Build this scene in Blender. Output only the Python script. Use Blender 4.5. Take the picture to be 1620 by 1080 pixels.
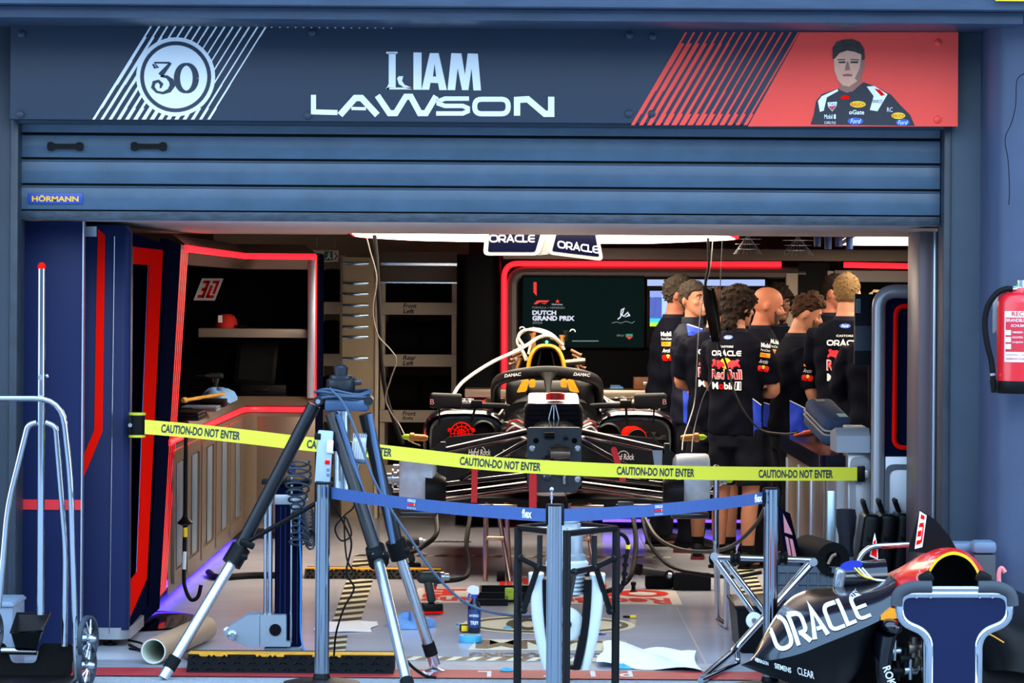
import bpy, bmesh, math, random
from mathutils import Vector, Matrix, Euler
from mathutils.bvhtree import BVHTree
random.seed(7)
PI = math.pi
SC = bpy.context.scene
COL = SC.collection
for o in list(bpy.data.objects):
    bpy.data.objects.remove(o)

FPX, EYE, HZ, ROLL = 5700.0, 1.75, 460.0, 0.0068
cam_d = bpy.data.cameras.new('camera'); cam = bpy.data.objects.new('camera', cam_d); COL.objects.link(cam)
cam_d.sensor_width = 36.0; cam_d.sensor_fit = 'HORIZONTAL'; cam_d.lens = FPX * 36.0 / 1620.0
cam_d.shift_y = -(540.0 - HZ) / 1620.0
cam_d.clip_end = 200; cam_d.clip_start = 0.5
cam.matrix_world = Matrix.Translation((0, 0, EYE)) @ Matrix.Rotation(PI / 2, 4, 'X') @ Matrix.Rotation(ROLL, 4, 'Z')
SC.camera = cam

SC.view_settings.view_transform = 'Standard'; SC.view_settings.look = 'None'
SC.view_settings.gamma = 1.0; SC.view_settings.use_curve_mapping = False
SC.view_settings.exposure = 0.6
world = bpy.data.worlds.new('world'); SC.world = world; world.use_nodes = True
wn = world.node_tree.nodes; wl = world.node_tree.links
bg = wn['Background']
tc = wn.new('ShaderNodeTexCoord'); sx = wn.new('ShaderNodeSeparateXYZ'); wr = wn.new('ShaderNodeValToRGB')
wl.new(tc.outputs['Generated'], sx.inputs[0]); wl.new(sx.outputs['Z'], wr.inputs[0]); wl.new(wr.outputs[0], bg.inputs[0])
wr.color_ramp.elements[0].position = 0.0; wr.color_ramp.elements[0].color = (0.66, 0.83, 1.0, 1)
wr.color_ramp.elements[1].position = 0.9; wr.color_ramp.elements[1].color = (0.36, 0.63, 1.0, 1)
bg.inputs[1].default_value = 2.9
sun_d = bpy.data.lights.new('sun', 'SUN'); sun_d.energy = 0.4; sun_d.angle = 0.5; sun_d.color = (1.0, 0.97, 0.92)
sun = bpy.data.objects.new('sun', sun_d); COL.objects.link(sun)
sun.rotation_euler = (math.radians(58), 0, math.radians(14))

def area(name, loc, sx_, sy_, power, color, rot=(0, 0, 0)):
    d = bpy.data.lights.new(name, 'AREA'); d.shape = 'RECTANGLE'; d.size = sx_; d.size_y = sy_; d.energy = power; d.color = color
    o = bpy.data.objects.new(name, d); COL.objects.link(o); o.location = loc; o.rotation_euler = rot
    return o

def lev(px, py):
    u, v = px - 810.0, py - HZ
    return u + v * ROLL, v - u * ROLL
def W(px, py, Y):
    u, v = lev(px, py)
    return Vector((u * Y / FPX, Y, EYE - v * Y / FPX))
def WX(px, py, Y): return W(px, py, Y).x
def WZ(px, py, Y): return W(px, py, Y).z
def GR(px, py):
    u, v = lev(px, py); Y = EYE * FPX / v
    return Vector((u * Y / FPX, Y, 0.0))

def lin(c):
    c = c / 255.0
    return c / 12.92 if c <= 0.04045 else ((c + 0.055) / 1.055) ** 2.4
def rgb(r, g, b): return (lin(r), lin(g), lin(b), 1.0)
MATS = {}
def mat(name, col, rough=0.5, metal=0.0, noise=0.0, scale=8.0, bump=0.0, coat=0.0, emit=None, es=0.0, col2=None, spec=0.5, sheen=0.0, stretch=None, rnoise=0.0, trans=0.0):
    if name in MATS: return MATS[name]
    m = bpy.data.materials.new(name); m.use_nodes = True; MATS[name] = m
    if max(col) <= 34 and spec == 0.5 and not coat and not metal: spec = 0.13
    nt = m.node_tree; p = nt.nodes['Principled BSDF']
    p.inputs['Roughness'].default_value = rough; p.inputs['Metallic'].default_value = metal
    p.inputs['Coat Weight'].default_value = coat; p.inputs['Coat Roughness'].default_value = 0.06
    p.inputs['Specular IOR Level'].default_value = spec
    if trans: p.inputs['Transmission Weight'].default_value = trans
    if sheen: p.inputs['Sheen Weight'].default_value = sheen
    c = rgb(*col)
    p.inputs['Base Color'].default_value = c
    if emit is not None:
        p.inputs['Emission Color'].default_value = rgb(*emit); p.inputs['Emission Strength'].default_value = es
    if noise or bump or rnoise:
        t = nt.nodes.new('ShaderNodeTexCoord'); mp = nt.nodes.new('ShaderNodeMapping'); n = nt.nodes.new('ShaderNodeTexNoise')
        n.inputs['Scale'].default_value = scale; n.inputs['Detail'].default_value = 6.0; n.inputs['Roughness'].default_value = 0.6
        if stretch: mp.inputs['Scale'].default_value = stretch
        nt.links.new(t.outputs['Object'], mp.inputs[0]); nt.links.new(mp.outputs[0], n.inputs['Vector'])
        if noise:
            r = nt.nodes.new('ShaderNodeValToRGB'); nt.links.new(n.outputs['Fac'], r.inputs[0])
            r.color_ramp.elements[0].position = 0.32; r.color_ramp.elements[1].position = 0.68
            c2 = rgb(*col2) if col2 else tuple(min(1, x * (1 + noise)) for x in c[:3]) + (1,)
            c1 = c if col2 else tuple(x * (1 - noise) for x in c[:3]) + (1,)
            r.color_ramp.elements[0].color = c1; r.color_ramp.elements[1].color = c2
            nt.links.new(r.outputs[0], p.inputs['Base Color'])
        if rnoise:
            mr = nt.nodes.new('ShaderNodeMapRange'); nt.links.new(n.outputs['Fac'], mr.inputs[0])
            mr.inputs[3].default_value = max(0.02, rough - rnoise); mr.inputs[4].default_value = min(1, rough + rnoise)
            nt.links.new(mr.outputs[0], p.inputs['Roughness'])
        if bump:
            b = nt.nodes.new('ShaderNodeBump'); b.inputs['Strength'].default_value = bump; b.inputs['Distance'].default_value = 0.01
            nt.links.new(n.outputs['Fac'], b.inputs['Height']); nt.links.new(b.outputs[0], p.inputs['Normal'])
    return m
def glow(name, col, s):
    return mat(name, col, rough=0.4, emit=col, es=s)

ORG = {}
def tag(o, label=None, cat=None, group=None, kind=None):
    if label: o['label'] = label
    if cat: o['category'] = cat
    if group: o['group'] = group
    if kind: o['kind'] = kind
    return o
def thing(name, label, cat, loc=(0, 0, 0), group=None, kind=None):
    o = bpy.data.objects.new(name, None); COL.objects.link(o); o.empty_display_size = 0.05
    o.location = loc; ORG[o.name] = Vector(loc)
    return tag(o, label, cat, group, kind)
def link_mesh(name, me, m, parent=None, shift=True, origin=None):
    """me in world coordinates; linked under parent (or top-level with its origin at the base)"""
    if parent is not None: org = ORG[parent.name]
    elif origin is not None: org = Vector(origin)
    else:
        xs = [v.co for v in me.vertices]
        org = Vector((sum(c.x for c in xs) / len(xs), sum(c.y for c in xs) / len(xs), min(c.z for c in xs)))
    me.transform(Matrix.Translation(-org))
    o = bpy.data.objects.new(name, me); COL.objects.link(o)
    if m is not None:
        for q in (m if isinstance(m, (list, tuple)) else [m]): me.materials.append(q)
    if parent is not None: o.parent = parent
    else: o.location = org
    ORG[o.name] = org
    return o

class B:
    def __init__(s): s.v = []; s.f = []; s.mi = []; s.cur = 0
    def add(s, vs, fs):
        k = len(s.v); s.v += [tuple(v) for v in vs]
        for f in fs: s.f.append(tuple(i + k for i in f)); s.mi.append(s.cur)
        return s
    def bm(s, bm, M=None):
        bm.verts.index_update(); 
        s.add([(M @ v.co) if M else v.co for v in bm.verts], [[v.index for v in f.verts] for f in bm.faces]); bm.free(); return s
    def obox(s, c, size, rot=None, bev=0.0, seg=2):
        M = Matrix.Translation(Vector(c))
        if rot is not None: M = M @ (rot.to_4x4() if isinstance(rot, Matrix) else Euler(rot).to_matrix().to_4x4())
        x, y, z = [q / 2 for q in size]
        if bev <= 0:
            vs = [(a * x, b * y, cc * z) for a in (-1, 1) for b in (-1, 1) for cc in (-1, 1)]
            return s.add([M @ Vector(v) for v in vs], [(0, 1, 3, 2), (4, 6, 7, 5), (0, 4, 5, 1), (2, 3, 7, 6), (0, 2, 6, 4), (1, 5, 7, 3)])
        bm = bmesh.new(); bmesh.ops.create_cube(bm, size=1.0)
        for v in bm.verts: v.co = Vector((v.co.x * size[0], v.co.y * size[1], v.co.z * size[2]))
        bmesh.ops.bevel(bm, geom=bm.edges[:], offset=min(bev, min(size) * 0.49), segments=seg, affect='EDGES', profile=0.5)
        return s.bm(bm, M)
    def box(s, x0, x1, y0, y1, z0, z1, bev=0.0, seg=2):
        return s.obox(((x0 + x1) / 2, (y0 + y1) / 2, (z0 + z1) / 2), (abs(x1 - x0), abs(y1 - y0), abs(z1 - z0)), None, bev, seg)
    def loft(s, rings, cap=True, closed=True):
        n = len(rings[0]); vs = [p for r in rings for p in r]; fs = []
        for i in range(len(rings) - 1):
            for j in range(n if closed else n - 1):
                a = i * n + j; b = i * n + (j + 1) % n
                fs.append((a, b, b + n, a + n))
        if cap and closed: fs.append(tuple(range(n - 1, -1, -1))); fs.append(tuple(range((len(rings) - 1) * n, len(rings) * n)))
        return s.add(vs, fs)
    def tube(s, pts, r, n=8, closed=False, cap=True, sq=None):
        pts = [Vector(p) for p in pts]; N = len(pts)
        rr = r if isinstance(r, (list, tuple)) else [r] * N
        tang = []
        for i in range(N):
            a = pts[i - 1] if (i > 0 or closed) else pts[i]; b = pts[(i + 1) % N] if (i < N - 1 or closed) else pts[i]
            t = (b - a); tang.append(t.normalized() if t.length > 1e-9 else Vector((0, 0, 1)))
        up = Vector((0, 0, 1)) if abs(tang[0].z) < 0.9 else Vector((1, 0, 0))
        nrm = tang[0].cross(up).normalized(); rings = []
        for i in range(N):
            nrm = (nrm - tang[i] * nrm.dot(tang[i]))
            nrm = nrm.normalized() if nrm.length > 1e-6 else tang[i].orthogonal().normalized()
            bn = tang[i].cross(nrm); R = rr[i]
            a0, b0 = (R, R) if sq is None else (R * sq[0], R * sq[1])
            rings.append([pts[i] + nrm * (a0 * math.cos(2 * PI * k / n)) + bn * (b0 * math.sin(2 * PI * k / n)) for k in range(n)])
        if closed: rings.append(rings[0]); return s.loft(rings, cap=False)
        return s.loft(rings, cap)
    def cyl(s, p0, p1, r, r2=None, n=16, cap=True):
        return s.tube([p0, p1], [r, r if r2 is None else r2], n, cap=cap)
    def lathe(s, prof, o=(0, 0, 0), ax=(0, 0, 1), n=20, cap=True, arc=(0, 2 * PI)):
        o = Vector(o); ax = Vector(ax).normalized(); u = ax.orthogonal().normalized(); w = ax.cross(u)
        rings = [[o + ax * h + (u * math.cos(2 * PI * k / n) + w * math.sin(2 * PI * k / n)) * max(r, 1e-4) for k in range(n)] for r, h in prof]
        return s.loft(rings, cap)
    def sph(s, c, r, n=14, m=9, rot=None):
        r = (r, r, r) if not isinstance(r, (tuple, list)) else r
        M = Matrix.Translation(Vector(c)) @ (Euler(rot).to_matrix().to_4x4() if rot is not None and not isinstance(rot, Matrix) else (rot.to_4x4() if rot is not None else Matrix()))
        rings = []
        for i in range(m + 1):
            ph = PI * (0.02 + 0.96 * i / m)
            rings.append([M @ Vector((r[0] * math.sin(ph) * math.cos(2 * PI * k / n), r[1] * math.sin(ph) * math.sin(2 * PI * k / n), -r[2] * math.cos(ph))) for k in range(n)])
        return s.loft(rings)
    def prism(s, poly, o, ax, bx, d):
        """polygon (a,b) in the plane o + a*ax + b*bx, from the plane to plane + d (vector)"""
        o = Vector(o); ax = Vector(ax); bx = Vector(bx); d = Vector(d); n = len(poly)
        p0 = [o + ax * a + bx * b for a, b in poly]; p1 = [p + d for p in p0]
        return s.add(p0 + p1, [tuple(range(n - 1, -1, -1)), tuple(range(n, 2 * n))] + [(i, (i + 1) % n, n + (i + 1) % n, n + i) for i in range(n)])
    def frame(s, outer, inner, o, ax, bx, d):
        """ring between two polygons with the same point count, extruded by d"""
        o = Vector(o); ax = Vector(ax); bx = Vector(bx); d = Vector(d); n = len(outer)
        P = lambda q: o + ax * q[0] + bx * q[1]
        vs = [P(q) for q in outer] + [P(q) for q in inner]; vs += [v + d for v in vs]; fs = []
        for i in range(n):
            j = (i + 1) % n
            fs += [(i, j, n + j, n + i), (2 * n + i, 3 * n + i, 3 * n + j, 2 * n + j), (i, 2 * n + i, 2 * n + j, j), (n + i, n + j, 3 * n + j, 3 * n + i)]
        return s.add(vs, fs)
    def grid(s, rows):
        return s.loft(rows, cap=False, closed=False)
    def mesh(s, smooth=40):
        me = bpy.data.meshes.new('m'); me.from_pydata(s.v, [], s.f)
        if any(s.mi): me.polygons.foreach_set('material_index', s.mi)
        bm = bmesh.new(); bm.from_mesh(me); bmesh.ops.recalc_face_normals(bm, faces=bm.faces[:]); bm.to_mesh(me); bm.free()
        if smooth: me.shade_smooth(); me.set_sharp_from_angle(angle=math.radians(smooth))
        return me
    def build(s, name, m, parent=None, smooth=40, origin=None):
        return link_mesh(name, s.mesh(smooth), m, parent, origin=origin)
def one(b, name, m, label, cat, group=None, kind=None, smooth=40):
    return tag(b.build(name, m, None, smooth), label, cat, group, kind)

def smooth_path(pts, k=6, closed=False):
    pts = [Vector(p) for p in pts]; N = len(pts); out = []
    rng = range(N) if closed else range(N - 1)
    for i in rng:
        p1, p2 = pts[i], pts[(i + 1) % N]
        p0 = pts[i - 1] if (i > 0 or closed) else p1 + (p1 - p2); p3 = pts[(i + 2) % N] if (i < N - 2 or closed) else p2 + (p2 - p1)
        for j in range(k):
            t = j / k
            out.append(0.5 * ((2 * p1) + (p2 - p0) * t + (2 * p0 - 5 * p1 + 4 * p2 - p3) * t * t + (3 * p1 - p0 - 3 * p2 + p3) * t ** 3))
    if not closed: out.append(pts[-1])
    return out
def round_poly(pts, r, k=5, closed=True):
    """fillet the corners of a polyline (2-D tuples or 3-D vectors)"""
    P = [Vector(p) for p in pts]; n = len(P); out = []
    rr = r if isinstance(r, (list, tuple)) else [r] * n
    for i in range(n):
        if not closed and i in (0, n - 1): out.append(P[i]); continue
        a, b, c = P[i - 1], P[i], P[(i + 1) % n]
        if rr[i] <= 0: out.append(b); continue
        d1 = (a - b); d2 = (c - b); l = min(rr[i], d1.length * 0.49, d2.length * 0.49)
        s0 = b + d1.normalized() * l; s1 = b + d2.normalized() * l
        for j in range(k + 1):
            t = j / k; out.append((s0 * (1 - t) ** 2) + (b * 2 * t * (1 - t)) + (s1 * t * t))
    return out
def rrect(x0, x1, y0, y1, r, k=5):
    return [(p.x, p.y) for p in round_poly([(x0, y0), (x1, y0), (x1, y1), (x0, y1)], r, k)]
def ell(cx, cy, rx, ry, n=32):
    return [(cx + rx * math.cos(2 * PI * i / n), cy + ry * math.sin(2 * PI * i / n)) for i in range(n)]

X3, Y3, Z3 = Vector((1, 0, 0)), Vector((0, 1, 0)), Vector((0, 0, 1))
def text_mesh(body, bold=0.0, shear=0.0, spacing=1.0):
    c = bpy.data.curves.new('t', 'FONT'); c.body = body; c.size = 1.0; c.offset = bold; c.shear = shear; c.space_character = spacing
    c.resolution_u = 3
    o = bpy.data.objects.new('t', c)
    me = bpy.data.meshes.new_from_object(o)
    bpy.data.objects.remove(o); bpy.data.curves.remove(c)
    return me
def put_text(body, o, ax, bx, w, h, m, parent, name='lettering', bold=0.0, shear=0.0, spacing=1.0, lift=0.0015, label=None, conform=None, only_w=False):
    """letters fitted into the rectangle o + [0,w]*ax + [0,h]*bx, raised by lift along ax x bx"""
    me = text_mesh(body, bold, shear, spacing)
    xs = [v.co.x for v in me.vertices]; ys = [v.co.y for v in me.vertices]
    x0, x1, y0, y1 = min(xs), max(xs), min(ys), max(ys)
    o = Vector(o); ax = Vector(ax).normalized(); bx = Vector(bx).normalized(); nz = ax.cross(bx)
    kx = w / max(1e-6, x1 - x0); ky = h / max(1e-6, y1 - y0)
    for v in me.vertices: v.co = o + ax * ((v.co.x - x0) * kx) + bx * ((v.co.y - y0) * ky) + nz * lift
    if conform: conform(me)
    ob = link_mesh(name, me, m, parent)
    if label: ob['label'] = label
    return ob
def put_polys(polys, o, ax, bx, m, parent, name='print', lift=0.0015, conform=None, label=None):
    """flat polygons [(a,b),...] on the plane o,ax,bx"""
    me = bpy.data.meshes.new('p'); o = Vector(o); ax = Vector(ax).normalized(); bx = Vector(bx).normalized(); nz = ax.cross(bx)
    vs = []; fs = []
    for p in polys:
        k = len(vs); vs += [tuple(o + ax * a + bx * b + nz * lift) for a, b in p]; fs.append(tuple(range(k, k + len(p))))
    me.from_pydata(vs, [], fs)
    bm = bmesh.new(); bm.from_mesh(me); bmesh.ops.triangulate(bm, faces=bm.faces[:]); bm.to_mesh(me); bm.free()
    if conform: conform(me)
    ob = link_mesh(name, me, m, parent)
    if label: ob['label'] = label
    return ob
def stroke(pts, w, closed=False):
    """a polyline as quads of width w (2-D polygons), mitred"""
    P = [Vector((p[0], p[1])) for p in pts]; n = len(P); L = []; R = []
    for i in range(n):
        a = P[i - 1] if (i > 0 or closed) else None; c = P[(i + 1) % n] if (i < n - 1 or closed) else None
        d1 = (P[i] - a).normalized() if a is not None else None; d2 = (c - P[i]).normalized() if c is not None else None
        if d1 is None: d1 = d2
        if d2 is None: d2 = d1
        n1 = Vector((-d1.y, d1.x)); n2 = Vector((-d2.y, d2.x)); mt = (n1 + n2)
        mt = mt.normalized() if mt.length > 1e-6 else n1
        k = w / 2 / max(0.35, mt.dot(n1)); L.append(P[i] + mt * k); R.append(P[i] - mt * k)
    out = []
    for i in range(n if closed else n - 1):
        j = (i + 1) % n; out.append([tuple(R[i]), tuple(R[j]), tuple(L[j]), tuple(L[i])])
    return out
def arc(cx, cy, rx, ry, a0, a1, n=10):
    return [(cx + rx * math.cos(math.radians(a0 + (a1 - a0) * i / n)), cy + ry * math.sin(math.radians(a0 + (a1 - a0) * i / n))) for i in range(n + 1)]
def oracle(w, h, t=0.16):
    """the wide rounded wordmark as polygons in a w x h box"""
    out = []; g = 0.04; cw = [0.205, 0.165, 0.185, 0.165, 0.12, 0.155]; x = 0; T = t * h
    m = T / 2
    def O(x0, x1): return stroke([(p.x, p.y) for p in round_poly([(x0 + m, m), (x1 - m, m), (x1 - m, h - m), (x0 + m, h - m)], h * 0.45, 6)], T, True)
    xs = []
    for c in cw: xs.append((x * w, (x + c - 0.012) * w)); x += c
    a, b = xs[0]; out += O(a, b)
    a, b = xs[1]; out += stroke([(a + m, 0), (a + m, h - m)], T); out += stroke([(p.x, p.y) for p in round_poly([(a + m, h - m), (b - m, h - m), (b - m, h * 0.36), (a + m + T, h * 0.36)], h * 0.3, 5, False)], T)
    out += stroke([(a + (b - a) * 0.5, h * 0.36), (b - m * 0.5, 0)], T * 1.15)
    a, b = xs[2]; out += stroke([(a + m, 0), ((a + b) / 2, h - m * 0.4), (b - m, 0)], T * 1.1); out += stroke([(a + (b - a) * 0.4, h * 0.3), (a + (b - a) * 0.75, h * 0.3)], T)
    a, b = xs[3]; out += stroke([(p.x, p.y) for p in round_poly([(b, h - m), (a + m, h - m), (a + m, m), (b, m)], h * 0.45, 6, False)], T)
    a, b = xs[4]; out += stroke([(a + m, h), (a + m, m), (b, m)], T)
    a, b = xs[5]; out += stroke([(p.x, p.y) for p in round_poly([(b, h - m), (a + m, h - m), (a + m, m), (b, m)], h * 0.45, 6, False)], T); out += stroke([(a + m, h * 0.5), (b, h * 0.5)], T)
    return out
def split_long(me, L):
    bm = bmesh.new(); bm.from_mesh(me); bmesh.ops.triangulate(bm, faces=bm.faces[:])
    for _ in range(4):
        es = [e for e in bm.edges if e.calc_length() > L]
        if not es: break
        bmesh.ops.subdivide_edges(bm, edges=es, cuts=1); bmesh.ops.triangulate(bm, faces=bm.faces[:])
    bm.to_mesh(me); bm.free()
def conformer(bvh, d, off=0.003, L=0.03):
    off *= 1.8; L *= .7
    """returns a function that drops a flat mesh along d onto a surface"""
    d = Vector(d).normalized()
    def f(me):
        split_long(me, L)
        bad = []
        for v in me.vertices:
            hit = bvh.ray_cast(v.co - d * 0.6, d, 1.6)
            if hit[0] is not None: v.co = hit[0] - d * off
            else: bad.append(v.index)
        if bad and len(bad) < len(me.vertices):
            bm = bmesh.new(); bm.from_mesh(me); bm.verts.ensure_lookup_table(); bmesh.ops.delete(bm, geom=[bm.verts[i] for i in bad], context='VERTS'); bm.to_mesh(me); bm.free()
    return f

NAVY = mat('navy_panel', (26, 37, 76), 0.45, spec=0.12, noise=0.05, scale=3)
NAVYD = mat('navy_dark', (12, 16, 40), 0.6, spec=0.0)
BLACK = mat('black_plastic', (12, 13, 15), 0.45)
BLACKM = mat('black_matte', (7, 8, 10), 0.8)
RUBBER = mat('rubber', (16, 17, 19), 0.7, bump=0.1, scale=60)
REDP = mat('red_paint', (246, 22, 12), 0.6, spec=0.0)
REDLED = glow('red_led', (255, 24, 34), 2.2)
CHROME = mat('chrome', (186, 192, 200), 0.07, 1.0)
STEEL = mat('brushed_steel', (178, 184, 192), 0.28, 1.0, rnoise=0.08, scale=30)
ALU = mat('aluminium', (196, 204, 214), 0.38, 1.0, rnoise=0.06, scale=20)
SILVER = mat('silver_paint', (168, 172, 178), 0.33, 0.55)
BRONZE = mat('champagne_panel', (122, 108, 94), 0.34, 0.5)
WHITE = mat('white_print', (236, 240, 242), 0.55)
WHITEP = mat('white_plastic', (222, 226, 228), 0.4)
YELLOW = mat('yellow_print', (246, 206, 30), 0.5)
GREYP = mat('grey_plastic', (96, 108, 124), 0.5)
CABLE = mat('cable_black', (12, 12, 14), 0.6, spec=0.15)
CARBON = mat('carbon_fibre', (10, 11, 13), 0.3, 0.0, coat=0.4)
YF = 17.0
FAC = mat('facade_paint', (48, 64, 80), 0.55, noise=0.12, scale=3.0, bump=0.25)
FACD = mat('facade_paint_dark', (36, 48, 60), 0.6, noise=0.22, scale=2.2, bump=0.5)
COLM = mat('column_paint', (54, 68, 94), 0.55, noise=0.10, scale=2.5, bump=0.6)
def struct(b, name, m, smooth=40, parent=None):
    o = b.build(name, m, parent, smooth)
    if parent is None: o['kind'] = 'structure'
    return o
ASPH = mat('asphalt', (150, 156, 162), 0.85, noise=0.35, scale=90, bump=0.4)
b = B(); b.box(-45, 45, -32, 16.78, -0.2, -0.004); pit = struct(b, 'floor_pit_lane', ASPH)
b = B(); b.box(-30, 30, -3.3, -3.1, 0, 1.15, .02); struct(b, 'wall_pit_added', mat('added_pit_wall', (120, 124, 130), .7, noise=.1, scale=3))  # unseen low wall behind the camera, added to shape daylight on the facade
b = B(); b.prism([(-17, 0), (-30, 0), (-30, 11), (-28, 11), (-17, 3)], (-45, 0, 0), Y3, Z3, (90, 0, 0)); struct(b, 'wall_grandstand_added', mat('added_grandstand', (92, 98, 108), .8, noise=.4, scale=2))  # added out-of-view mass; blocks low sky so the facade is lit from above
EPOXY = mat('floor_epoxy', (192, 196, 208), 0.16, 0.0, noise=0.05, scale=1.5, rnoise=0.05, spec=0.14)
b = B(); b.box(-6, 6, 16.78, 30, -0.2, 0.0); floor = struct(b, 'floor', EPOXY)

xl = WX(22, 600, YF); xr = WX(1497, 600, YF); zb = WZ(810, 192, YF)
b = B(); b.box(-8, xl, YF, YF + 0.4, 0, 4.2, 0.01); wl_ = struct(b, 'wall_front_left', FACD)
b = B(); b.box(xr, 8, YF, YF + 0.4, 0, 4.2, 0.01); wr_ = struct(b, 'wall_front_right', FAC)
b = B(); b.box(xl, xr, YF, YF + 0.3, WZ(810, 200, YF), 4.2); wt_ = struct(b, 'wall_front_top', FAC)
b = B(); b.box(-6, 6, 30, 30.2, 0, 4); struct(b, 'wall_back', mat('back_wall', (120, 108, 92), 0.7))
b = B(); b.box(-3.6, -3.4, YF + 0.4, 30, 0, 4); struct(b, 'wall_left', mat('side_wall', (40, 40, 44), 0.7))
b = B(); b.box(3.4, 3.6, YF + 0.4, 30, 0, 4); struct(b, 'wall_right', MATS['side_wall'])
b = B(); b.box(-6, 6, YF + 0.3, 30.2, 2.75, 2.95); ceil = struct(b, 'ceiling', mat('ceiling_dark', (46, 44, 44), 0.7))
x0 = WX(1559, 600, 16.75)
b = B(); b.prism([(p.x, p.y) for p in round_poly([(x0, 17.02), (x0, 16.72), (x0 + 0.06, 16.6), (x0 + 0.6, 16.55), (x0 + 1.2, 16.6), (x0 + 1.2, 17.02)], 0.05, 6)], (0, 0, 0), X3, Y3, (0, 0, 4.2))
colr = struct(b, 'trim_column', COLM)
b = B()
pw = smooth_path([W(1622, 115, 16.53), W(1609, 127, 16.53), W(1607, 165, 16.53), W(1600, 195, 16.53), W(1590, 220, 16.53), W(1595, 255, 16.53), W(1597, 300, 16.53), W(1596, 324, 16.53)], 4)
b.tube(pw, 0.0022, 5); one(b, 'loose_wire', CABLE, 'thin black wire dangling on the blue column at right edge', 'wire')
CAN = mat('canopy_steel', (54, 70, 92), 0.4, noise=0.18, scale=4, stretch=(1, 1, 6))
b = B(); b.box(-6, WX(1619, 30, 16.4), 16.4, YF + 0.1, WZ(810, 33, 16.4), WZ(810, 14, 16.4), 0.006); beam = struct(b, 'trim_canopy_beam', CAN)
b = B(); b.box(-6, 6, 16.3, YF + 0.1, WZ(810, 11, 16.3), WZ(810, -60, 16.3), 0.006); struct(b, 'trim_canopy_fascia', CAN)
b = B(); b.box(WX(1575, 0, 16.28), 3.5, 16.26, 16.29, WZ(1600, 2, 16.28), WZ(1600, -40, 16.28)); struct(b, 'trim_yellow_sign_edge', YELLOW)

YB = 16.9
def FB(px, py): return W(px, py, YB)
bx0, bx1, bz0, bz1 = WX(16, 115, YB), WX(1516, 125, YB), WZ(810, 194, YB), WZ(810, 45, YB)
BAN = mat('banner_navy', (34, 48, 66), 0.5, noise=0.05, scale=2)
RED_B = mat('banner_red', (244, 66, 50), 0.5, noise=0.04, scale=2)
banner = thing('name_banner', 'long dark blue name board with white letters and red right end above the door', 'sign', ((bx0 + bx1) / 2, YB, bz0))
b = B(); b.box(bx0, bx1, YB, YF - 0.005, bz0, bz1, 0.004); b.build('board', BAN, banner)
FR = (0, YB - 0.001, 0)
def wp(px, py, Y=YB):
    q = W(px, py, Y); return (q.x, q.z)
put_polys([[wp(1183, 200), wp(1515, 200), wp(1516, 51), wp(1266, 51)]], FR, X3, Z3, RED_B, banner, 'red_panel', 0.001)
def slanted(x_lo, x_hi, mtl, wmin, wmax, seed, xt_off, y_t, y_b, grow):
    rows = 5; polys = []
    for k in range(rows):
        ya = y_t + (y_b - y_t) * [0, .12, .375, .63, .88][k]; yb2 = y_t + (y_b - y_t) * [.12, .375, .63, .88, 1.0][k]
        n = 15
        for i in range(n):
            f = i / (n - 1)
            w = wmin + (wmax - wmin) * grow(f, k)
            xa = x_lo + (x_hi - x_lo) * f + xt_off * (1 - (ya - y_t) / (y_b - y_t)); xb = x_lo + (x_hi - x_lo) * f + xt_off * (1 - (yb2 - y_t) / (y_b - y_t))
            polys.append([wp(xb, yb2), wp(xb + w, yb2), wp(xa + w, ya), wp(xa, ya)])
    put_polys(polys, FR, X3, Z3, mtl, banner, 'slanted_stripes', 0.0016)
slanted(146, 328, WHITE, 2.6, 8, 1, 92, 41, 189, lambda f, k: max(0, [0.1, .5 - f, .7 - f, .5 - .4 * f, .3 + .5 * math.sin(f * PI)][k]))
slanted(998, 1176, RED_B, 3.0, 10, 2, 86, 51, 198, lambda f, k: max(0, [0.05, .9 - 1.6 * f, .8 - 1.2 * f, .6 - .6 * f, .4 + .5 * math.sin(f * PI)][k]))
c30 = wp(278, 121.5); R30 = 62.5 * YB / FPX
put_polys([ell(c30[0], c30[1], R30, R30, 48)], FR, X3, Z3, WHITE, banner, 'number_disc', 0.002)
ring = stroke(ell(c30[0], c30[1], R30 * 0.85, R30 * 0.85, 48), R30 * 0.10, True)
put_polys(ring, FR, X3, Z3, BAN, banner, 'disc_ring', 0.0025)
u = YB / FPX
def g30(x, y): return (c30[0] + x * u, c30[1] - y * u)
def thick(pts, ws):
    V = [Vector(p) for p in pts]; N = []
    for i in range(len(V)):
        d = (V[min(i + 1, len(V) - 1)] - V[max(i - 1, 0)]).normalized(); N.append(Vector((-d.y, d.x)))
    return [[tuple(V[i] - N[i] * ws[i] / 2), tuple(V[i + 1] - N[i + 1] * ws[i + 1] / 2), tuple(V[i + 1] + N[i + 1] * ws[i + 1] / 2), tuple(V[i] + N[i] * ws[i] / 2)] for i in range(len(V) - 1)]
three = [thick([g30(x, y) for x, y in q], [w * u for w in ws]) for q, ws in [
    ([(-36, -20), (-33, -14), (-28, -14), (-34, -22), (-10, -22)], [3, 4, 4, 3, 3]), ([(-8, -22), (-24, -2)], [4, 9]),
    ([(-24, -1), (-14, 0), (-7, 6), (-5, 14), (-10, 22), (-20, 26), (-30, 24), (-36, 17), (-34, 9), (-27, 7), (-22, 12), (-24, 18)], [3, 5, 8, 9, 7, 4, 4, 6, 6, 5, 6, 3])]]
ty = arc(17, 2, 15, 22, 0, 360, 28)
zero = thick([g30(x, y) for x, y in ty], [(4 + 6 * abs(math.cos(2 * PI * i / 28))) * u for i in range(29)])
put_polys(sum(three, []) + zero, FR, X3, Z3, BAN, banner, 'number_30', 0.003)
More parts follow.
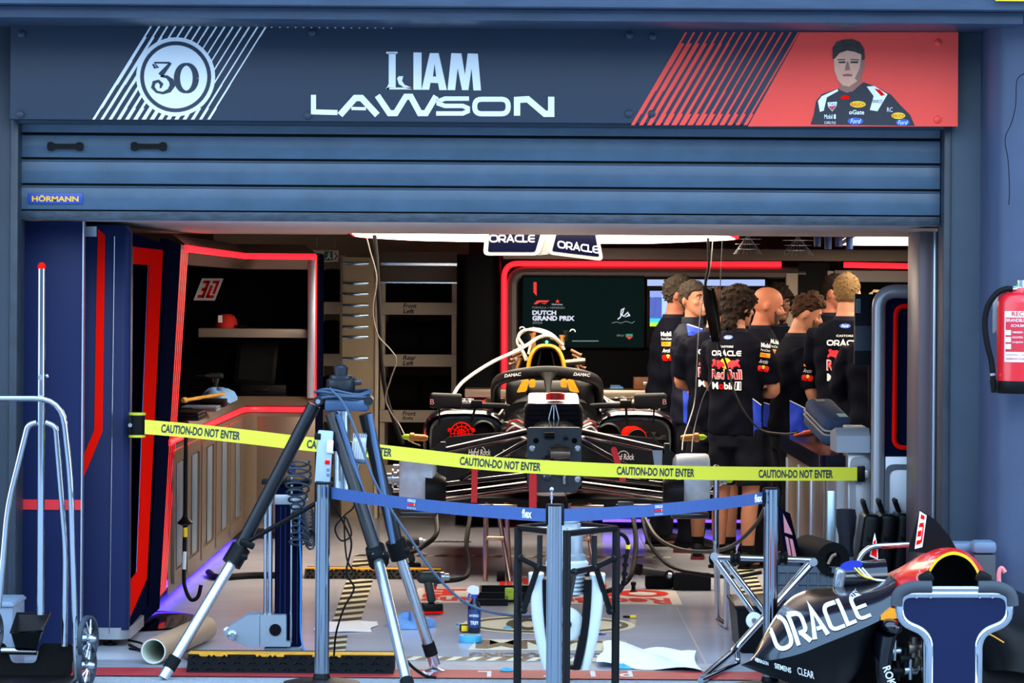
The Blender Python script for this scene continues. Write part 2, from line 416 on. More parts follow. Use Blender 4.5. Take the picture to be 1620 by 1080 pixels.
def box_poly(x0, x1, y0, y1): return [wp(x0, y1), wp(x1, y1), wp(x1, y0), wp(x0, y0)]
liam = [box_poly(615, 626, 84, 139), box_poly(611, 629, 82, 85), box_poly(611, 652, 138.5, 141.5), [wp(611, 141.5), wp(615, 132), wp(616, 141.5)], [wp(628, 124), wp(631, 120.5), wp(638, 120.5), wp(636, 128), wp(640, 134), wp(652, 139), wp(652, 141), wp(640, 139), wp(631, 133)],
        box_poly(654, 667, 83, 142),
        [wp(667, 142), wp(679, 142), wp(681, 131), wp(693, 131.5), wp(695, 142.5), wp(707, 142.5), wp(694, 84), wp(680, 84)],
        [wp(708, 142.5), wp(720, 142.5), wp(724, 108), wp(731, 142.5), wp(741, 142.5), wp(746, 108), wp(749, 143), wp(761, 143), wp(756, 85), wp(740, 84.5), wp(735.5, 118), wp(730, 84.5), wp(714, 84)]]
put_polys(liam, FR, X3, Z3, WHITE, banner, 'first_name_letters', 0.002)
put_polys([[wp(685, 121), wp(690, 121), wp(687.5, 101)]], FR, X3, Z3, BAN, banner, 'letter_counter', 0.003)
def wst(pts, w, cl=False): return stroke([wp(*p) for p in pts], w * u, cl)
law = wst([(496, 150), (496, 177), (534, 178)], 8) + wst([(538, 182), (562, 155), (572, 155), (597, 182)], 10) + wst([(556, 171.5), (579, 172)], 5)
law += wst([(597, 151), (616, 179), (626, 179), (642, 153), (650, 153), (664, 179), (674, 179), (690, 152)], 9.5)
law += wst([(742, 156), (704, 156), (694, 160), (694, 164), (704, 167.5), (732, 167.5), (740, 171), (740, 176), (732, 179.5), (690, 179.5)], 7)
law += wst([(p.x, p.y) for p in round_poly([(751, 157), (804, 157), (804, 180), (751, 180)], 11, 5)], 8, True)
law += wst([(818, 183), (818, 158), (835, 157), (862, 180), (872, 180), (872, 153)], 10)
put_polys(law, FR, X3, Z3, WHITE, banner, 'surname_letters', 0.002)
def poly(pts): return [wp(*p) for p in pts]
SKIN_P = mat('print_skin', (222, 160, 130), 0.5, noise=0.06, scale=14); SKIN_PS = mat('print_skin_shade', (150, 98, 84), 0.5)
HAIR_P = mat('print_hair', (52, 38, 30), 0.6, noise=0.5, scale=70); SUIT_P = mat('print_suit', (26, 28, 40), 0.5, noise=0.2, scale=10)
def pp(pts, m, n, l): put_polys([poly(pts)], FR, X3, Z3, m, banner, n, l)
pp([(1282, 197), (1287, 182), (1291, 160), (1300, 149), (1327, 140), (1348, 145), (1366, 130), (1385, 137), (1410, 150), (1423, 165), (1440, 182), (1447, 199)], SUIT_P, 'portrait_suit', 0.0025)
pp([(1327, 126), (1328, 142), (1340, 147), (1352, 142), (1364, 130), (1363, 116)], SKIN_PS, 'portrait_neck', 0.003)
pp([(1319, 95), (1320, 112), (1325, 126), (1333, 135), (1343, 137), (1355, 129), (1364, 117), (1368, 104), (1366, 88), (1350, 80), (1330, 80)], SKIN_P, 'portrait_face', 0.0035)
pp([(1356, 128), (1364, 117), (1368, 104), (1366, 90), (1362, 90), (1360, 108), (1352, 124)], SKIN_PS, 'portrait_shadow', 0.004)
pp([(1317, 94), (1317, 76), (1323, 67), (1333, 63), (1348, 62), (1360, 67), (1367, 78), (1368, 93), (1364, 96), (1362, 86), (1352, 82), (1340, 80), (1328, 84), (1321, 92)], HAIR_P, 'portrait_hair', 0.0042)
for q in ([(1326, 97.5), (1337, 97), (1337, 100), (1327, 100)], [(1345, 97), (1358, 97), (1357, 100), (1346, 100)], [(1325, 94), (1337, 93.5), (1337, 95), (1325, 95.5)], [(1345, 93.5), (1359, 94), (1359, 95.5), (1345, 95)]): pp(q, HAIR_P, 'portrait_eye', 0.0045)
pp([(1339, 98), (1342, 98), (1345, 111), (1336, 112)], SKIN_PS, 'portrait_nose', 0.0043)
pp([(1332, 118), (1341, 116.5), (1349, 118), (1347, 121), (1334, 121)], mat('print_lips', (150, 80, 76), 0.5), 'portrait_mouth', 0.0043)
pp([(1294, 160), (1300, 152), (1325, 141), (1326, 144), (1308, 154), (1303, 175), (1297, 177)], WHITE, 'portrait_shoulder_band', 0.003)
pp([(1376, 174), (1382, 152), (1371, 137), (1383, 136), (1404, 149), (1388, 176)], WHITE, 'portrait_shoulder_band', 0.003)
pp([(1383, 140), (1392, 142), (1400, 150), (1394, 152)], REDP, 'portrait_shoulder_band', 0.0033)
def word(t, x0, x1, y0, y1, m, par=banner, Y=YB, lift=0.0045, **k):
    a = W(x0, y1, Y); c = W(x1, y0, Y)
    put_text(t, (a.x, Y - 0.001, a.z), X3, Z3, c.x - a.x, c.z - a.z, m, par, lift=lift, **k)
BLUE_OV = mat('oval_blue', (36, 92, 190), 0.45)
put_polys([ell(*wp(1357, 165), 12.5 * u, 5.2 * u, 20)], FR, X3, Z3, YELLOW, banner, 'patch', 0.0035); word('RAUCH', 1347, 1367, 162.5, 168, REDP)
put_polys([ell(*wp(1353, 191.5), 12.5 * u, 5.5 * u, 20)], FR, X3, Z3, BLUE_OV, banner, 'patch', 0.0035); word('Ford', 1345, 1362, 188, 195, WHITE, shear=0.3)
put_polys([ell(*wp(1421, 183), 11 * u, 5.2 * u, 20)], FR, X3, Z3, YELLOW, banner, 'patch', 0.0035); word('RAUCH', 1412, 1430, 180.5, 186, REDP)
put_polys([ell(*wp(1428, 193.5), 11 * u, 5.2 * u, 20)], FR, X3, Z3, BLUE_OV, banner, 'patch', 0.0035); word('Ford', 1420, 1436, 190.5, 197, WHITE, shear=0.3)
word('oGate', 1343, 1367, 174, 181, WHITE, bold=0.02); word('Mobil', 1304, 1317, 181, 188, WHITE, bold=0.01); word('1', 1319, 1322, 181, 188, WHITE); word('CARLYLE', 1304, 1322, 192, 196, WHITE)
word('SPARCO', 1380, 1396, 158, 163, BAN); word('RC', 1403, 1412, 170, 177, WHITE)
pp([(1309, 162), (1324, 161), (1323, 168), (1316.5, 176), (1310, 169)], WHITE, 'patch', 0.0035); pp([(1310, 168), (1323, 167.5), (1316.5, 175)], mat('patch_red', (190, 60, 70), 0.5), 'patch', 0.004); word('TAG', 1311, 1322, 163, 167, BAN)
pp([(1330, 157), (1331, 151), (1335, 152), (1337, 150), (1339, 152), (1343, 152), (1343, 157)], REDP, 'patch', 0.0035)
for i, (px, py) in enumerate([(32, 181), (34, 54), (487, 183), (494, 52), (995, 180), (1031, 180), (996, 56), (1033, 58), (1484, 68), (1483, 189)]):
    q = FB(px, py); b = B(); b.lathe([(0.019, 0), (0.017, 0.01), (0.006, 0.016), (0.0, 0.017)], q, (0, -1, 0), 12); b.build('bolt_dome', RED_B if px > 1200 else BAN, banner)
for i in range(16):
    q = FB(430 + i * 12.6 - (0 if i < 12 else 0), 42.5 + i * 0.09); b = B(); b.obox((q.x, YB - 0.004, q.z), (0.008, 0.006, 0.008)); b.build('clip', WHITE, banner)

YS = 17.12
SHUT = mat('shutter_paint', (56, 82, 104), 0.42, noise=0.16, scale=5, stretch=(1.0, 1, 1.6), bump=0.15)
door = thing('door_1', None, None, (0, YS, 2.07), kind='structure')
door['label'] = 'half raised blue roller shutter of horizontal steel slats'
sx0, sx1 = WX(33, 280, YS), WX(1487, 280, YS)
rows = [(150, 214, 0.03), (217, 253.5, 0.012), (256, 294.5, 0.006), (297, 336, 0.0)]
for k, (ya, yb, dy) in enumerate(rows):
    z1, z0 = WZ(760, ya, YS), WZ(760, yb, YS)
    b = B(); b.prism([(p.x, p.y) for p in round_poly([(YS, z0), (YS + 0.02, z0), (YS + 0.02, z1), (YS, z1 - 0.004), (YS - 0.004, z0 + (z1 - z0) * 0.5)], 0.004, 2)], (sx0, 0, 0), Y3, Z3, (sx1 - sx0, 0, 0)); b.build('slat', SHUT, door)
b = B(); b.box(sx0, sx1, YS + 0.012, YS + 0.022, WZ(760, 338, YS), WZ(760, 150, YS)); b.build('backing', BLACKM, door)
for ya in (253.5, 294.5):
    b = B(); b.box(sx0, sx1, YS - 0.006, YS + 0.014, WZ(760, ya + 6, YS), WZ(760, ya + 4.6, YS)); b.build('seam', mat('seam_dark', (34, 52, 72), 0.6), door)
b = B(); b.box(sx0, sx1, YS - 0.012, YS + 0.03, WZ(760, 352, YS), WZ(760, 338, YS), 0.003); b.build('bottom_rail', mat('shutter_rail', (40, 54, 68), 0.5, noise=0.5, scale=14, stretch=(1, 1, 3), bump=0.4), door)
for px in (104, 236):
    q = W(px, 232, YS); b = B()
    b.prism([(p.x, p.y) for p in round_poly([(-0.085, -0.02), (-0.06, -0.022), (-0.05, -0.012), (0.05, -0.012), (0.06, -0.022), (0.085, -0.02), (0.085, 0.02), (0.06, 0.022), (0.05, 0.013), (-0.05, 0.013), (-0.06, 0.022), (-0.085, 0.02)], 0.012, 4)], q + Vector((0, -0.028, 0)), X3, Z3, (0, 0.026, 0)); b.build('handle', BLACK, door)
q = W(45, 322, YS); c = W(131, 306, YS)
b = B(); b.box(q.x, c.x, YS - 0.012, YS - 0.004, q.z, c.z, 0.001); pl = b.build('maker_plate', mat('plate_blue', (34, 66, 160), 0.4), door)
put_text('HÖRMANN', (q.x + 0.018, YS - 0.012, q.z + 0.010), X3, Z3, c.x - q.x - 0.036, c.z - q.z - 0.018, mat('plate_yellow', (240, 184, 40), 0.5), pl, bold=0.035)
for nm, xa, xb in (('trim_guide_left', 21, 33), ('trim_guide_right', 1487, 1498)):
    b = B(); b.box(WX(xa, 500, YS), WX(xb, 500, YS), YF - 0.01, YS + 0.12, 0, WZ(760, 196, YS), 0.004); struct(b, nm, mat('guide_rail', (34, 46, 58), 0.5, noise=0.3, scale=9))
b = B(); b.box(-2.35, 2.35, 17.25, 20.8, 2.075, 2.12, 0.004); soff = struct(b, 'ceiling_soffit', mat('soffit_grey', (205, 198, 198), 0.4))
tb0, tb1 = GR(810, 1073).y, GR(810, 1060).y
FLR = (0, 0, 0)
band = mat('band_red', (168, 34, 44), 0.6, noise=0.12, scale=8)
put_polys([[(-6, tb0), (6, tb0), (6, tb1), (-6, tb1)]], FLR, X3, Y3, band, floor, 'threshold_band', 0.0015)
put_polys([[(-6, tb1), (6, tb1), (6, tb1 + 0.35), (-6, tb1 + 0.35)]], FLR, X3, Y3, mat('threshold_concrete', (132, 140, 150), 0.55, noise=0.12, scale=9), floor, 'threshold_strip', 0.0012)
def sidewall(b, pts, X, t=0.03):
    return b.prism(pts, (X, 0, 0), Y3, Z3, (-t, 0, 0))
XL = -1.862
pan = thing('partition_panel', 'flat navy partition panel with a red tape line at the left door jamb', 'panel', (WX(82, 700, 17.35), 17.35, 0.0))
p0, p1 = W(31, 1018, 17.35), W(131, 340, 17.35)
b = B(); b.box(p0.x, p1.x, 17.35, 17.40, 0.0, 2.07, 0.003); b.build('board', NAVY, pan)
b = B(); b.box(p0.x, p1.x, 17.345, 17.352, WZ(82, 806, 17.35), WZ(82, 790, 17.35)); b.build('red_tape', mat('red_tape', (226, 34, 44), 0.5), pan)
b = B(); b.box(p1.x, p1.x + 0.007, 17.345, 17.41, 0.0, 2.07); b.build('edge_strip', ALU, pan)
tw = thing('storage_tower', 'tall navy storage tower with red framed niche and rounded corner left of the opening', 'cabinet', (-2.05, 18.2, 0.0))
prof = round_poly([(-2.30, 17.60), (XL, 17.60), (XL, 17.69)], [0, 0.07, 0], 8, False)
xs0 = WX(133, 700, 17.62)
b = B()
rings = []
for z in (0.08, 2.02): rings.append([Vector((p.x, p.y, z)) for p in prof])
top = [Vector((p.x if p.x < XL - 0.05 else p.x - 0.03, p.y + 0.03, 2.06)) for p in prof]
b.grid(rings + [top]); b.add([(-2.3, 17.6, 2.02), (XL, 17.6, 2.02), (XL, 17.69, 2.02), (-2.3, 17.69, 2.02)], [(0, 1, 2, 3)])
b.build('shell', NAVY, tw)
out = [(17.66, 0.09), (18.56, 0.12), (19.36, 1.99), (17.66, 2.02)]
inn = [(17.67, 0.13), (18.50, 0.26), (19.23, 1.955), (17.67, 1.955)]
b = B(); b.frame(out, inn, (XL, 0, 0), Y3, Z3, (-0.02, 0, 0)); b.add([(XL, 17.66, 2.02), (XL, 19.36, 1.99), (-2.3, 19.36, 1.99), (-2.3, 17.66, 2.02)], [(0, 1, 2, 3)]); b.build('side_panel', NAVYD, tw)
inn2 = [(17.68, 0.31), (18.04, 0.33), (18.52, 1.87), (17.68, 1.87)]
b = B(); b.frame(inn, inn2, (XL - 0.002, 0, 0), Y3, Z3, (-0.008, 0, 0)); b.build('red_frame', REDP, tw)
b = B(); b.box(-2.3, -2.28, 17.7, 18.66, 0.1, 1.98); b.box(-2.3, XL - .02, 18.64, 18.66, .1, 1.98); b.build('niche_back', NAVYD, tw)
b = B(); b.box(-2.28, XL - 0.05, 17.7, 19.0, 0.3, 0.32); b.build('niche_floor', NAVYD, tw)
b = B(); b.tube([(XL - 0.01, 18.04, 0.33), (XL - 0.01, 18.52, 1.87)], 0.002, 6); b.build('niche_edge', mat('edge_blue', (70, 110, 190), 0.3), tw)
b = B()
st = [(157, 352), (167, 368), (163, 690), (131, 760)]; en = [(150, 368), (150, 690), (131, 735)]
def tf(px, py): q = W(px, py, 17.59); return (q.x, q.z)
b.prism([tf(155, 362), tf(166, 372), tf(162, 682), tf(131, 758), tf(131, 722), tf(149, 680), tf(153, 440)], (0, 17.594, 0), X3, Z3, (0, 0.006, 0)); b.build('red_stripe', REDP, tw)
b = B(); b.box(WX(133, 360, 17.58), WX(153, 360, 17.58), 17.57, 17.60, WZ(140, 374, 17.58), WZ(140, 358, 17.58)); b.build('silver_block', ALU, tw)
b = B(); b.tube([W(181, 374, 17.592), W(173, 1002, 17.592)], 0.0022, 5); b.build('seam', ALU, tw)
pl = round_poly([(-2.3, 17.595), (XL + 0.004, 17.595), (XL + 0.004, 18.3)], [0, 0.075, 0], 8, False)
b = B(); b.grid([[Vector((p.x, p.y, z)) for p in pl] for z in (0.035, 0.092)]); b.add([(-2.3, 17.595, 0.092), (XL - 0.03, 17.6, 0.092), (XL + 0.004, 17.65, 0.092), (XL, 18.3, 0.092), (-2.3, 18.3, 0.092)], [(0, 1, 2, 3, 4)]); b.build('plinth', SILVER, tw)
b = B(); b.lathe([(0.035, 0), (0.035, 0.012), (0.008, 0.016), (0.008, 0.05)], (-1.96, 17.68, 0), (0, 0, 1), 14); b.build('levelling_foot', BLACK, tw)
ep = thing('bench_end_panel', 'dark leaning end panel with thin red light lines beside the storage tower', 'panel', (XL, 19.3, 0))
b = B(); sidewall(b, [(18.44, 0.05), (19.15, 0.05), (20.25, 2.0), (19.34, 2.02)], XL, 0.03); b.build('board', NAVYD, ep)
b = B(); sidewall(b, [(19.15, 0.10), (19.52, 0.13), (20.72, 1.98), (20.25, 2.0)], XL, 0.03); b.build('edge', mat('panel_maroon', (60, 14, 20), 0.3), ep)
for k in range(4):
    f = 0.06 + 0.26 * k
    a = (XL + 0.003, 19.15 + 0.37 * f, 0.12); c = (XL + 0.003, 20.25 + 0.47 * f, 1.97)
    b = B(); b.prism([(a[1], a[2]), (a[1] + .035, a[2]), (c[1] + .04, c[2]), (c[1], c[2])], (XL + .0002, 0, 0), Y3, Z3, (.0006, 0, 0)); b.build('light_line', glow('red_led_dim', (235, 20, 30), 1.0), ep)
b = B(); b.sph((XL - 0.08, 18.9, 0.012), (0.33, 0.55, 0.012), 24, 6); b.build('base_plate', mat('gloss_black', (8, 8, 12), 0.06), ep)

lb = thing('corner_workbench', 'bronze L-shaped workbench with red lit canopy and dark shelf niche on the left', 'workbench', (-2.1, 22.5, 0))
YC = 25.2; XE = WX(499, 640, YC)
corner = [(p.x, p.y) for p in round_poly([(XL, 19.6), (XL, YC), (XE, YC)], [0, 0.16, 0], 8, False)]
def lwall(z0, z1, dx0=0.0, dx1=0.0):
    P0 = [Vector((p[0] + (dx0 if i < len(corner) - 1 else 0), p[1] - dx0, z0)) for i, p in enumerate(corner)]
    P1 = [Vector((p[0] + (dx1 if i < len(corner) - 1 else 0), p[1] - dx1, z1)) for i, p in enumerate(corner)]
    return [P0, P1]
b = B(); b.grid(lwall(0.08, 0.885)); b.build('front_panel', BRONZE, lb)
b = B(); b.grid(lwall(0.935, 1.0, 0.0, -0.05) + [[Vector((p.x - 0.03, p.y + 0.03, 1.0)) for p in lwall(0, 1, 0, -0.05)[1]]]); b.build('worktop_edge', BRONZE, lb)
b = B(); b.tube([Vector((p[0] - 0.004, p[1] + 0.004, 0.91)) for p in corner], 0.019, 8); b.build('light_strip', REDLED, lb)
b = B(); b.box(-2.52, XL - 0.06, 19.6, YC + 0.65, 0.96, 0.99); b.box(-2.52, XE, YC + 0.06, YC + 0.65, 0.96, 0.991); b.build('worktop', mat('worktop_black', (13, 13, 16), 0.25), lb)
cc = [(p.x, p.y) for p in round_poly([(XL, 20.55), (XL, YC), (XE, YC)], [0, 0.16, 0], 8, False)]
def cw(z0, z1, a, c): return [[Vector((p[0] + a, p[1] - a, z0)) for p in cc], [Vector((p[0] + c, p[1] - c, z1)) for p in cc]]
b = B(); b.grid(cw(2.0, 2.065, 0.0, -0.09)); b.grid(cw(1.89, 1.96, -0.05, 0.0)); b.build('canopy', BRONZE, lb)
b = B(); b.tube([Vector((p[0] - 0.004, p[1] + 0.004, 1.98)) for p in cc], 0.02, 8); b.build('light_strip', REDLED, lb)
b = B(); b.box(-2.52, -2.0, 20.4, YC + 0.6, 1.90, 1.93); b.box(-2.5, XE, YC + 0.06, YC + 0.6, 1.90, 1.93); b.build('canopy_underside', BLACKM, lb)
b = B(); b.box(XE - 0.06, XE - 0.005, YC, YC + 0.06, 0.99, 1.96, 0.006); b.build('corner_post', ALU, lb)
b = B(); b.box(XE - 0.004, XE + 0.004, YC + 0.002, YC + 0.02, 0.95, 1.99); b.build('light_edge', REDLED, lb)
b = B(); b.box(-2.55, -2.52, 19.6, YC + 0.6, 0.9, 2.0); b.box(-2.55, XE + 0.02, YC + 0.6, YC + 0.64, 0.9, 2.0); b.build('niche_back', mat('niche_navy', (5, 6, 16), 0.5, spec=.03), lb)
b = B(); b.box(-2.2, XE - 0.05, YC + 0.1, YC + 0.58, WZ(400, 534, YC), WZ(400, 520, YC), 0.003); b.build('shelf', mat('shelf_beige', (150, 140, 128), 0.4, 0.3), lb)
b = B(); b.box(XE - 0.05, XE + 0.02, YC + 0.06, YC + 0.64, 0.05, 2.0); b.build('end_wall', NAVYD, lb)
ys = [19.75, 20.55, 21.5, 22.55, 23.7, 24.85]
for k in range(5):
    a, c = ys[k] + 0.05, ys[k + 1] - 0.05
    o = rrect(a, c, 0.12, 0.86, 0.07, 4); i_ = rrect(a + 0.07, c - 0.07, 0.19, 0.79, 0.04, 4)
    b = B(); b.frame(o, i_, (XL + 0.001, 0, 0), Y3, Z3, (0.016, 0, 0)); d = b.build('door_frame', BRONZE, lb)
    b = B(); b.box(XL + 0.002, XL + 0.008, c - 0.45, c - 0.12, 0.2, 0.78, 0.003); b.build('handle', mat('handle_steel', (112, 130, 146), 0.35, 0.4), d)
b = B(); b.box(XL + 0.02, XE, YC - 0.012, YC - 0.002, 0.12, 0.86, 0.004); b.build('rear_door', BRONZE, lb)
q = W(303, 475, YC + 0.59)
s_ = (YC + 0.59) / FPX
num = thing('number_sticker', 'slanted white sticker with a blocky red 30 above the shelf', 'sticker', (q.x, YC + 0.595, q.z))
def sk(x, y): return (q.x + (x + y * 0.38) * s_, q.z + y * s_)
put_polys([[sk(3, 0), sk(37, 0), sk(37, 35), sk(3, 35)]], (0, YC + 0.595, 0), X3, Z3, WHITE, num, 'backing', 0.002)
def blk(x0, x1, y0, y1): return [sk(x0, y0), sk(x1, y0), sk(x1, y1), sk(x0, y1)]
d3 = [blk(7, 18, 27, 31.5), blk(13, 18, 4, 31.5), blk(7, 18, 4, 9), blk(9, 18, 15, 20), blk(20.5, 25, 4, 24), blk(20.5, 33, 4, 8.5), blk(28.5, 33, 10, 31.5), blk(22, 33, 27, 31.5)]
put_polys(d3, (0, YC + 0.595, 0), X3, Z3, REDP, num, 'number_30', 0.004)
zs = WZ(400, 520, YC) + 0.001
cq = W(358, 510, YC + 0.3)
cap = thing('baseball_cap', 'red peaked cap lying on the dark shelf', 'cap', (cq.x, YC + 0.3, zs))
b = B(); rr = []
for k in range(9):
    t = k / 8; h = 0.10 * math.sin(t * PI / 2); r = 0.082 * math.cos(t * PI / 2) ** 0.6 + 0.001
    rr.append([Vector((cq.x + r * math.cos(2 * PI * j / 24), YC + 0.3 + r * 1.05 * math.sin(2 * PI * j / 24), zs + h)) for j in range(24)])
b.loft(rr); b.build('crown', mat('cap_red', (205, 36, 26), 0.75), cap)
b = B(); vis = []
for k in range(4):
    r = [0.09, 0.12, 0.15, 0.165][k]; z = zs + [0.02, 0.024, 0.016, 0.004][k]
    vis.append([Vector((cq.x + r * math.cos(a), YC + 0.3 + r * 0.85 * math.sin(a), z)) for a in [(-0.9 + 1.1 * j / 10) for j in range(11)]])
b.grid(vis); b.grid([[v + Vector((0, 0, -0.004)) for v in r] for r in vis]); b.build('peak', mat('cap_peak', (24, 14, 20), 0.6), cap)
put_text('1', (cq.x - 0.05, YC + 0.205, zs + 0.04), X3, Z3, 0.03, 0.05, WHITE, cap, lift=0.004)
cl = B()
cxy = W(343, 640, 24.2); rings = []
for k in range(8):
    t = k / 7; z = 0.995 + 0.085 * math.sin(t * PI / 2)
    r = 0.115 * math.cos(t * PI / 2) ** 0.7 + 0.004
    rings.append([Vector((cxy.x + r * (1 + 0.16 * math.sin(3 * a + 2 * t) + 0.08 * math.sin(7 * a + 5 * t)) * math.cos(a), 24.2 + r * 1.2 * math.sin(a), z + 0.012 * math.sin(4 * a + t * 4))) for a in [2 * PI * j / 28 for j in range(28)]])
cl.loft(rings); one(cl, 'cleaning_cloth', mat('cloth_blue', (112, 160, 218), 0.9, noise=0.08, scale=30, bump=0.3), 'crumpled light blue cloth on the left workbench', 'cloth')
b = B(); b.cyl((-2.1, 23.3, 1.03), (-1.92, 24.05, 1.05), 0.012, n=8); b.lathe([(0.012, 0), (0.02, 0.02), (0.02, 0.06), (0.014, 0.08)], (-2.1, 23.3, 1.03), (-0.2, -0.9, 0), 10); one(b, 'wooden_stick', mat('wood_handle', (196, 146, 60), 0.5, noise=0.2, scale=20), 'long wooden tool handle lying beside the blue cloth', 'tool handle')
for k, (px, py, Y, w, d, h) in enumerate([(301, 660, 20.9, 0.14, 0.5, 0.05), (318, 655, 22.3, 0.22, 0.3, 0.035), (338, 648, 23.2, 0.16, 0.25, 0.05)]):
    x = WX(px, py, Y); b = B(); b.box(x - w / 2, x + w / 2, Y - d / 2, Y + d / 2, 0.992, 0.992 + h * 0.6, 0.006); b.box(x - w / 2, x + w / 2, Y - d / 2 - 0.02, Y + d / 2, 0.992 + h * 0.6, 0.992 + h, 0.008); b.cyl((x - 0.04, Y - d / 2 - 0.02, 0.992 + h * 0.7), (x + 0.04, Y - d / 2 - 0.02, 0.992 + h * 0.7), 0.007, n=8)
    one(b, 'tool_case', [BLACK, GREYP, BLACK][k], ['flat black tool case nearest on the left workbench', 'grey flat tool tray in the middle of the left workbench', 'small black box beside the blue cloth on the workbench'][k], 'tool case')
def drill(name, label, o, h, ang=0.0, bit=0.1, axis='x', side=-1, acc=REDP):
    """cordless drill standing on its battery; the chuck points to side*x"""
    o = Vector(o); k = h / 0.24
    R = Matrix.Rotation(ang, 4, 'Z')
    t = thing(name, label, 'power drill', o)
    def q(x, y, z): return o + R @ (Vector((x * side, y, z)) * k)
    def ob(b, c, s, rot=(0, 0, 0), bev=0.008):
        Rm = (R.to_3x3() @ Euler((rot[0], rot[1] * side, rot[2])).to_matrix()); b.obox(q(*c), [a * k for a in s], Rm, bev * k, 2)
    b = B(); b.cyl(q(-0.055, 0, 0.205), q(0.045, 0, 0.205), 0.034 * k, 0.030 * k, 18); b.sph(q(-0.055, 0, 0.205), 0.034 * k, 14, 8); ob(b, (-0.012, 0, 0.128), (0.045, 0.04, 0.13), (0, -0.22, 0), 0.014); ob(b, (0.02, 0, 0.165), (0.02, 0.02, 0.03)); b.build('body', mat('drill_body', (30, 42, 42), 0.55), t)
    b = B(); ob(b, (0.0, 0, 0.033), (0.115, 0.075, 0.06), (0, 0, 0), 0.012); b.build('battery', BLACK, t)
    b = B(); ob(b, (0.0, 0, 0.013), (0.118, 0.078, 0.018), (0, 0, 0), 0.006); b.build('battery_stripe', acc, t)
    b = B(); b.lathe([(0.029 * k, 0), (0.029 * k, 0.022 * k), (0.02 * k, 0.026 * k), (0.02 * k, 0.05 * k), (0.012 * k, 0.058 * k)], q(0.045, 0, 0.205), R @ Vector((side, 0, 0)), 16); b.build('chuck', STEEL, t)
    if bit: b = B(); b.cyl(q(0.1, 0, 0.205), q(0.1 + bit, 0, 0.205), 0.005 * k, 0.004 * k, 8); b.build('bit', STEEL, t)
    b = B(); ob(b, (0.018, 0, 0.152), (0.012, 0.016, 0.028), (0, -0.2, 0), 0.004); b.build('trigger', REDP, t)
    return t
q = W(340, 632, 25.4); drill('cordless_drill', 'cordless drill standing at the back of the left workbench', (q.x, 25.4, 0.992), 0.17, side=-1)
q = W(417, 630, YC + 0.3)
tc_ = thing('open_tool_case', 'open black tool case standing on the workbench below the shelf', 'tool case', (q.x, YC + 0.3, 0.993))
b = B(); b.box(q.x - 0.16, q.x + 0.17, YC + 0.15, YC + 0.4, 0.992, 1.08, 0.012); b.box(q.x - 0.05, q.x + 0.05, YC + 0.135, YC + 0.15, 1.03, 1.05, 0.004); b.build('tray', BLACK, tc_)
b = B(); b.obox((q.x - 0.06, YC + 0.44, 1.24), (0.30, 0.05, 0.36), (-0.15, 0.08, 0), 0.015); b.build('lid', BLACK, tc_)
b = B(); b.obox((q.x - 0.06, YC + 0.405, 1.235), (0.24, 0.01, 0.28), (-0.15, 0.08, 0), 0.004); b.build('lid_foam', mat('foam_grey', (28, 28, 32), 0.9), tc_)

BEIGE = mat('beige_board', (186, 166, 136), 0.6, noise=0.05, scale=2); BEIGED = mat('beige_bar', (226, 210, 186), 0.55)
part = thing('slatted_partition', 'narrow beige partition with a ladder of shiny slats behind the tripod', 'partition', (WX(560, 500, 27.6), 27.6, 0))
a = WX(541, 600, 27.6); c = WX(599, 600, 27.6)
b = B(); b.box(a, c, 27.6, 27.66, 0, 2.0, 0.004); b.build('board', BEIGE, part)
for y in (417, 448, 465, 483, 499, 517, 533, 567):
    b = B(); b.box(a + 0.0, a + 0.2, 27.585, 27.6, WZ(560, y + 2.6, 27.6), WZ(560, y - 2.6, 27.6), 0.004); b.build('slat', mat('slat_mirror', (190, 214, 226), 0.15, 0.9), part)
b = B(); b.box(c - 0.03, c, 27.57, 27.67, 0, 2.02, 0.006); b.build('post', BEIGED, part)
q = W(507, 413, 27.9)
ex = thing('exit_sign', 'small white emergency exit sign with green running figure high at the back', 'sign', (q.x + 0.06, 27.9, q.z))
b = B(); b.box(q.x - 0.06, q.x + 0.14, 27.9, 27.93, q.z - 0.005, q.z + 0.085, 0.004); b.build('plate', WHITEP, ex)
b = B(); b.box(q.x + 0.03, q.x + 0.095, 27.894, 27.9, q.z + 0.005, q.z + 0.075); b.build('green_field', mat('exit_green', (20, 110, 60), 0.4), ex)
b = B(); b.cyl((q.x - .03, 27.915, q.z + .08), (q.x - .03, 27.915, 2.76), .004, n=6); b.cyl((q.x + .11, 27.915, q.z + .08), (q.x + .11, 27.915, 2.76), .004, n=6); b.build('hanger', STEEL, ex)
put_polys([ell(q.x + 0.068, q.z + 0.062, 0.008, 0.008, 10), [(q.x + 0.05, q.z + 0.05), (q.x + 0.075, q.z + 0.054), (q.x + 0.072, q.z + 0.035), (q.x + 0.086, q.z + 0.02), (q.x + 0.08, q.z + 0.012), (q.x + 0.062, q.z + 0.028), (q.x + 0.045, q.z + 0.012), (q.x + 0.04, q.z + 0.02), (q.x + 0.058, q.z + 0.036), (q.x + 0.058, q.z + 0.046)]], (0, 27.893, 0), X3, Z3, WHITE, ex, 'running_figure', 0.001)
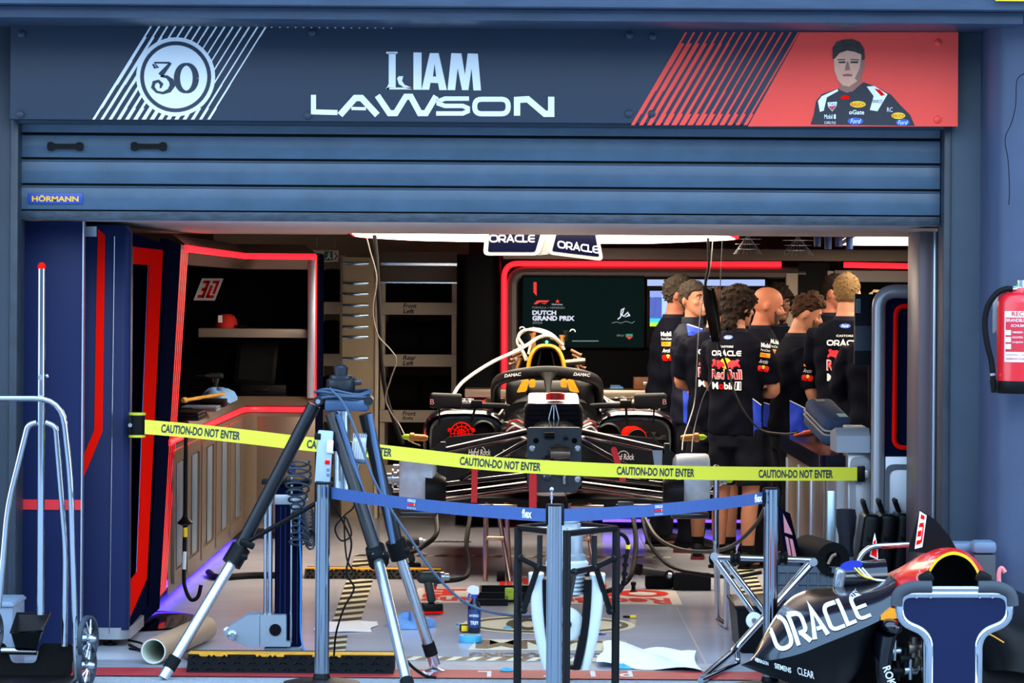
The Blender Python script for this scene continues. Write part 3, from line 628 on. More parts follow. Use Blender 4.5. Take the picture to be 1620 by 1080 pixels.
put_polys([[(q.x + 0.102, q.z + 0.01), (q.x + 0.112, q.z + 0.01), (q.x + 0.134, q.z + 0.04), (q.x + 0.112, q.z + 0.07), (q.x + 0.102, q.z + 0.07), (q.x + 0.122, q.z + 0.04)]] + [[(q.x - 0.05, q.z + 0.012 + i * 0.014), (q.x + 0.02, q.z + 0.012 + i * 0.014), (q.x + 0.02, q.z + 0.018 + i * 0.014), (q.x - 0.05, q.z + 0.018 + i * 0.014)] for i in range(4)], (0, 27.899, 0), X3, Z3, mat('sign_red', (190, 40, 44), 0.5), ex, 'red_marks', 0.002)
TYRE = mat('tyre_rubber', (12, 12, 13), 0.75)
def tyre(x, y, z, R, w, m_=TYRE):
    b = B(); pr = [(R * 0.58, 0.03), (R * 0.66, 0.0), (R * 0.9, 0.0), (R * 0.98, 0.03), (R, 0.07), (R, w - 0.07), (R * 0.98, w - 0.03), (R * 0.9, w), (R * 0.66, w), (R * 0.58, w - 0.03)]
    rings = []
    for k in range(29):
        a_ = 2 * PI * k / 28; rings.append([Vector((x - w / 2 + h, y + r * math.cos(a_), z + r * math.sin(a_))) for r, h in pr])
    b.loft(rings, cap=False); return b
labels3 = ['top', 'middle', 'bottom']
def rack(x0, x1, Y, texts, where, panel):
    t = thing('tyre_rack', 'tall beige tyre rack with labelled bars ' + where, 'tyre rack', ((x0 + x1) / 2, Y, 0))
    for x in (x0, x1 - 0.04):
        b = B(); b.box(x, x + 0.04, Y, Y + 0.05, 0, 2.02, 0.004); b.build('upright', BEIGED, t)
        b = B(); b.box(x, x + 0.04, Y + 0.7, Y + 0.75, 0, 2.02, 0.004); b.build('upright', BEIGED, t)
    bars = [WZ(660, 488, Y), WZ(660, 570, Y), WZ(660, 658, Y), WZ(660, 745, Y)]
    for z, tx in zip(bars, texts):
        b = B(); b.box(x0, x1, Y - 0.03, Y, z - 0.048, z + 0.048, 0.004); br = b.build('label_bar', BEIGED, t)
        b = B(); b.box(x0, x1, Y, Y + 0.75, z - 0.045, z - 0.03); b.build('shelf', BEIGED, t)
        if tx:
            w1, w2 = tx.split(' ')
            xt = x0 + (x1 - x0) * 0.3
            put_text(w1, (xt, Y - 0.03, z + 0.004), X3, Z3, 0.105, 0.036, BLACK, br, shear=0.2, bold=0.02)
            put_text(w2, (xt, Y - 0.03, z - 0.038), X3, Z3, 0.085, 0.036, BLACK, br, shear=0.2, bold=0.02)
    if panel:
        b = B(); b.box(x0, x1, Y - 0.02, Y, WZ(660, 446, Y), WZ(660, 398, Y), 0.004); b.build('header_board', mat('header_brown', (118, 104, 88), 0.5), t)
        b = B(); b.box(x0, x1, Y - 0.028, Y - 0.02, WZ(660, 420, Y), WZ(660, 416, Y)); b.build('header_strip', mat('slat_mirror', (190, 214, 226), 0.15, 0.9), t)
        b = B(); b.box(x0, x1, Y - 0.028, Y - 0.02, WZ(660, 448, Y), WZ(660, 446, Y)); b.build('header_strip', MATS['slat_mirror'], t)
    return bars
YR = 28.2
x0, x1 = WX(601, 600, YR), WX(722, 600, YR)
bars = rack(x0, x1, YR, ['Front Left', 'Rear Left', 'Front Right', None], 'beside the black column', True)
for k, z in enumerate(bars[:3]):
    for j, (w, xx) in enumerate(((0.27, x0 + 0.17), (0.27, x0 + 0.45))):
        one(tyre(xx, YR + 0.36, z - 0.03 + 0.17, 0.17, w), 'racing_tyre', TYRE, f'black racing tyre on the {labels3[k]} shelf of the labelled rack, {"left" if j == 0 else "right"} one', 'tyre', 'tyres in the labelled rack')
x0b, x1b = WX(497, 600, YR + 0.1), WX(545, 600, YR + 0.1)
bars = rack(x0b, x1b, YR + 0.1, [None] * 4, 'behind the corner workbench', False)
for k, z in enumerate(bars[:3]):
    one(tyre((x0b + x1b) / 2, YR + 0.46, z - 0.03 + 0.17, 0.17, 0.15), 'racing_tyre', TYRE, f'black racing tyre on the {labels3[k]} shelf of the narrow rack', 'tyre', 'tyres in the narrow rack')
b = B(); b.box(-2.4, -0.35, 28.95, 29.0, 1.7, 2.75); b.build('back_board', BEIGE).__setitem__('kind', 'structure'); bpy.data.objects['back_board'].name = 'wall_beige_board'
b = B(); b.prism(rrect(WX(722, 500, 26.9), WX(792, 500, 26.9), 26.9, 27.5, 0.09, 6), (0, 0, 0), X3, Y3, (0, 0, 2.02)); one(b, 'rounded_column', mat('column_black', (5, 5, 8), 0.4, spec=0.05), 'tall black rounded column left of the red lit screen wall', 'column')

YW = 27.1
sw = thing('screen_wall', 'black screen wall with red light frame and bronze trim at the back', 'wall unit', (WX(1020, 600, YW), YW, 0))
xa, xb = WX(800, 500, YW), WX(1262, 500, YW); zt = WZ(1000, 418, YW)
b = B(); b.box(xa + 0.02, xb, YW + 0.05, YW + 0.12, 0.1, zt); b.build('panel', mat('screen_wall_black', (5, 5, 9), 0.5, spec=0.05), sw)
led = [W(797, 780, YW), Vector((WX(797, 500, YW), YW, zt)), W(1236, 418, YW)]
lp = round_poly(led, [0, 0.11, 0], 8, False)
b = B(); b.tube(lp, 0.021, 10); b.build('light_strip', REDLED, sw)
b = B(); fr = round_poly([Vector((p.x, p.y, p.z)) + Vector((0.06, 0.02, -0.065)) for p in [led[0], led[1], W(1262, 418, YW)]], [0, 0.11, 0], 8, False)
b.tube(fr, 0.045, 8); b.build('frame', mat('frame_grey', (128, 120, 118), 0.35, 0.5), sw)
b = B(); b.box(xa - 0.02, 3.3, YW - 0.02, YW + 0.2, zt + 0.035, zt + 0.12); b.build('header', BRONZE, sw)
b = B(); b.box(WX(1243, 500, YW), WX(1261, 500, YW), YW - 0.05, YW + 0.05, 0.9, zt - 0.06); b.build('post', BEIGED, sw)
b = B(); b.box(WX(1262, 500, YW), WX(1312, 500, YW), YW - 0.02, YW + 0.1, 0.0, zt + 0.02); b.build('dark_column', BLACK, sw)
b = B(); b.box(WX(1308, 500, YW), WX(1317, 500, YW), YW - 0.05, YW + 0.05, 0.9, zt - 0.04); b.build('post', BEIGED, sw)
b = B(); b.box(WX(1312, 500, YW), 3.3, YW + 0.05, YW + 0.1, 0.0, zt); b.build('panel', MATS['screen_wall_black'], sw)
b = B(); b.tube([W(1335, 419, YW), Vector((3.0, YW, zt))], 0.021, 8); b.build('light_strip', REDLED, sw)
b = B(); b.box(WX(1320, 500, YW), 3.3, YW, YW + 0.05, zt - 0.12, zt - 0.035); b.build('frame', MATS['frame_grey'], sw)
bc = thing('back_counter', 'long bronze counter with a red light line behind the race car', 'counter', (0.9, 26.7, 0))
b = B(); b.box(WX(735, 640, 26.4), 2.5, 26.4, 26.88, 0.97, 1.03, 0.006); b.build('worktop', mat('counter_bronze', (176, 160, 142), 0.3, 0.5), bc)
b = B(); b.box(WX(735, 640, 26.4), 2.5, 26.42, 26.45, 0.895, 0.945); b.build('light_strip', REDLED, bc)
b = B(); b.box(WX(735, 640, 26.4), 2.5, 26.46, 26.88, 0.12, 0.97); b.build('cabinet', mat('counter_navy', (12, 12, 20), 0.35), bc)
b = B(); b.box(WX(955, 640, 26.4), 2.5, 26.44, 26.47, 0.06, 0.08); b.build('floor_light', glow('blue_led', (70, 40, 255), 5.0), bc)
q = W(1021, 617, 26.7); bx_ = thing('wooden_box', 'small brown wooden box on the back counter', 'box', (q.x, 26.7, 1.03))
b = B(); b.box(q.x - 0.09, q.x + 0.09, 26.62, 26.8, 1.031, 1.12, 0.004); b.build('case', mat('box_wood', (142, 84, 40), 0.5, noise=0.2, scale=12), bx_)
b = B(); b.box(q.x - 0.02, q.x + 0.02, 26.612, 26.622, 1.06, 1.085, 0.002); b.build('latch', STEEL, bx_)
q = W(975, 617, 26.6); b = B(); b.box(q.x - 0.05, q.x + 0.05, 26.55, 26.65, 1.031, 1.05, 0.008); b.box(q.x - 0.045, q.x + 0.03, 26.56, 26.64, 1.05, 1.06, 0.005); one(b, 'folded_cloth', MATS['cloth_blue'], 'small folded blue cloth on the back counter', 'cloth')
def tv(px0, px1, py0, py1, label, Y=YW - 0.03):
    a, c = W(px0, py1, Y), W(px1, py0, Y)
    t = thing('television', label, 'screen', ((a.x + c.x) / 2, Y, a.z), 'screens on the back wall')
    b = B(); b.box(a.x, c.x, Y, Y + 0.05, a.z, c.z, 0.006); b.build('housing', BLACK, t)
    return t, a, c
t1, a, c = tv(825, 1021, 437, 550, 'wall screen showing the dark green race title page', YW - 0.03); YT = YW - 0.031
b = B(); b.box(a.x + 0.012, c.x - 0.012, YT - 0.001, YT, a.z + 0.012, c.z - 0.012); b.build('display', mat('display_green', (4, 8, 8), 0.3, emit=(14, 32, 30), es=0.45, spec=0.0), t1)
EW = glow('print_glow', (196, 204, 226), 0.55); ER = glow('print_red_glow', (220, 30, 36), 0.6); EG = glow('print_grey_glow', (120, 130, 140), 0.4)
def tw_(t, x0, x1, y0, y1, m, **k): word(t, x0, x1, y0, y1, m, t1, YT, 0.003, **k)
tw_('DUTCH', 842, 880, 491, 498, EW, bold=0.05); tw_('GRAND PRIX', 842, 909, 499.5, 507, EW, bold=0.05); tw_('2026', 842, 858, 508.5, 512, EG); tw_('FORMULA 1 HEINEKEN', 842, 893, 485, 488, EG); tw_('Heineken', 873, 890, 480, 482.5, EW)
tw_('REPLAY', 976, 988, 529, 532, EG)
def tpoly(pts, m, n): put_polys([[wp(x, y, YT) for x, y in p] for p in pts], (0, YT, 0), X3, Z3, m, t1, n, 0.003)
tpoly([[(844, 446), (849, 446), (849, 468), (844, 462)]], ER, 'red_bar'); tpoly([[(843, 516), (848, 519), (848, 531), (843, 527)]], ER, 'red_bar')
tpoly([[(844, 481), (850, 475), (869, 475), (866, 478), (854, 478), (849, 481)], [(856, 480), (865, 479), (863, 481)]], ER, 'race_emblem')
tpoly([[(882, 473), (883, 475.5), (885.5, 475.5), (883.5, 477), (884.5, 479.5), (882, 478), (879.5, 479.5), (880.5, 477), (878.5, 475.5), (881, 475.5)]], ER, 'star')
tpoly(stroke([(977, 505), (981, 502), (985, 495), (987, 488), (983, 490), (982, 497), (987, 500), (993, 494), (996, 499), (990, 501), (996, 497)], 1.8), EW, 'circuit_outline')
tpoly(stroke([(968, 511), (975, 509), (982, 511), (990, 508), (1000, 511), (1004, 508)], 1), EG, 'handwriting')
tpoly([[(990, 528), (1001, 528), (1001, 532), (990, 532)]], glow('teal_glow', (30, 140, 110), 0.5), 'shield_top'); tpoly([[(990, 532.5), (1001, 532.5), (995.5, 537)]], ER, 'shield')
tpoly([[(905, 538.5), (947, 538.5), (947, 540), (905, 540)]], EG, 'rule')
t2, a, c = tv(1022, 1214, 440, 550, 'wall screen with pale blue windows behind the standing crew')
def tp2(x0, x1, y0, y1, m, n): put_polys([[wp(x0, y1, YT), wp(x1, y1, YT), wp(x1, y0, YT), wp(x0, y0, YT)]], (0, YT, 0), X3, Z3, m, t2, n, 0.002)
tp2(1024, 1210, 442, 452, glow('win_blue', (140, 160, 215), 0.9), 'title_bar'); tp2(1028, 1068, 460, 504, glow('win_pale', (120, 140, 210), 0.9), 'window'); tp2(1028, 1047, 470, 504, glow('win_slate', (70, 84, 130), 0.7), 'window_pane')
tp2(1047, 1068, 461, 503, glow('win_lilac', (150, 172, 226), 0.9), 'window_pane'); tp2(1028, 1066, 503, 510, glow('win_cyan', (40, 180, 210), 0.9), 'cyan_strip'); tp2(1028, 1066, 510, 516, glow('win_lime', (170, 220, 40), 0.9), 'lime_strip')

LB = glow('ceiling_light', (255, 238, 212), 6.0)
def lightbox(name, label, pts, z, r):
    t = thing(name, label, 'ceiling light', (sum(p[0] for p in pts) / len(pts), sum(p[1] for p in pts) / len(pts), z))
    P = [(p.x, p.y) for p in round_poly(pts, r, 8)]
    b = B(); b.prism(P, (0, 0, z), X3, Y3, (0, 0, 0.03)); b.build('diffuser', LB, t)
    b = B(); b.tube([Vector((x, y, z + 0.012)) for x, y in P], 0.014, 6, closed=True); b.build('rim', REDLED if 'centre' in label else SILVER, t)
    b = B(); b.prism([(x * 1.0, y) for x, y in P], (0, 0, z + 0.031), X3, Y3, (0, 0, 0.05)); b.build('housing', SILVER, t)
    return t
lightbox('ceiling_light', 'large white light box on the centre of the ceiling', [(-0.95, 20.95), (1.25, 20.95), (1.45, 23.0), (0.9, 25.3), (-0.6, 24.6), (-1.0, 23.0)], 2.085, 0.5)
lightbox('ceiling_light', 'white light box on the ceiling above the right workbench', [(2.0, 20.95), (3.3, 20.95), (3.3, 25.2), (2.3, 25.2)], 2.085, 0.2)
lightbox('ceiling_light', 'white light box on the ceiling above the left workbench', [(-3.3, 20.95), (-2.62, 20.95), (-2.62, 25.0), (-3.3, 25.0)], 2.085, 0.2)
for x, y in ((0.1, 22.6), (2.75, 23)): pass
b = B(); b.box(-2.4, -0.98, 20.85, 21.6, 2.08, 2.12, 0.01); struct(b, 'ceiling_band', mat('ceiling_band', (170, 156, 150), 0.4))
YO = 21.4
hs = thing('hanging_display', 'white framed twin display angled in a shallow V hanging from the ceiling', 'sign', (WX(858, 395, YO), YO, WZ(858, 415, YO)))
for k, (p0, p1, p2, p3, txt) in enumerate([((764, 404), (853, 404), (866, 364), (768, 364), (774, 847, 383, 370)), ((866, 402), (955, 413), (946, 366), (877, 364), (882, 948, 392, 375))]):
    def hq(px, py): q_ = W(px, py, YO); return (q_.x, q_.z)
    o_ = [(p.x, p.y) for p in round_poly([hq(*p0), hq(*p1), hq(*p2), hq(*p3)], 0.035, 5)]
    b = B(); b.prism(o_, (0, YO, 0), X3, Z3, (0, 0.09, 0)); fr = b.build('frame', mat('frame_white', (168, 170, 170), .45), hs)
    cx = sum(p[0] for p in (hq(*p0), hq(*p1), hq(*p2), hq(*p3))) / 4; cz = sum(p[1] for p in (hq(*p0), hq(*p1), hq(*p2), hq(*p3))) / 4
    i_ = [(p.x, p.y) for p in round_poly([(cx + (x - cx) * 0.84, cz + (z - cz) * (0.8 if z < cz else 1.0) + 0.006) for x, z in (hq(*p0), hq(*p1), hq(*p2), hq(*p3))], 0.012, 4)]
    b = B(); b.prism(i_, (0, YO - 0.004, 0), X3, Z3, (0, 0.006, 0)); sc_ = b.build('screen', mat('display_navy', (8, 10, 36), 0.2, spec=.1), fr)
    x0_, x1_, yb_, yt_ = txt
    A = W(x0_, yb_, YO - 0.006); C = W(x1_, yb_ + (9 if k else 0), YO - 0.006); w_ = (C - A).length
    put_polys(oracle(w_, 0.044, 0.16), A, (C - A), Z3, glow('sign_white', (240, 242, 250), 0.9), fr, 'wordmark', 0.003)
b = B(); b.prism([hq(850, 404), hq(868, 402), hq(878, 366), hq(856, 366)], (0, YO + 0.03, 0), X3, Z3, (0, 0.03, 0)); b.build('bridge', MATS['frame_white'], hs)
for px in (790, 930):
    q = W(px, 366, YO + 0.05); b = B(); b.cyl((q.x, YO + 0.05, q.z - 0.02), (q.x, YO + 0.05, 2.76), 0.012, n=8); b.build('hanger', ALU, hs)
for k, (px, py) in enumerate(((1183, 386), (1262, 388))):
    Y = 21.5; q = W(px, py, Y); t = thing('cable_basket', ['wire mesh cable basket under the ceiling left of the other', 'larger wire mesh cable basket under the ceiling above the bald man'][k], 'basket', (q.x, Y, q.z - 0.06), 'cable baskets')
    b = B(); r = 0.085 + 0.01 * k
    for i in range(10):
        a_ = PI * i / 10; b.tube([(q.x + r * math.cos(a_) * math.cos(u_), Y + r * math.sin(a_) * math.cos(u_), q.z + 0.06 - 0.12 * math.cos(u_ - PI / 2 if False else u_) ) for u_ in [(-PI / 2 + PI * j / 10) for j in range(11)]], 0.0016, 4)
    b.build('wire_cage', STEEL, t)
    b = B()
    for h in (0.0, 0.03, 0.06, -0.03): 
        rr_ = r * math.sqrt(max(0.05, 1 - ((0.06 - h) / 0.12) ** 2)); b.tube([(q.x + rr_ * math.cos(2 * PI * j / 20), Y + rr_ * math.sin(2 * PI * j / 20), q.z + h) for j in range(20)], 0.0016, 4, closed=True)
    b.build('wire_rings', STEEL, t)
    b = B(); b.cyl((q.x, Y, q.z + 0.05), (q.x, Y, 2.76), 0.006, n=6); b.build('hanger', STEEL, t)
for k in range(4):
    q = W(1293 + k * 17, 382 + (k % 2) * 4, 21.6); b = B(); b.cyl((q.x, 21.6, q.z - 0.03), (q.x, 21.6, q.z + 0.05), 0.02, 0.024, 10); b.cyl((q.x, 21.6, q.z + 0.05), (q.x, 21.6, 2.76), 0.012, n=8)
    one(b, 'power_connector', mat('connector_blue', (26, 62, 120), 0.5), f'blue power connector hanging under the ceiling, {["first", "second", "third", "fourth"][k]} from the left', 'connector', 'blue power connectors')

rc = thing('rounded_cabinet', 'tall silver edged cabinet with dark panel and red outline at the right of the opening', 'cabinet', (2.1, 18.5, 0))
YQ = 18.3; X0, X1 = WX(1380, 600, YQ), WX(1470, 600, YQ)
def rq(px, py, Y=YQ): q_ = W(px, py, Y); return (q_.x, q_.z)
zt_ = WZ(1420, 450, YQ)
b = B(); b.tube([Vector(p) for p in round_poly([(X0 + 0.035, YQ + 0.035, 0.02), (X0 + 0.035, YQ + 0.035, zt_ - 0.035), (2.6, YQ + 0.035, zt_ - 0.035)], [0, 0.09, 0], 8, False)], 0.036, 12); b.build('silver_edge', SILVER, rc)
b = B(); b.box(X0 + 0.05, 2.6, YQ + 0.03, YQ + 0.5, 0.02, zt_ - 0.04); b.build('carcass', NAVYD, rc)
b = B(); pth = [Vector((p.x, YQ + 0.022, p.y)) for p in round_poly([rq(1470, 484), rq(1418, 484), rq(1415, 708), rq(1470, 708)], [0, 0.05, 0.05, 0], 6, False)]
b.tube(pth, 0.013, 6); b.build('red_outline', REDP, rc)
b = B(); b.box(X0 + 0.07, 2.6, YQ + 0.005, YQ + 0.03, 0.05, WZ(1420, 722, YQ), 0.004); b.build('lower_panel', SILVER, rc)
o_ = rrect(rq(1405, 0)[0], 2.55, 0.1, WZ(1420, 734, YQ), 0.05, 4); i_ = rrect(rq(1412, 0)[0], 2.5, 0.16, WZ(1420, 742, YQ), 0.04, 4)
b = B(); b.frame(o_, i_, (0, YQ - 0.006, 0), X3, Z3, (0, 0.012, 0)); b.build('panel_rim', mat('rim_grey', (104, 110, 120), 0.4, 0.4), rc)
dp = thing('door_post', 'bronze and silver upright post at the right door jamb', 'post', (WX(1465, 600, 17.4), 17.4, 0))
b = B(); b.box(WX(1453, 600, 17.4), WX(1475, 600, 17.4), 17.4, 17.9, 0, WZ(1460, 366, 17.4), 0.003); b.build('bronze_face', mat('post_mauve', (92, 78, 84), 0.4, 0.2), dp)
b = B(); b.box(WX(1475, 600, 17.4), WX(1480, 600, 17.4), 17.38, 17.9, 0, WZ(1460, 366, 17.4), 0.003); b.build('silver_edge', ALU, dp)
b = B(); b.box(WX(1480, 600, 17.4), WX(1488, 600, 17.4), 17.45, 17.9, 0, WZ(1460, 366, 17.4)); b.build('shadow_gap', BLACK, dp)
XB = 1.60
rb = thing('right_workbench', 'navy topped workbench with bronze doors in front of the crew', 'workbench', (1.95, 19.9, 0))
tp = round_poly([(XB, 18.62), (XB, 21.45), (2.55, 21.45), (2.55, 18.62)], [0.09, 0.02, 0.02, 0.02], 6)
b = B(); b.prism([(p.x, p.y) for p in tp], (0, 0, 0.82), X3, Y3, (0, 0, 0.09)); b.build('worktop', mat('worktop_navy', (12, 15, 34), 0.14), rb)
b = B(); b.prism([(p.x, p.y) for p in round_poly([(XB + 0.05, 18.68), (XB + 0.05, 21.4), (2.5, 21.4), (2.5, 18.68)], [0.13, 0.02, 0.02, 0.02], 8)], (0, 0, 0.04), X3, Y3, (0, 0, 0.78)); b.build('carcass', mat('bench_silver', (176, 176, 178), 0.3, 0.55), rb)
for k, (a_, c_) in enumerate(((18.85, 19.65), (19.7, 20.5), (20.55, 21.35))):
    b = B(); b.box(XB + 0.035, XB + 0.052, a_, c_, 0.08, 0.80, 0.005); d = b.build('door', BRONZE, rb)
    b = B(); b.box(XB + 0.025, XB + 0.04, c_ - 0.12, c_ - 0.05, 0.1, 0.78, 0.006); b.build('handle', ALU, d)
    b = B(); b.box(XB + 0.03, XB + 0.05, c_ - 0.05, c_ - 0.0, 0.1, 0.78); b.build('slot', BLACK, d)
xc = WX(1341, 700, 18.5)
b = B(); b.box(xc, X0 + 0.02, 18.48, 18.75, 0.05, WZ(1350, 712, 18.5), 0.006); cabn = b.build('side_cabinet', mat('bench_silver', (176, 176, 178), 0.3, 0.55), rb)
b = B(); b.frame(rrect(xc + 0.01, X0 + 0.01, 0.1, WZ(1350, 722, 18.5), 0.04, 4), rrect(xc + 0.04, X0 - 0.01, 0.14, WZ(1350, 735, 18.5), 0.03, 4), (0, 18.47, 0), X3, Z3, (0, 0.015, 0)); b.build('rim', SILVER, cabn)
q = W(1315, 872, 18.4); b = B(); b.box(q.x - 0.021, q.x + 0.021, 18.4, 18.44, 0.0, WZ(1315, 776, 18.4), 0.004); bar = one(b, 'upright_bar', mat('bar_steel', (168, 190, 206), 0.3, 0.8), 'square aluminium bar leaning upright against the right workbench', 'bar')
q0, q1 = W(1323, 700, 18.45), W(1376, 680, 18.45)
ib = thing('instrument_box', 'light grey wedge shaped instrument on the right workbench beside the silver post', 'instrument', ((q0.x + q1.x) / 2, 18.6, 0.94))
b = B(); b.prism([(18.42, 0.935), (18.8, 0.935), (18.8, 1.03), (18.5, 1.06), (18.42, 1.02)], (q0.x, 0, 0), Y3, Z3, (q1.x - q0.x, 0, 0)); b.build('case', mat('instrument_grey', (150, 160, 172), 0.45), ib)
b = B(); b.box(q0.x + 0.06, q1.x - 0.01, 18.55, 18.75, 1.045, 1.065, 0.004); b.build('top_plate', mat('plate_beige', (170, 160, 144), 0.5), ib)
cs = thing('padded_case', 'padded navy zip case with a pale label lying on the right workbench', 'case', (WX(1310, 690, 19.2), 19.2, 0.911))
Rm = Euler((0.30, 0.0, 0.26)).to_matrix()
cc_ = Vector((WX(1311, 680, 19.2), 19.25, 1.065))
SOFT = mat('case_fabric', (62, 78, 108), 0.8, bump=0.25, scale=90)
b = B(); b.obox(cc_ + Rm @ Vector((0, 0, -0.045)), (0.16, 0.36, 0.08), Rm, 0.035, 4); b.build('lower_shell', SOFT, cs)
b = B(); b.obox(cc_ + Rm @ Vector((0, 0, 0.035)), (0.16, 0.36, 0.08), Rm, 0.035, 4); b.build('upper_shell', SOFT, cs)
zp = [cc_ + Rm @ Vector(p) for p in ((-0.08, -0.18, -0.005), (-0.08, 0.18, -0.005), (0.08, 0.18, -0.005), (0.08, -0.18, -0.005))]
b = B(); b.tube([p + Rm @ Vector((0, 0, 0.013)) for p in round_poly(zp, 0.03, 4)], 0.006, 6, closed=True); b.build('zip', mat('zip_tape', (188, 176, 156), 0.6), cs)
b = B(); b.tube([p + Rm @ Vector((0, 0, -0.01)) for p in round_poly(zp, 0.03, 4)], 0.006, 6, closed=True); b.build('zip', MATS['zip_tape'], cs)
b = B(); b.obox(cc_ + Rm @ Vector((0.03, -0.12, 0.0765)), (0.05, 0.05, 0.002), Rm); b.build('label_patch', mat('patch_mint', (170, 214, 214), 0.5), cs)
b = B(); b.obox(cc_ + Rm @ Vector((-0.01, 0.12, 0.0765)), (0.05, 0.03, 0.003), Rm); b.build('tab', MATS['zip_tape'], cs)
g0 = W(1262, 690, 20.6)
ORG_ = mat('glove_orange', (214, 84, 24), 0.65)
b = B()
b.tube(smooth_path([(1.62, 20.6, 0.93), (1.68, 20.6, 0.945), (1.76, 20.62, 0.955), (1.82, 20.64, 0.95)], 5), [0.016] * 5 + [0.024] * 5 + [0.034] * 5 + [0.036], 10, sq=(1.3, 0.8))
for k in range(4): b.tube([(1.81, 20.60 + k * 0.022, 0.96), (1.86, 20.57 + k * 0.03, 0.945 + 0.012 * (k % 2)), (1.885, 20.56 + k * 0.03, 0.925)], [0.014, 0.013, 0.01], 8)
b.tube([(1.77, 20.58, 0.955), (1.80, 20.53, 0.94), (1.83, 20.51, 0.93)], [0.014, 0.013, 0.010], 8)
one(b, 'work_glove', ORG_, 'orange work glove lying on the right workbench', 'glove')
mn = thing('monitor', 'dark monitor turned away above the right workbench', 'monitor', (WX(1366, 570, 19.0), 19.0, WZ(1366, 577, 19.0)))
a, c = W(1352, 577, 19.0), W(1381, 465, 19.0)
b = B(); b.box(a.x, c.x + 0.03, 19.0, 19.05, a.z, c.z, 0.004); b.build('housing', mat('monitor_dark', (24, 27, 34), 0.5), mn)
d0 = W(1352, 555, 18.99); d1 = W(1379, 515, 18.99)
b = B(); b.box(d0.x, d1.x, 18.985, 19.0, d0.z, d1.z, 0.003); b.build('bracket', mat('bracket_slate', (58, 70, 84), 0.5), mn)
q = W(1354, 495, 18.995); b = B(); b.box(q.x, q.x + 0.024, 18.992, 19.0, q.z, q.z + 0.075); lbp = b.build('badge', mat('badge_grey', (120, 150, 150), 0.4), mn)
put_text('Lenovo', (q.x + 0.019, 18.992, q.z + 0.006), Z3, -X3, 0.062, 0.014, BLACK, lbp, lift=0.001)
b = B(); b.cyl((c.x, 19.07, 0.911), (c.x, 19.07, a.z + 0.2), 0.016, n=10); b.box(c.x - .06, c.x + .03, 19.02, 19.12, .911, .92); b.build('stand_pole', BLACK, mn)
def remesh(b, vox, smooth_it=4, fac=0.5):
    me = b.mesh(0); o = bpy.data.objects.new('tmp', me); COL.objects.link(o)
    r = o.modifiers.new('r', 'REMESH'); r.mode = 'VOXEL'; r.voxel_size = vox
    s = o.modifiers.new('s', 'SMOOTH'); s.factor = fac; s.iterations = smooth_it
    dg = bpy.context.evaluated_depsgraph_get()
    out = bpy.data.meshes.new_from_object(o.evaluated_get(dg))
    bpy.data.objects.remove(o); bpy.data.meshes.remove(me)
    out.shade_smooth(); out.materials.clear()
    return out
HEADR = [(0.0, .020, -.086, -.045), (.012, .034, -.094, -.025), (.03, .047, -.097, .015), (.055, .058, -.097, .05), (.08, .065, -.096, .078), (.105, .070, -.095, .093), (.13, .0735, -.093, .101), (.155, .075, -.095, .105), (.18, .0735, -.088, .102), (.203, .065, -.072, .089), (.222, .046, -.048, .066), (.234, .016, -.012, .026)]
def head_ring(z, off=0.0, n=20, pw=0.9):
    for i in range(len(HEADR) - 1):
        a, c = HEADR[i], HEADR[i + 1]
        if a[0] <= z <= c[0]: break
    t = (z - a[0]) / (c[0] - a[0]); hw, fy, by = [a[j] + (c[j] - a[j]) * t for j in (1, 2, 3)]
    cy = (fy + by) / 2; ry = (by - fy) / 2; out = []
    for k in range(n):
        an = 2 * PI * k / n; cx, sy = math.cos(an), math.sin(an)
        out.append(Vector(((hw + off) * math.copysign(abs(cx) ** pw, cx), cy + (ry + off) * math.copysign(abs(sy) ** pw, sy), z)))
    return out
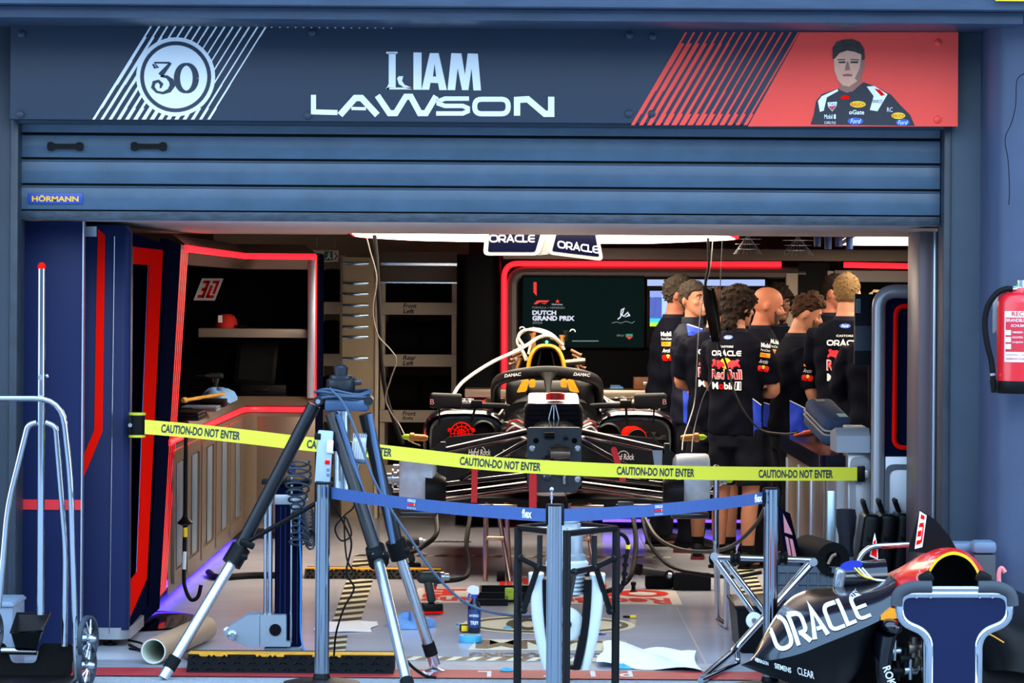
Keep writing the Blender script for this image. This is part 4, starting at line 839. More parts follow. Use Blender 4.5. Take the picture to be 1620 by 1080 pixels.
def person(label, X, Y, H, th, skin, hair, hairm, top='polo', legs='trousers', arms=None, hyaw=0.0, hpitch=0.0, lean=0.0, beard=None, face=True, seed=1, group='crew gathered in the garage', build=1.0, twist=0.0, prints=(), blue=None, jacket=False, feet_dx=0.0):
    rnd = random.Random(seed); k = H / 1.78
    R = Matrix.Rotation(math.radians(th), 3, 'Z'); org = Vector((X, Y, 0))
    t = thing('person', label, 'person', (X, Y, 0), group)
    def T(v):
        v = Vector(v)
        if lean and v.z > 0.9: v.y -= lean * (v.z - 0.9)
        v.x *= build if v.z < 1.5 else 1
        return org + R @ (v * k)
    NECK = Vector((0, 0.012, 1.535)); HB = Vector((0, 0.0, 1.545))
    HR = Matrix.Rotation(math.radians(hyaw), 3, 'Z') @ Matrix.Rotation(math.radians(hpitch), 3, 'X')
    def TH(v): return T(NECK + HR @ (Vector(v) + HB - NECK))
    def ell_ring(z, rx, ry, yo=0.0, n=20, pw=0.85):
        o_ = []
        for i in range(n):
            a = 2 * PI * i / n; c, s = math.cos(a), math.sin(a)
            o_.append(T((rx * math.copysign(abs(c) ** pw, c), yo + ry * math.copysign(abs(s) ** pw, s), z)))
        return o_
    def limb(b, pts, rad, n=12, sq=None):
        P = smooth_path(pts, 4); q = []
        m = len(rad) - 1
        for i in range(len(P)):
            f = i / (len(P) - 1) * m; j = min(int(f), m - 1); q.append((rad[j] + (rad[j + 1] - rad[j]) * (f - j)) * k)
        b.tube([T(p) for p in P], q, n, sq=sq)
    if arms is None: arms = [((.25, .03, 1.17), (.27, -.05, .93)), ((-.25, .03, 1.17), (-.27, -.05, .93))]
    b = B()
    b.loft([ell_ring(z, rx, ry, yo) for z, rx, ry, yo in [(.84, .13, .09, 0), (.93, .155, .105, .005), (1.05, .14, .1, 0), (1.2, .15, .105, 0), (1.34, .165, .11, .005), (1.43, .14, .085, .01), (1.49, .075, .065, .015), (1.54, .058, .06, .012)]])
    b.tube([T((0, .02, 1.46)), T((0, .012, 1.53)), TH((0, .012, .03)), TH((0, .01, .08))], [.06 * k, .057 * k, .055 * k, .05 * k], 14)
    b.loft([[TH(v) for v in head_ring(r[0], 0, 22)] for r in HEADR])
    b.tube([TH((0, -.088, .128)), TH((0, -.104, .108)), TH((0, -.116, .092)), TH((0, -.104, .083))], [.009 * k, .011 * k, .0145 * k, .010 * k], 8)
    for s in (-1, 1):
        b.sph(TH((s * .013, -.1, .087)), .009 * k, 8, 6)
        b.sph(TH((s * .077, .012, .108)), (.009 * k, .019 * k, .032 * k), 10, 7, rot=R @ HR @ Euler((0.15, 0, s * 0.35)).to_matrix())
        b.sph(TH((s * .031, -.089, .137)), (.024 * k, .012 * k, .008 * k), 8, 6, rot=R @ HR)
        b.sph(TH((s * .042, -.075, .09)), (.02 * k, .018 * k, .018 * k), 8, 6)
    b.sph(TH((0, -.094, .062)), (.022 * k, .009 * k, .007 * k), 8, 6, rot=R @ HR); b.sph(TH((0, -.093, .052)), (.02 * k, .009 * k, .006 * k), 8, 6, rot=R @ HR)
    b.sph(TH((0, -.09, .02)), (.022 * k, .014 * k, .016 * k), 8, 6)
    hands = []
    for i, (el, wr) in enumerate(arms):
        s = 1 if i == 0 else -1; sh = (s * .155, .012, 1.42)
        limb(b, [sh, ((sh[0] + el[0]) / 2 + s * .012, (sh[1] + el[1]) / 2, (sh[2] + el[2]) / 2), el, ((el[0] + wr[0]) / 2, (el[1] + wr[1]) / 2, (el[2] + wr[2]) / 2), wr], [.048, .047, .040, .040, .027])
        E, Wv = T(el), T(wr); d = (Wv - E).normalized()
        inw = (R @ Vector((-s, 0.1, 0))); inw = (inw - d * inw.dot(d)); inw = inw.normalized() if inw.length > 1e-3 else d.orthogonal()
        w = d.cross(inw)
        if s < 0: w = -w
        pc = Wv + d * .05 * k
        b.tube([Wv - d * .01 * k, Wv + d * .03 * k, Wv + d * .085 * k], [.026 * k, .04 * k, .038 * k], 10, sq=(1, 1) if False else None) if False else None
        M3 = Matrix((d, w, inw)).transposed()
        b.obox(pc, (.095 * k, .078 * k, .03 * k), M3, .013 * k, 3)
        for f in range(4):
            fx = (-.03 + f * .0205) * k; L = [.062, .074, .07, .055][f] * k
            p0 = pc + d * .04 * k + w * fx; p1 = p0 + d * L * .5 + inw * .01 * k; p2 = p1 + d * L * .36 + inw * .022 * k; p3 = p2 + d * L * .12 + inw * .026 * k
            b.tube([p0, p1, p2, p3], [.0098 * k, .0094 * k, .0088 * k, .007 * k], 8)
        th0 = pc - d * .025 * k - w * .034 * k
        b.tube([th0, th0 - w * .022 * k + d * .03 * k + inw * .012 * k, th0 - w * .02 * k + d * .062 * k + inw * .024 * k], [.013 * k, .0115 * k, .009 * k], 8)
    for s in (-1, 1):
        fx = s * .105 + feet_dx * s
        limb(b, [(s * .085, 0, .9), (s * .095, -.005, .7), (fx, -.012, .49), (fx, .018, .3), (fx, .022, .09)], [.085, .074, .056, .052, .036])
        b.sph(T((fx, -.05, .04)), (.04 * k, .1 * k, .035 * k), 10, 6, rot=R)
    me = remesh(b, .0075, 3)
    body = link_mesh('body', me, skin, t)
    if face:
        for s in (-1, 1):
            b = B(); b.sph(TH((s * .031, -.0885, .121)), (.0135 * k, .006 * k, .0062 * k), 10, 6, rot=R @ HR); b.build('eye', mat('eye_white', (206, 200, 194), 0.3), t)
            b = B(); b.sph(TH((s * .031, -.0936, .121)), (.0058 * k, .0025 * k, .0058 * k), 8, 5, rot=R @ HR); b.build('iris', mat('iris_dark', (40, 32, 28), 0.2), t)
            b = B(); b.tube([TH((s * .014, -.103, .139)), TH((s * .032, -.1015, .144)), TH((s * .05, -.087, .138))], [.0042 * k, .0045 * k, .003 * k], 6); b.build('eyebrow', hairm, t)
        b = B(); b.sph(TH((0, -.1012, .057)), (.021 * k, .005 * k, .0055 * k), 10, 6, rot=R @ HR); b.build('lips', mat('lips', (150, 84, 72), 0.5), t)
    def scalp(front, side, back, off, n=24):
        rows = []
        zs = [0.03, .055, .08, .1, .12, .14, .16, .18, .2, .215, .226, .2338]
        for z in zs:
            rg = head_ring(z, off, n); rows.append(rg)
        return rows
    if hair:
        b = B(); style = hair
        P = {'short': (.165, .125, .045, .004), 'grey': (.168, .115, .04, .006), 'curly': (.16, .075, -.0, .012), 'quiff': (.172, .135, .07, .006), 'fade': (.168, .135, .07, .008)}[style]
        fz, sz, bz, off = P; n = 28
        zs = [.235 * (i / 15) for i in range(16)]; zs[-1] = .2338
        def lim(a):
            f = -math.sin(a)
            return fz if f > .62 else (sz + (fz - sz) * max(0, (f - .2) / .42) if f > -.15 else bz + (sz - bz) * max(0, (f + .8) / .65) if f > -.8 else bz)
        cols = []
        for q in range(n):
            a = 2 * PI * q / n; lo = lim(a); col = []
            for j in range(12):
                z = max(0, lo + (.2335 - lo) * (j / 11)); h = head_ring(min(z, .2338), off * (1 if j else .2), n)[q]
                col.append(h)
            cols.append(col)
        rings = [[cols[q][j] + Vector((0, 0, .012 if j == 11 else (off if j > 8 else 0))) for q in range(n)] for j in range(12)]
        inner = [[TH(v * 0.0 + Vector((v.x * .8, v.y * .8, max(v.z, .06)))) for v in r] for r in rings]
        b.loft([[TH(v) for v in r] for r in rings])
        cnt, rad, spread = {'short': (200, .0045, .002), 'grey': (260, .006, .003), 'curly': (460, .012, .010), 'quiff': (300, .0075, .005), 'fade': (300, .008, .005)}[style]
        for _ in range(cnt):
            q = rnd.randrange(n); j = rnd.randrange(0, 12); v = rings[j][q].copy()
            v += Vector((rnd.uniform(-1, 1), rnd.uniform(-1, 1), rnd.uniform(-1, 1))) * spread
            rr = rad * rnd.uniform(.6, 1.25)
            if style in ('quiff', 'fade'):
                if v.z < .15: rr *= .45
                elif v.y < .03: v += Vector((0, -.006, .016)); rr *= 1.5
                else: v.z += .008; rr *= 1.3
            if style == 'curly':
                d_ = Vector((rnd.uniform(-1, 1), rnd.uniform(-1, 1), rnd.uniform(-1, 1))).normalized() * .022
                b.tube([TH(v), TH(v + d_ * .6 + Vector((0, 0, .004))), TH(v + d_)], [rr * k, rr * .9 * k, rr * .45 * k], 6)
            else:
                d_ = Vector((rnd.uniform(-.4, .4), rnd.uniform(-.2, .9), rnd.uniform(-.3, .3))).normalized() * .02
                b.tube([TH(v), TH(v + d_)], [rr * k, rr * .4 * k], 5)
        if style == 'curly':
            for _ in range(150):
                a_ = rnd.uniform(.18, .82) * PI; z_ = rnd.uniform(-.025, .09); v = Vector((.068 * math.cos(a_), .01 + .085 * math.sin(a_), z_)); d_ = Vector((rnd.uniform(-1, 1), rnd.uniform(-.3, 1), rnd.uniform(-1, .2))).normalized() * .024
                b.tube([TH(v), TH(v + d_)], [.012 * k, .006 * k], 6)
        me = remesh(b, .0055, 1); link_mesh('hair', me, hairm, t)
    if beard:
        b = B(); rows = []; n = 40
        for z in [.002, .015, .03, .045, .06, .075, .09, .1]:
            rg = head_ring(z, .0035 if z < .07 else .002, n); lo, hi = (.52, .98) if z > .07 else (.50, 1.0)
            row = [rg[q] for q in range(n // 2, n + 1 if n + 1 <= n else n)] + [rg[0]]
            rows.append(row)
        full = []
        for z, row in zip([.002, .015, .03, .045, .06, .075, .09, .1], rows):
            full.append([TH(v) for v in row])
        m = len(full[0]); fs = []; vs = [v for r in full for v in r]
        for i in range(len(full) - 1):
            for j in range(m - 1):
                f = j / (m - 1)
                zc = [.002, .015, .03, .045, .06, .075, .09, .1][i]
                if zc >= .05 and .40 < f < .60 and zc < .07: continue
                if zc >= .07 and .22 < f < .78: continue
                if f < .15 or f > .85 or (zc >= .08 and not .15 < f < .24 and not .76 < f < .85): continue
                fs.append((i * m + j, i * m + j + 1, (i + 1) * m + j + 1, (i + 1) * m + j))
        b.add(vs, fs); b.tube([TH((-.028, -.093, .062)), TH((-.012, -.104, .074)), TH((0, -.106, .073)), TH((.012, -.104, .074)), TH((.028, -.093, .062))], [.003 * k, .006 * k, .005 * k, .006 * k, .003 * k], 6)
        b.build('beard', beard, t, 60)
    e = .012 if not jacket else .022
    b = B()
    tors = [(.845, .168, .122, .004), (.93, .178, .13, .006), (1.05, .17, .128, 0), (1.18, .176, .13, -.002), (1.3, .19, .134, .004), (1.39, .198, .126, .008), (1.445, .182, .104, .012), (1.48, .135, .084, .014), (1.505, .085, .075, .012)]
    b.loft([ell_ring(z, rx + e - .008, ry + e - .008, yo, 24) for z, rx, ry, yo in tors])
    for i, (el, wr) in enumerate(arms):
        s = 1 if i == 0 else -1; sh = Vector((s * .165, .012, 1.425)); el = Vector(el); wr = Vector(wr)
        if top == 'polo':
            en = sh.lerp(el, .80)
            limb(b, [sh, sh.lerp(el, .4) + Vector((s * .014, 0, 0)), en], [.068 + e * .4, .066 + e * .4, .064 + e * .3], 14)
        else:
            limb(b, [sh, sh.lerp(el, .5) + Vector((s * .014, 0, 0)), el, el.lerp(wr, .5), el.lerp(wr, .97)], [.068 + e * .4, .062 + e * .4, .055 + e * .4, .05 + e * .3, .04 + e * .3], 14)
    me = remesh(b, .009, 5)
    SH = mat('shirt_navy', (7, 9, 20), 0.85, bump=0.15, scale=40, spec=0.06); JK = mat('jacket_navy', (14, 18, 34), 0.6, bump=0.2, scale=20)
    nn = [v.normal.copy() for v in me.vertices]
    for v, nv in zip(me.vertices, nn):
        c = v.co - org
        v.co += nv * (.004 * math.sin(c.z * 42 + 3 * math.sin(c.x * 17 + seed)) + .003 * math.sin(c.x * 55 + c.y * 40 + c.z * 25)) * (1 if c.z < 1.35 * k else .3)
    shirt = link_mesh('jacket' if jacket else 'shirt', me, JK if jacket else SH, t)
    wm = [org * 0 + (ORG[shirt.name] + v.co) for v in me.vertices]
    bvh = BVHTree.FromPolygons(wm, [tuple(p.vertices) for p in me.polygons])
    b = B()
    cr = [[T(NECK + Vector((r * math.cos(a), .004 + r * .98 * math.sin(a), z - NECK.z))) for a in [2 * PI * j / 24 for j in range(24)]] for r, z in ((.079, 1.485), (.073, 1.525 + (.02 if jacket else 0)), (.068, 1.528 + (.02 if jacket else 0)), (.07, 1.49))]
    b.loft(cr, cap=False); b.build('collar', JK if jacket else mat('collar_navy', (15, 18, 32), 0.8), shirt, 60)
    b = B(); end = .1 if legs == 'trousers' else .53
    b.loft([ell_ring(z, rx, ry, yo) for z, rx, ry, yo in [(.97, .165, .118, .004), (.9, .172, .122, .006), (.83, .168, .12, .008), (.77, .14, .105, .01)]])
    for s in (-1, 1):
        fx = s * .105 + feet_dx * s
        if legs == 'trousers': limb(b, [(s * .085, .003, .88), (s * .094, -.003, .7), (fx, -.008, .48), (fx, .012, .28), (fx, .016, .07)], [.098, .09, .076, .07, .064], 14)
        else: limb(b, [(s * .085, .003, .88), (s * .094, -.003, .72), (fx, -.006, end)], [.1, .094, .088], 14)
    me = remesh(b, .011, 4)
    nn = [v.normal.copy() for v in me.vertices]
    for v, nv in zip(me.vertices, nn):
        c = v.co - org; v.co += nv * (.004 * math.sin(c.z * 38 + 2 * math.sin(c.x * 20)))
    link_mesh('trousers' if legs == 'trousers' else 'shorts', me, mat('trouser_navy', (13, 15, 26), 0.85), t)
    for s in (-1, 1):
        fx = s * .105 + feet_dx * s
        b = B(); rr = []
        for y, w, h in [(.10, .028, .05), (.085, .038, .085), (.03, .04, .095), (-.04, .042, .07), (-.1, .046, .052), (-.15, .04, .042), (-.175, .022, .028)]:
            rr.append([T((fx + w * c_, y, max(.016, .018 + h * (0.5 + .5 * s_) ))) for c_, s_ in [(math.cos(2 * PI * j / 16), math.sin(2 * PI * j / 16)) for j in range(16)]])
        b.loft(rr); sho = b.build('shoe', mat('shoe_black', (14, 15, 24), 0.6), t, 60)
        b = B(); b.prism([(fx + p.x, p.y) for p in round_poly([(-.045, -.17), (.045, -.17), (.044, .105), (-.044, .105)], .035, 4)], T((0, 0, 0)), R @ X3 * k, R @ Y3 * k, (0, 0, .02 * k)); b.build('sole', mat('sole_red', (120, 30, 36), 0.6) if seed % 2 else BLACK, sho)
        if legs != 'trousers':
            b = B(); b.tube([T((fx, .02, .07)), T((fx, .02, .15))], .043 * k, 12, cap=False); b.build('sock', mat('sock_black', (12, 12, 16), 0.9), t)
    f = R @ Vector((0, -1, 0)); rt = f.cross(Z3)
    if 'back' in prints:
        cf = conformer(bvh, f, .003, .025); o = T((0, .3, 0)); o.z = 0
        def bk(a, z): return o + rt * a * k + Z3 * z * k
        lo = lean * 0
        put_polys([ell(0, 0, .033 * k, .014 * k, 20)], bk(0, 1.47), rt, Z3, BLUE_OV, shirt, 'oval_badge', 0, cf)
        put_text('Ford', bk(-.02, 1.462), rt, Z3, .04 * k, .016 * k, WHITE, shirt, lift=.002, conform=conformer(bvh, f, .0045, .03), shear=.3)
        put_text('CASTORE', bk(-.05, 1.405), rt, Z3, .1 * k, .012 * k, WHITE, shirt, lift=0, conform=cf)
        put_polys(oracle(.215 * k, .034 * k, .22), bk(-.1075, 1.352), rt, Z3, WHITE, shirt, 'sponsor_wordmark', 0, cf)
        put_polys([ell(0, 0, .04 * k, .035 * k, 20)], bk(0, 1.305), rt, Z3, YELLOW, shirt, 'sun_disc', 0, cf)
        bull = [(-.005, .0), (-.02, .018), (-.045, .03), (-.07, .028), (-.085, .038), (-.1, .03), (-.09, .014), (-.105, -.005), (-.1, -.018), (-.085, -.006), (-.06, -.012), (-.055, -.028), (-.04, -.024), (-.035, -.01), (-.018, -.016)]
        for sg in (1, -1): put_polys([[(x * sg * k, y * k) for x, y in (bull if sg > 0 else bull[::-1])]], bk(0, 1.295), rt, Z3, mat('bull_red', (206, 34, 52), .6), shirt, 'bull_emblem', 0, conformer(bvh, f, .0045, .025))
        put_text('Red Bull', bk(-.108, 1.2025), rt, Z3, .216 * k, .065 * k, WHITE, shirt, lift=0, bold=.035, conform=cf); put_text('Red Bull', bk(-.104, 1.206), rt, Z3, .208 * k, .057 * k, MATS['bull_red'], shirt, lift=0, bold=.012, conform=conformer(bvh, f, .0045, .025))
        put_text('M', bk(-.105, 1.14), rt, Z3, .05 * k, .045 * k, WHITE, shirt, lift=0, bold=.03, conform=cf); put_text('o', bk(-.05, 1.14), rt, Z3, .034 * k, .032 * k, REDP, shirt, lift=0, bold=.035, conform=cf); put_text('bil', bk(-.012, 1.14), rt, Z3, .055 * k, .045 * k, WHITE, shirt, lift=0, bold=.03, conform=cf); put_text('1', bk(.075, 1.14), rt, Z3, .016 * k, .045 * k, WHITE, shirt, lift=0, conform=cf)
        put_polys(stroke([(.062 * k, -.002), (.1 * k, -.002), (.1 * k, .048 * k), (.062 * k, .048 * k)], .004, True), bk(0, 1.14), rt, Z3, WHITE, shirt, 'number_box', 0, cf)
    for pr in prints:
        if isinstance(pr, tuple) and pr[0] == 'sleeve':
            _, px, py, sl = pr; d = Vector((0, 1, 0)); sc = Y / FPX
            cf = conformer(bvh, d, .003, .02)
            c0 = W(px, py, Y - .5); c0 = W(px, py, Y)
            ax = Vector((1, 0, sl)).normalized(); bx = Vector((-sl, 0, 1)).normalized()
            def S(a, z): return c0 + ax * (a * sc) + bx * (-z * sc) + Vector((0, -.45, 0))
            put_text('Mobil', S(-8, -17), ax, bx, 15 * sc, 7 * sc, WHITE, shirt, lift=0, bold=.03, conform=cf); put_text('PetroChem', S(-8, -11), ax, bx, 15 * sc, 4 * sc, WHITE, shirt, lift=0, conform=cf)
            put_polys([[(-8 * sc, -3.4 * sc), (8 * sc, -3.4 * sc), (8 * sc, 3.4 * sc), (-8 * sc, 3.4 * sc)]], S(0, -5), ax, bx, mat('patch_amber', (240, 170, 20), .5), shirt, 'sleeve_patch', 0, cf)
            put_text('PIRELLI', S(-7, -3), ax, bx, 14 * sc, 4 * sc, REDP, shirt, lift=0, conform=conformer(bvh, d, .0045, .02))
            put_text('Arctic', S(-8, 8), ax, bx, 14 * sc, 6 * sc, WHITE, shirt, lift=0, shear=.3, conform=cf)
            put_polys([ell(0, 0, 3.2 * sc, 3 * sc, 12)], S(0, 14), ax, bx, YELLOW, shirt, 'sun_disc', 0, cf)
            for sg in (1, -1): put_polys([[(sg * x * sc, y * sc) for x, y in ([(-1, 0), (-5, 4), (-9, 2), (-9, -3), (-4, -3)] if sg > 0 else [(-1, 0), (-5, 4), (-9, 2), (-9, -3), (-4, -3)][::-1])]], S(0, 15), ax, bx, MATS['bull_red'] if 'bull_red' in MATS else REDP, shirt, 'bull_emblem', 0, conformer(bvh, d, .0045, .02))
            put_text('Red Bull', S(-8, 21), ax, bx, 16 * sc, 4 * sc, REDP, shirt, lift=0, bold=.02, conform=cf)
    BLUEP = mat('shirt_blue', (26, 66, 210), 0.7, noise=0.15, scale=14)
    if blue:
        d = Vector((0, 1, 0))
        for poly_ in blue:
            pts = [W(x, y, Y) for x, y in poly_]
            put_polys([[(p.x, p.z) for p in pts]], (0, Y - .5, 0), X3, Z3, BLUEP, shirt, 'side_panel', 0, conformer(bvh, d, .0025, .02))
            a, c = pts[0], pts[1]
            put_polys(stroke([(a.x, a.z), (c.x, c.z)], .006), (0, Y - .5, 0), X3, Z3, WHITE, shirt, 'panel_piping', 0, conformer(bvh, d, .004, .02))
    return t
def place(px, Y): return WX(px, 700, Y)
SK1 = mat('skin_warm', (172, 116, 90), 0.55, noise=0.06, scale=12, spec=.3); SK2 = mat('skin_ruddy', (164, 100, 76), 0.55, noise=0.07, scale=12, spec=.3); SK3 = mat('skin_brown', (104, 62, 44), 0.55, noise=0.05, scale=12, spec=.3)
H_GREY = mat('hair_grey', (54, 47, 40), 0.85, noise=0.35, scale=80, spec=.1); H_DARK = mat('hair_dark', (26, 17, 12), 0.8, noise=0.4, scale=60, spec=.12); H_BROWN = mat('hair_brown', (50, 32, 20), 0.8, noise=0.4, scale=60, spec=.12); H_BLOND = mat('hair_blond', (112, 88, 58), 0.85, noise=0.25, scale=70, spec=.1)
BEARD = mat('beard_dark', (48, 32, 24), 0.9, noise=0.4, scale=120); STUB = mat('beard_brown', (66, 44, 32), 0.9, noise=0.4, scale=120)
def crossed(dz=0.0, dy=0.0): return [((.225, -.09 + dy, 1.15 + dz), (-.02, -.23 + dy, 1.17 + dz)), ((-.225, -.09 + dy, 1.13 + dz), (.03, -.2 + dy, 1.12 + dz))]
person('tall grey haired man in dark long sleeves at the left end of the crew', place(1050, 24.9), 24.9, 1.86, 96, SK2, 'grey', H_GREY, top='long', arms=[((.27, .05, 1.17), (.27, -.02, .92)), ((-.27, .04, 1.17), (-.28, -.05, .90))], face=False, seed=2, prints=(('sleeve', 1053, 548, 0.05),), hyaw=-8, lean=.12)
person('man in navy and blue jacket turning his face towards the pit lane', place(1098, 24.3), 24.3, 1.82, 72, SK1, 'grey', H_GREY, top='long', jacket=True, hyaw=-34, hpitch=-4, arms=crossed(0, .02), seed=3, blue=[[(1078, 606), (1090, 617), (1094, 690), (1080, 693)], [(1085, 512), (1110, 520), (1112, 531), (1086, 530)]])
person('man seen from behind, half hidden by the curly haired man', place(1130, 23.65), 23.65, 1.77, 176, SK1, 'short', H_BROWN, arms=crossed(), face=False, seed=5, prints=('back',), legs='shorts')
person('curly haired man in navy team polo with his back to the pit lane', place(1164, 22.9), 22.9, 1.775, 148, SK1, 'curly', H_DARK, arms=crossed(0, .0), hyaw=-16, hpitch=6, face=True, seed=4, prints=('back', ('sleeve', 1207, 566, -0.12)), legs='shorts', blue=[[(1188, 629), (1203, 640), (1203, 688), (1190, 690)]], build=1.0)
person('bald bearded man in profile behind the curly haired man', place(1197, 23.6), 23.6, 1.79, 96, SK2, None, H_DARK, arms=crossed(0, .02), hpitch=12, beard=BEARD, seed=7, hyaw=-4, prints=(('sleeve', 1220, 560, -0.15),), blue=[[(1196, 632), (1220, 640), (1219, 675), (1200, 672)]], lean=.05)
person('man with dark curly hair mostly hidden behind the bearded heads', place(1230, 25.2), 25.2, 1.79, 20, SK3, 'curly', H_DARK, arms=crossed(), seed=8)
person('young bearded man with brown quiff looking down beside the bald man', place(1248, 23.1), 23.1, 1.74, 98, SK1, 'quiff', H_BROWN, arms=crossed(-.02, .0), hpitch=16, beard=STUB, seed=9, hyaw=-4, prints=(('sleeve', 1274, 580, -0.10),), blue=[[(1246, 632), (1282, 650), (1282, 690), (1246, 690)]], lean=.10)
person('dark haired man at the very back facing right beside the blond man', place(1314, 25.2), 25.2, 1.88, 70, SK2, 'short', H_DARK, arms=crossed(), hpitch=10, seed=11)
person('tall blond man seen from behind at the right workbench', place(1337, 22.75), 22.75, 1.87, 172, SK1, 'short', H_BLOND, top='long', arms=[((.2, -.14, 1.18), (0, -.27, 1.12)), ((-.2, -.14, 1.18), (.02, -.27, 1.16))], face=False, hyaw=-6, hpitch=8, seed=12, prints=('back',))
person('man in dark long sleeves half hidden behind the edge-on monitor', place(1388, 21.95), 21.95, 1.76, 158, SK1, 'short', H_BLOND, top='long', arms=[((.25, .0, 1.17), (.2, -.2, 1.1)), ((-.27, .02, 1.17), (-.24, -.1, .95))], face=False, seed=13)
CX = 0.245
car = thing('race_car', 'dark race car without nose or wheels raised on stands in the garage', 'race car', (CX, 22.5, 0.0))
GLOSS = mat('car_gloss', (10, 11, 22), 0.18, coat=0.8); MATTE = mat('car_matte', (8, 8, 10), 0.45, spec=0.3); DARKG = mat('plate_slate', (46, 54, 64), 0.4)
ORANGE = mat('airbox_orange', (240, 150, 20), 0.35); PINKT = mat('tag_red', (255, 36, 40), 0.5); TITAN = mat('titanium', (120, 110, 100), 0.3, 0.9); BRASS = mat('connector_brass', (176, 120, 60), 0.4, 0.6); LIME = mat('lime_tip', (190, 230, 30), 0.4)
YB_ = 20.2
def cp(px, py, Y): q_ = W(px, py, Y); return (q_.x, q_.z)
pl_ = [(p.x, p.y) for p in round_poly([cp(834, 676, YB_), cp(920, 676, YB_), cp(920, 768, YB_), cp(906, 779, YB_), cp(846, 779, YB_), cp(834, 768, YB_)], 0.02, 4)]
b = B(); b.prism(pl_, (0, YB_, 0), X3, Z3, (0, 0.06, 0)); bh = b.build('front_bulkhead', DARKG, car)
for px, py in ((842, 709), (914, 709), (842, 756), (914, 758)):
    q = W(px, py, YB_); b = B(); b.lathe([(0.017, 0), (0.017, 0.006), (0.010, 0.008), (0.010, 0.014)], (q.x, YB_, q.z), (0, -1, 0), 12); b.build('bolt', STEEL, bh)
for px in (848, 909):
    q = W(px, 697, YB_); b = B(); b.lathe([(0.016, 0.0), (0.016, 0.003), (0.012, 0.004)], (q.x, YB_, q.z), (0, -1, 0), 14); b.build('port', BLACKM, bh)
random.seed(3)
for k in range(16):
    q = W(random.uniform(856, 900), random.uniform(686, 755), YB_); b = B(); r = random.uniform(0.008, 0.02)
    if k % 3: b.cyl((q.x - r * 1.5, YB_ - 0.02 - r, q.z), (q.x + r * 1.5, YB_ - 0.02 - r, q.z), r, n=10); b.cyl((q.x, YB_, q.z), (q.x, YB_ - 0.03 - r, q.z), r * 0.6, n=8)
    else: b.obox((q.x, YB_ - 0.025, q.z), (r * 2.4, 0.05, r * 1.8), (0, 0, 0), 0.004)
    b.build('hydraulic_fitting', [BLACK, STEEL, TITAN, DARKG][k % 4], bh)
q = W(885, 717, YB_ - .04); b = B(); b.cyl((q.x - 0.05, q.y, q.z), (q.x + 0.06, q.y, q.z), 0.034, n=16); b.cyl((q.x - 0.03, q.y, q.z), (q.x + 0.03, q.y, q.z), 0.04, n=16); b.build('damper', TITAN, bh)
q = W(893, 755, YB_ - .03); b = B(); b.obox((q.x, q.y, q.z), (0.022, 0.02, 0.08), None, 0.008); b.build('lever', STEEL, bh)
def tub(Y, hw, zb, zt, n=18, pw=0.6): return [Vector((CX + hw * math.copysign(abs(math.cos(a)) ** pw, math.cos(a)), Y, (zb + zt) / 2 + (zt - zb) / 2 * math.copysign(abs(math.sin(a)) ** pw, math.sin(a)))) for a in [2 * PI * i / n for i in range(n)]]
b = B(); b.loft([tub(20.26, .15, .62, .985), tub(20.9, .17, .56, 1.03), tub(21.6, .24, .52, 1.06), tub(22.1, .31, .5, 1.05), tub(22.6, .33, .5, 1.03)]); mono = b.build('monocoque', GLOSS, car)
b = B(); b.loft([tub(22.12, .29, .85, 1.08), tub(22.16, .25, .86, 1.075), tub(22.9, .25, .86, 1.1)]); b.build('cockpit_opening', BLACKM, car)
YD = 20.75
q0, q1 = W(829, 680, YD), W(924, 640, YD); zt2 = WZ(876, 630, YD)
def rr_(z, hw, d): return [Vector((q.x, q.y, z)) for q in [Vector((CX + p.x, YD + p.y, 0)) for p in round_poly([(-hw, -.02), (hw, -.02), (hw, d), (-hw, d)], 0.045, 5)]]
b = B(); b.loft([rr_(q0.z - 0.01, .150, .4), rr_(q0.z + 0.02, .17, .42), rr_(q1.z - 0.02, .168, .42), rr_(q1.z + 0.005, .15, .40)]); dash = b.build('cockpit_cover', mat('cover_rubber', (22, 26, 32), 0.6), car)
for k in range(4):
    z = q0.z + 0.03 + k * 0.028; b = B(); b.tube([v + Vector((0, -.0005, 0)) for v in rr_(z, .1715, .42)], 0.0025, 4, closed=True); b.build('groove', BLACKM, dash)
b = B(); b.loft([[v + Vector((0, 0, (v.y - YD) * .10)) for v in rr_(q1.z + .002, .148, .40)], [v + Vector((0, 0, (v.y - YD) * .12)) for v in rr_(q1.z + .008, .142, .40)]]); b.build('white_top', mat('cover_white', (214, 220, 224), 0.35, noise=0.15, scale=20), dash)
b = B()
ang = [2 * PI * i / 48 for i in range(48)]
b.loft([[Vector((CX + .01 + .052 * (1 + .06 * (i % 2)) * math.cos(a), YD + .06 + .052 * math.sin(a), z)) for i, a in enumerate(ang)] for z in (zt2 - 0.01, zt2 + 0.025)]); b.loft([[Vector((CX + .01 + r * math.cos(a), YD + .06 + r * math.sin(a), z)) for a in ang] for r, z in ((.045, zt2 + .025), (.042, zt2 + .032))]); b.build('red_knob', mat('knob_red', (206, 32, 38), 0.4), dash)
for dx in (-.028, 0, .028):
    b = B(); b.tube(smooth_path([(CX + dx * 1.4, YD - .05, q0.z - .02), (CX + dx, YD - .04, q0.z + .07), (CX + dx * .3, YD - .03, q1.z)], 4), 0.004, 5); b.build('probe_wire', STEEL, dash)
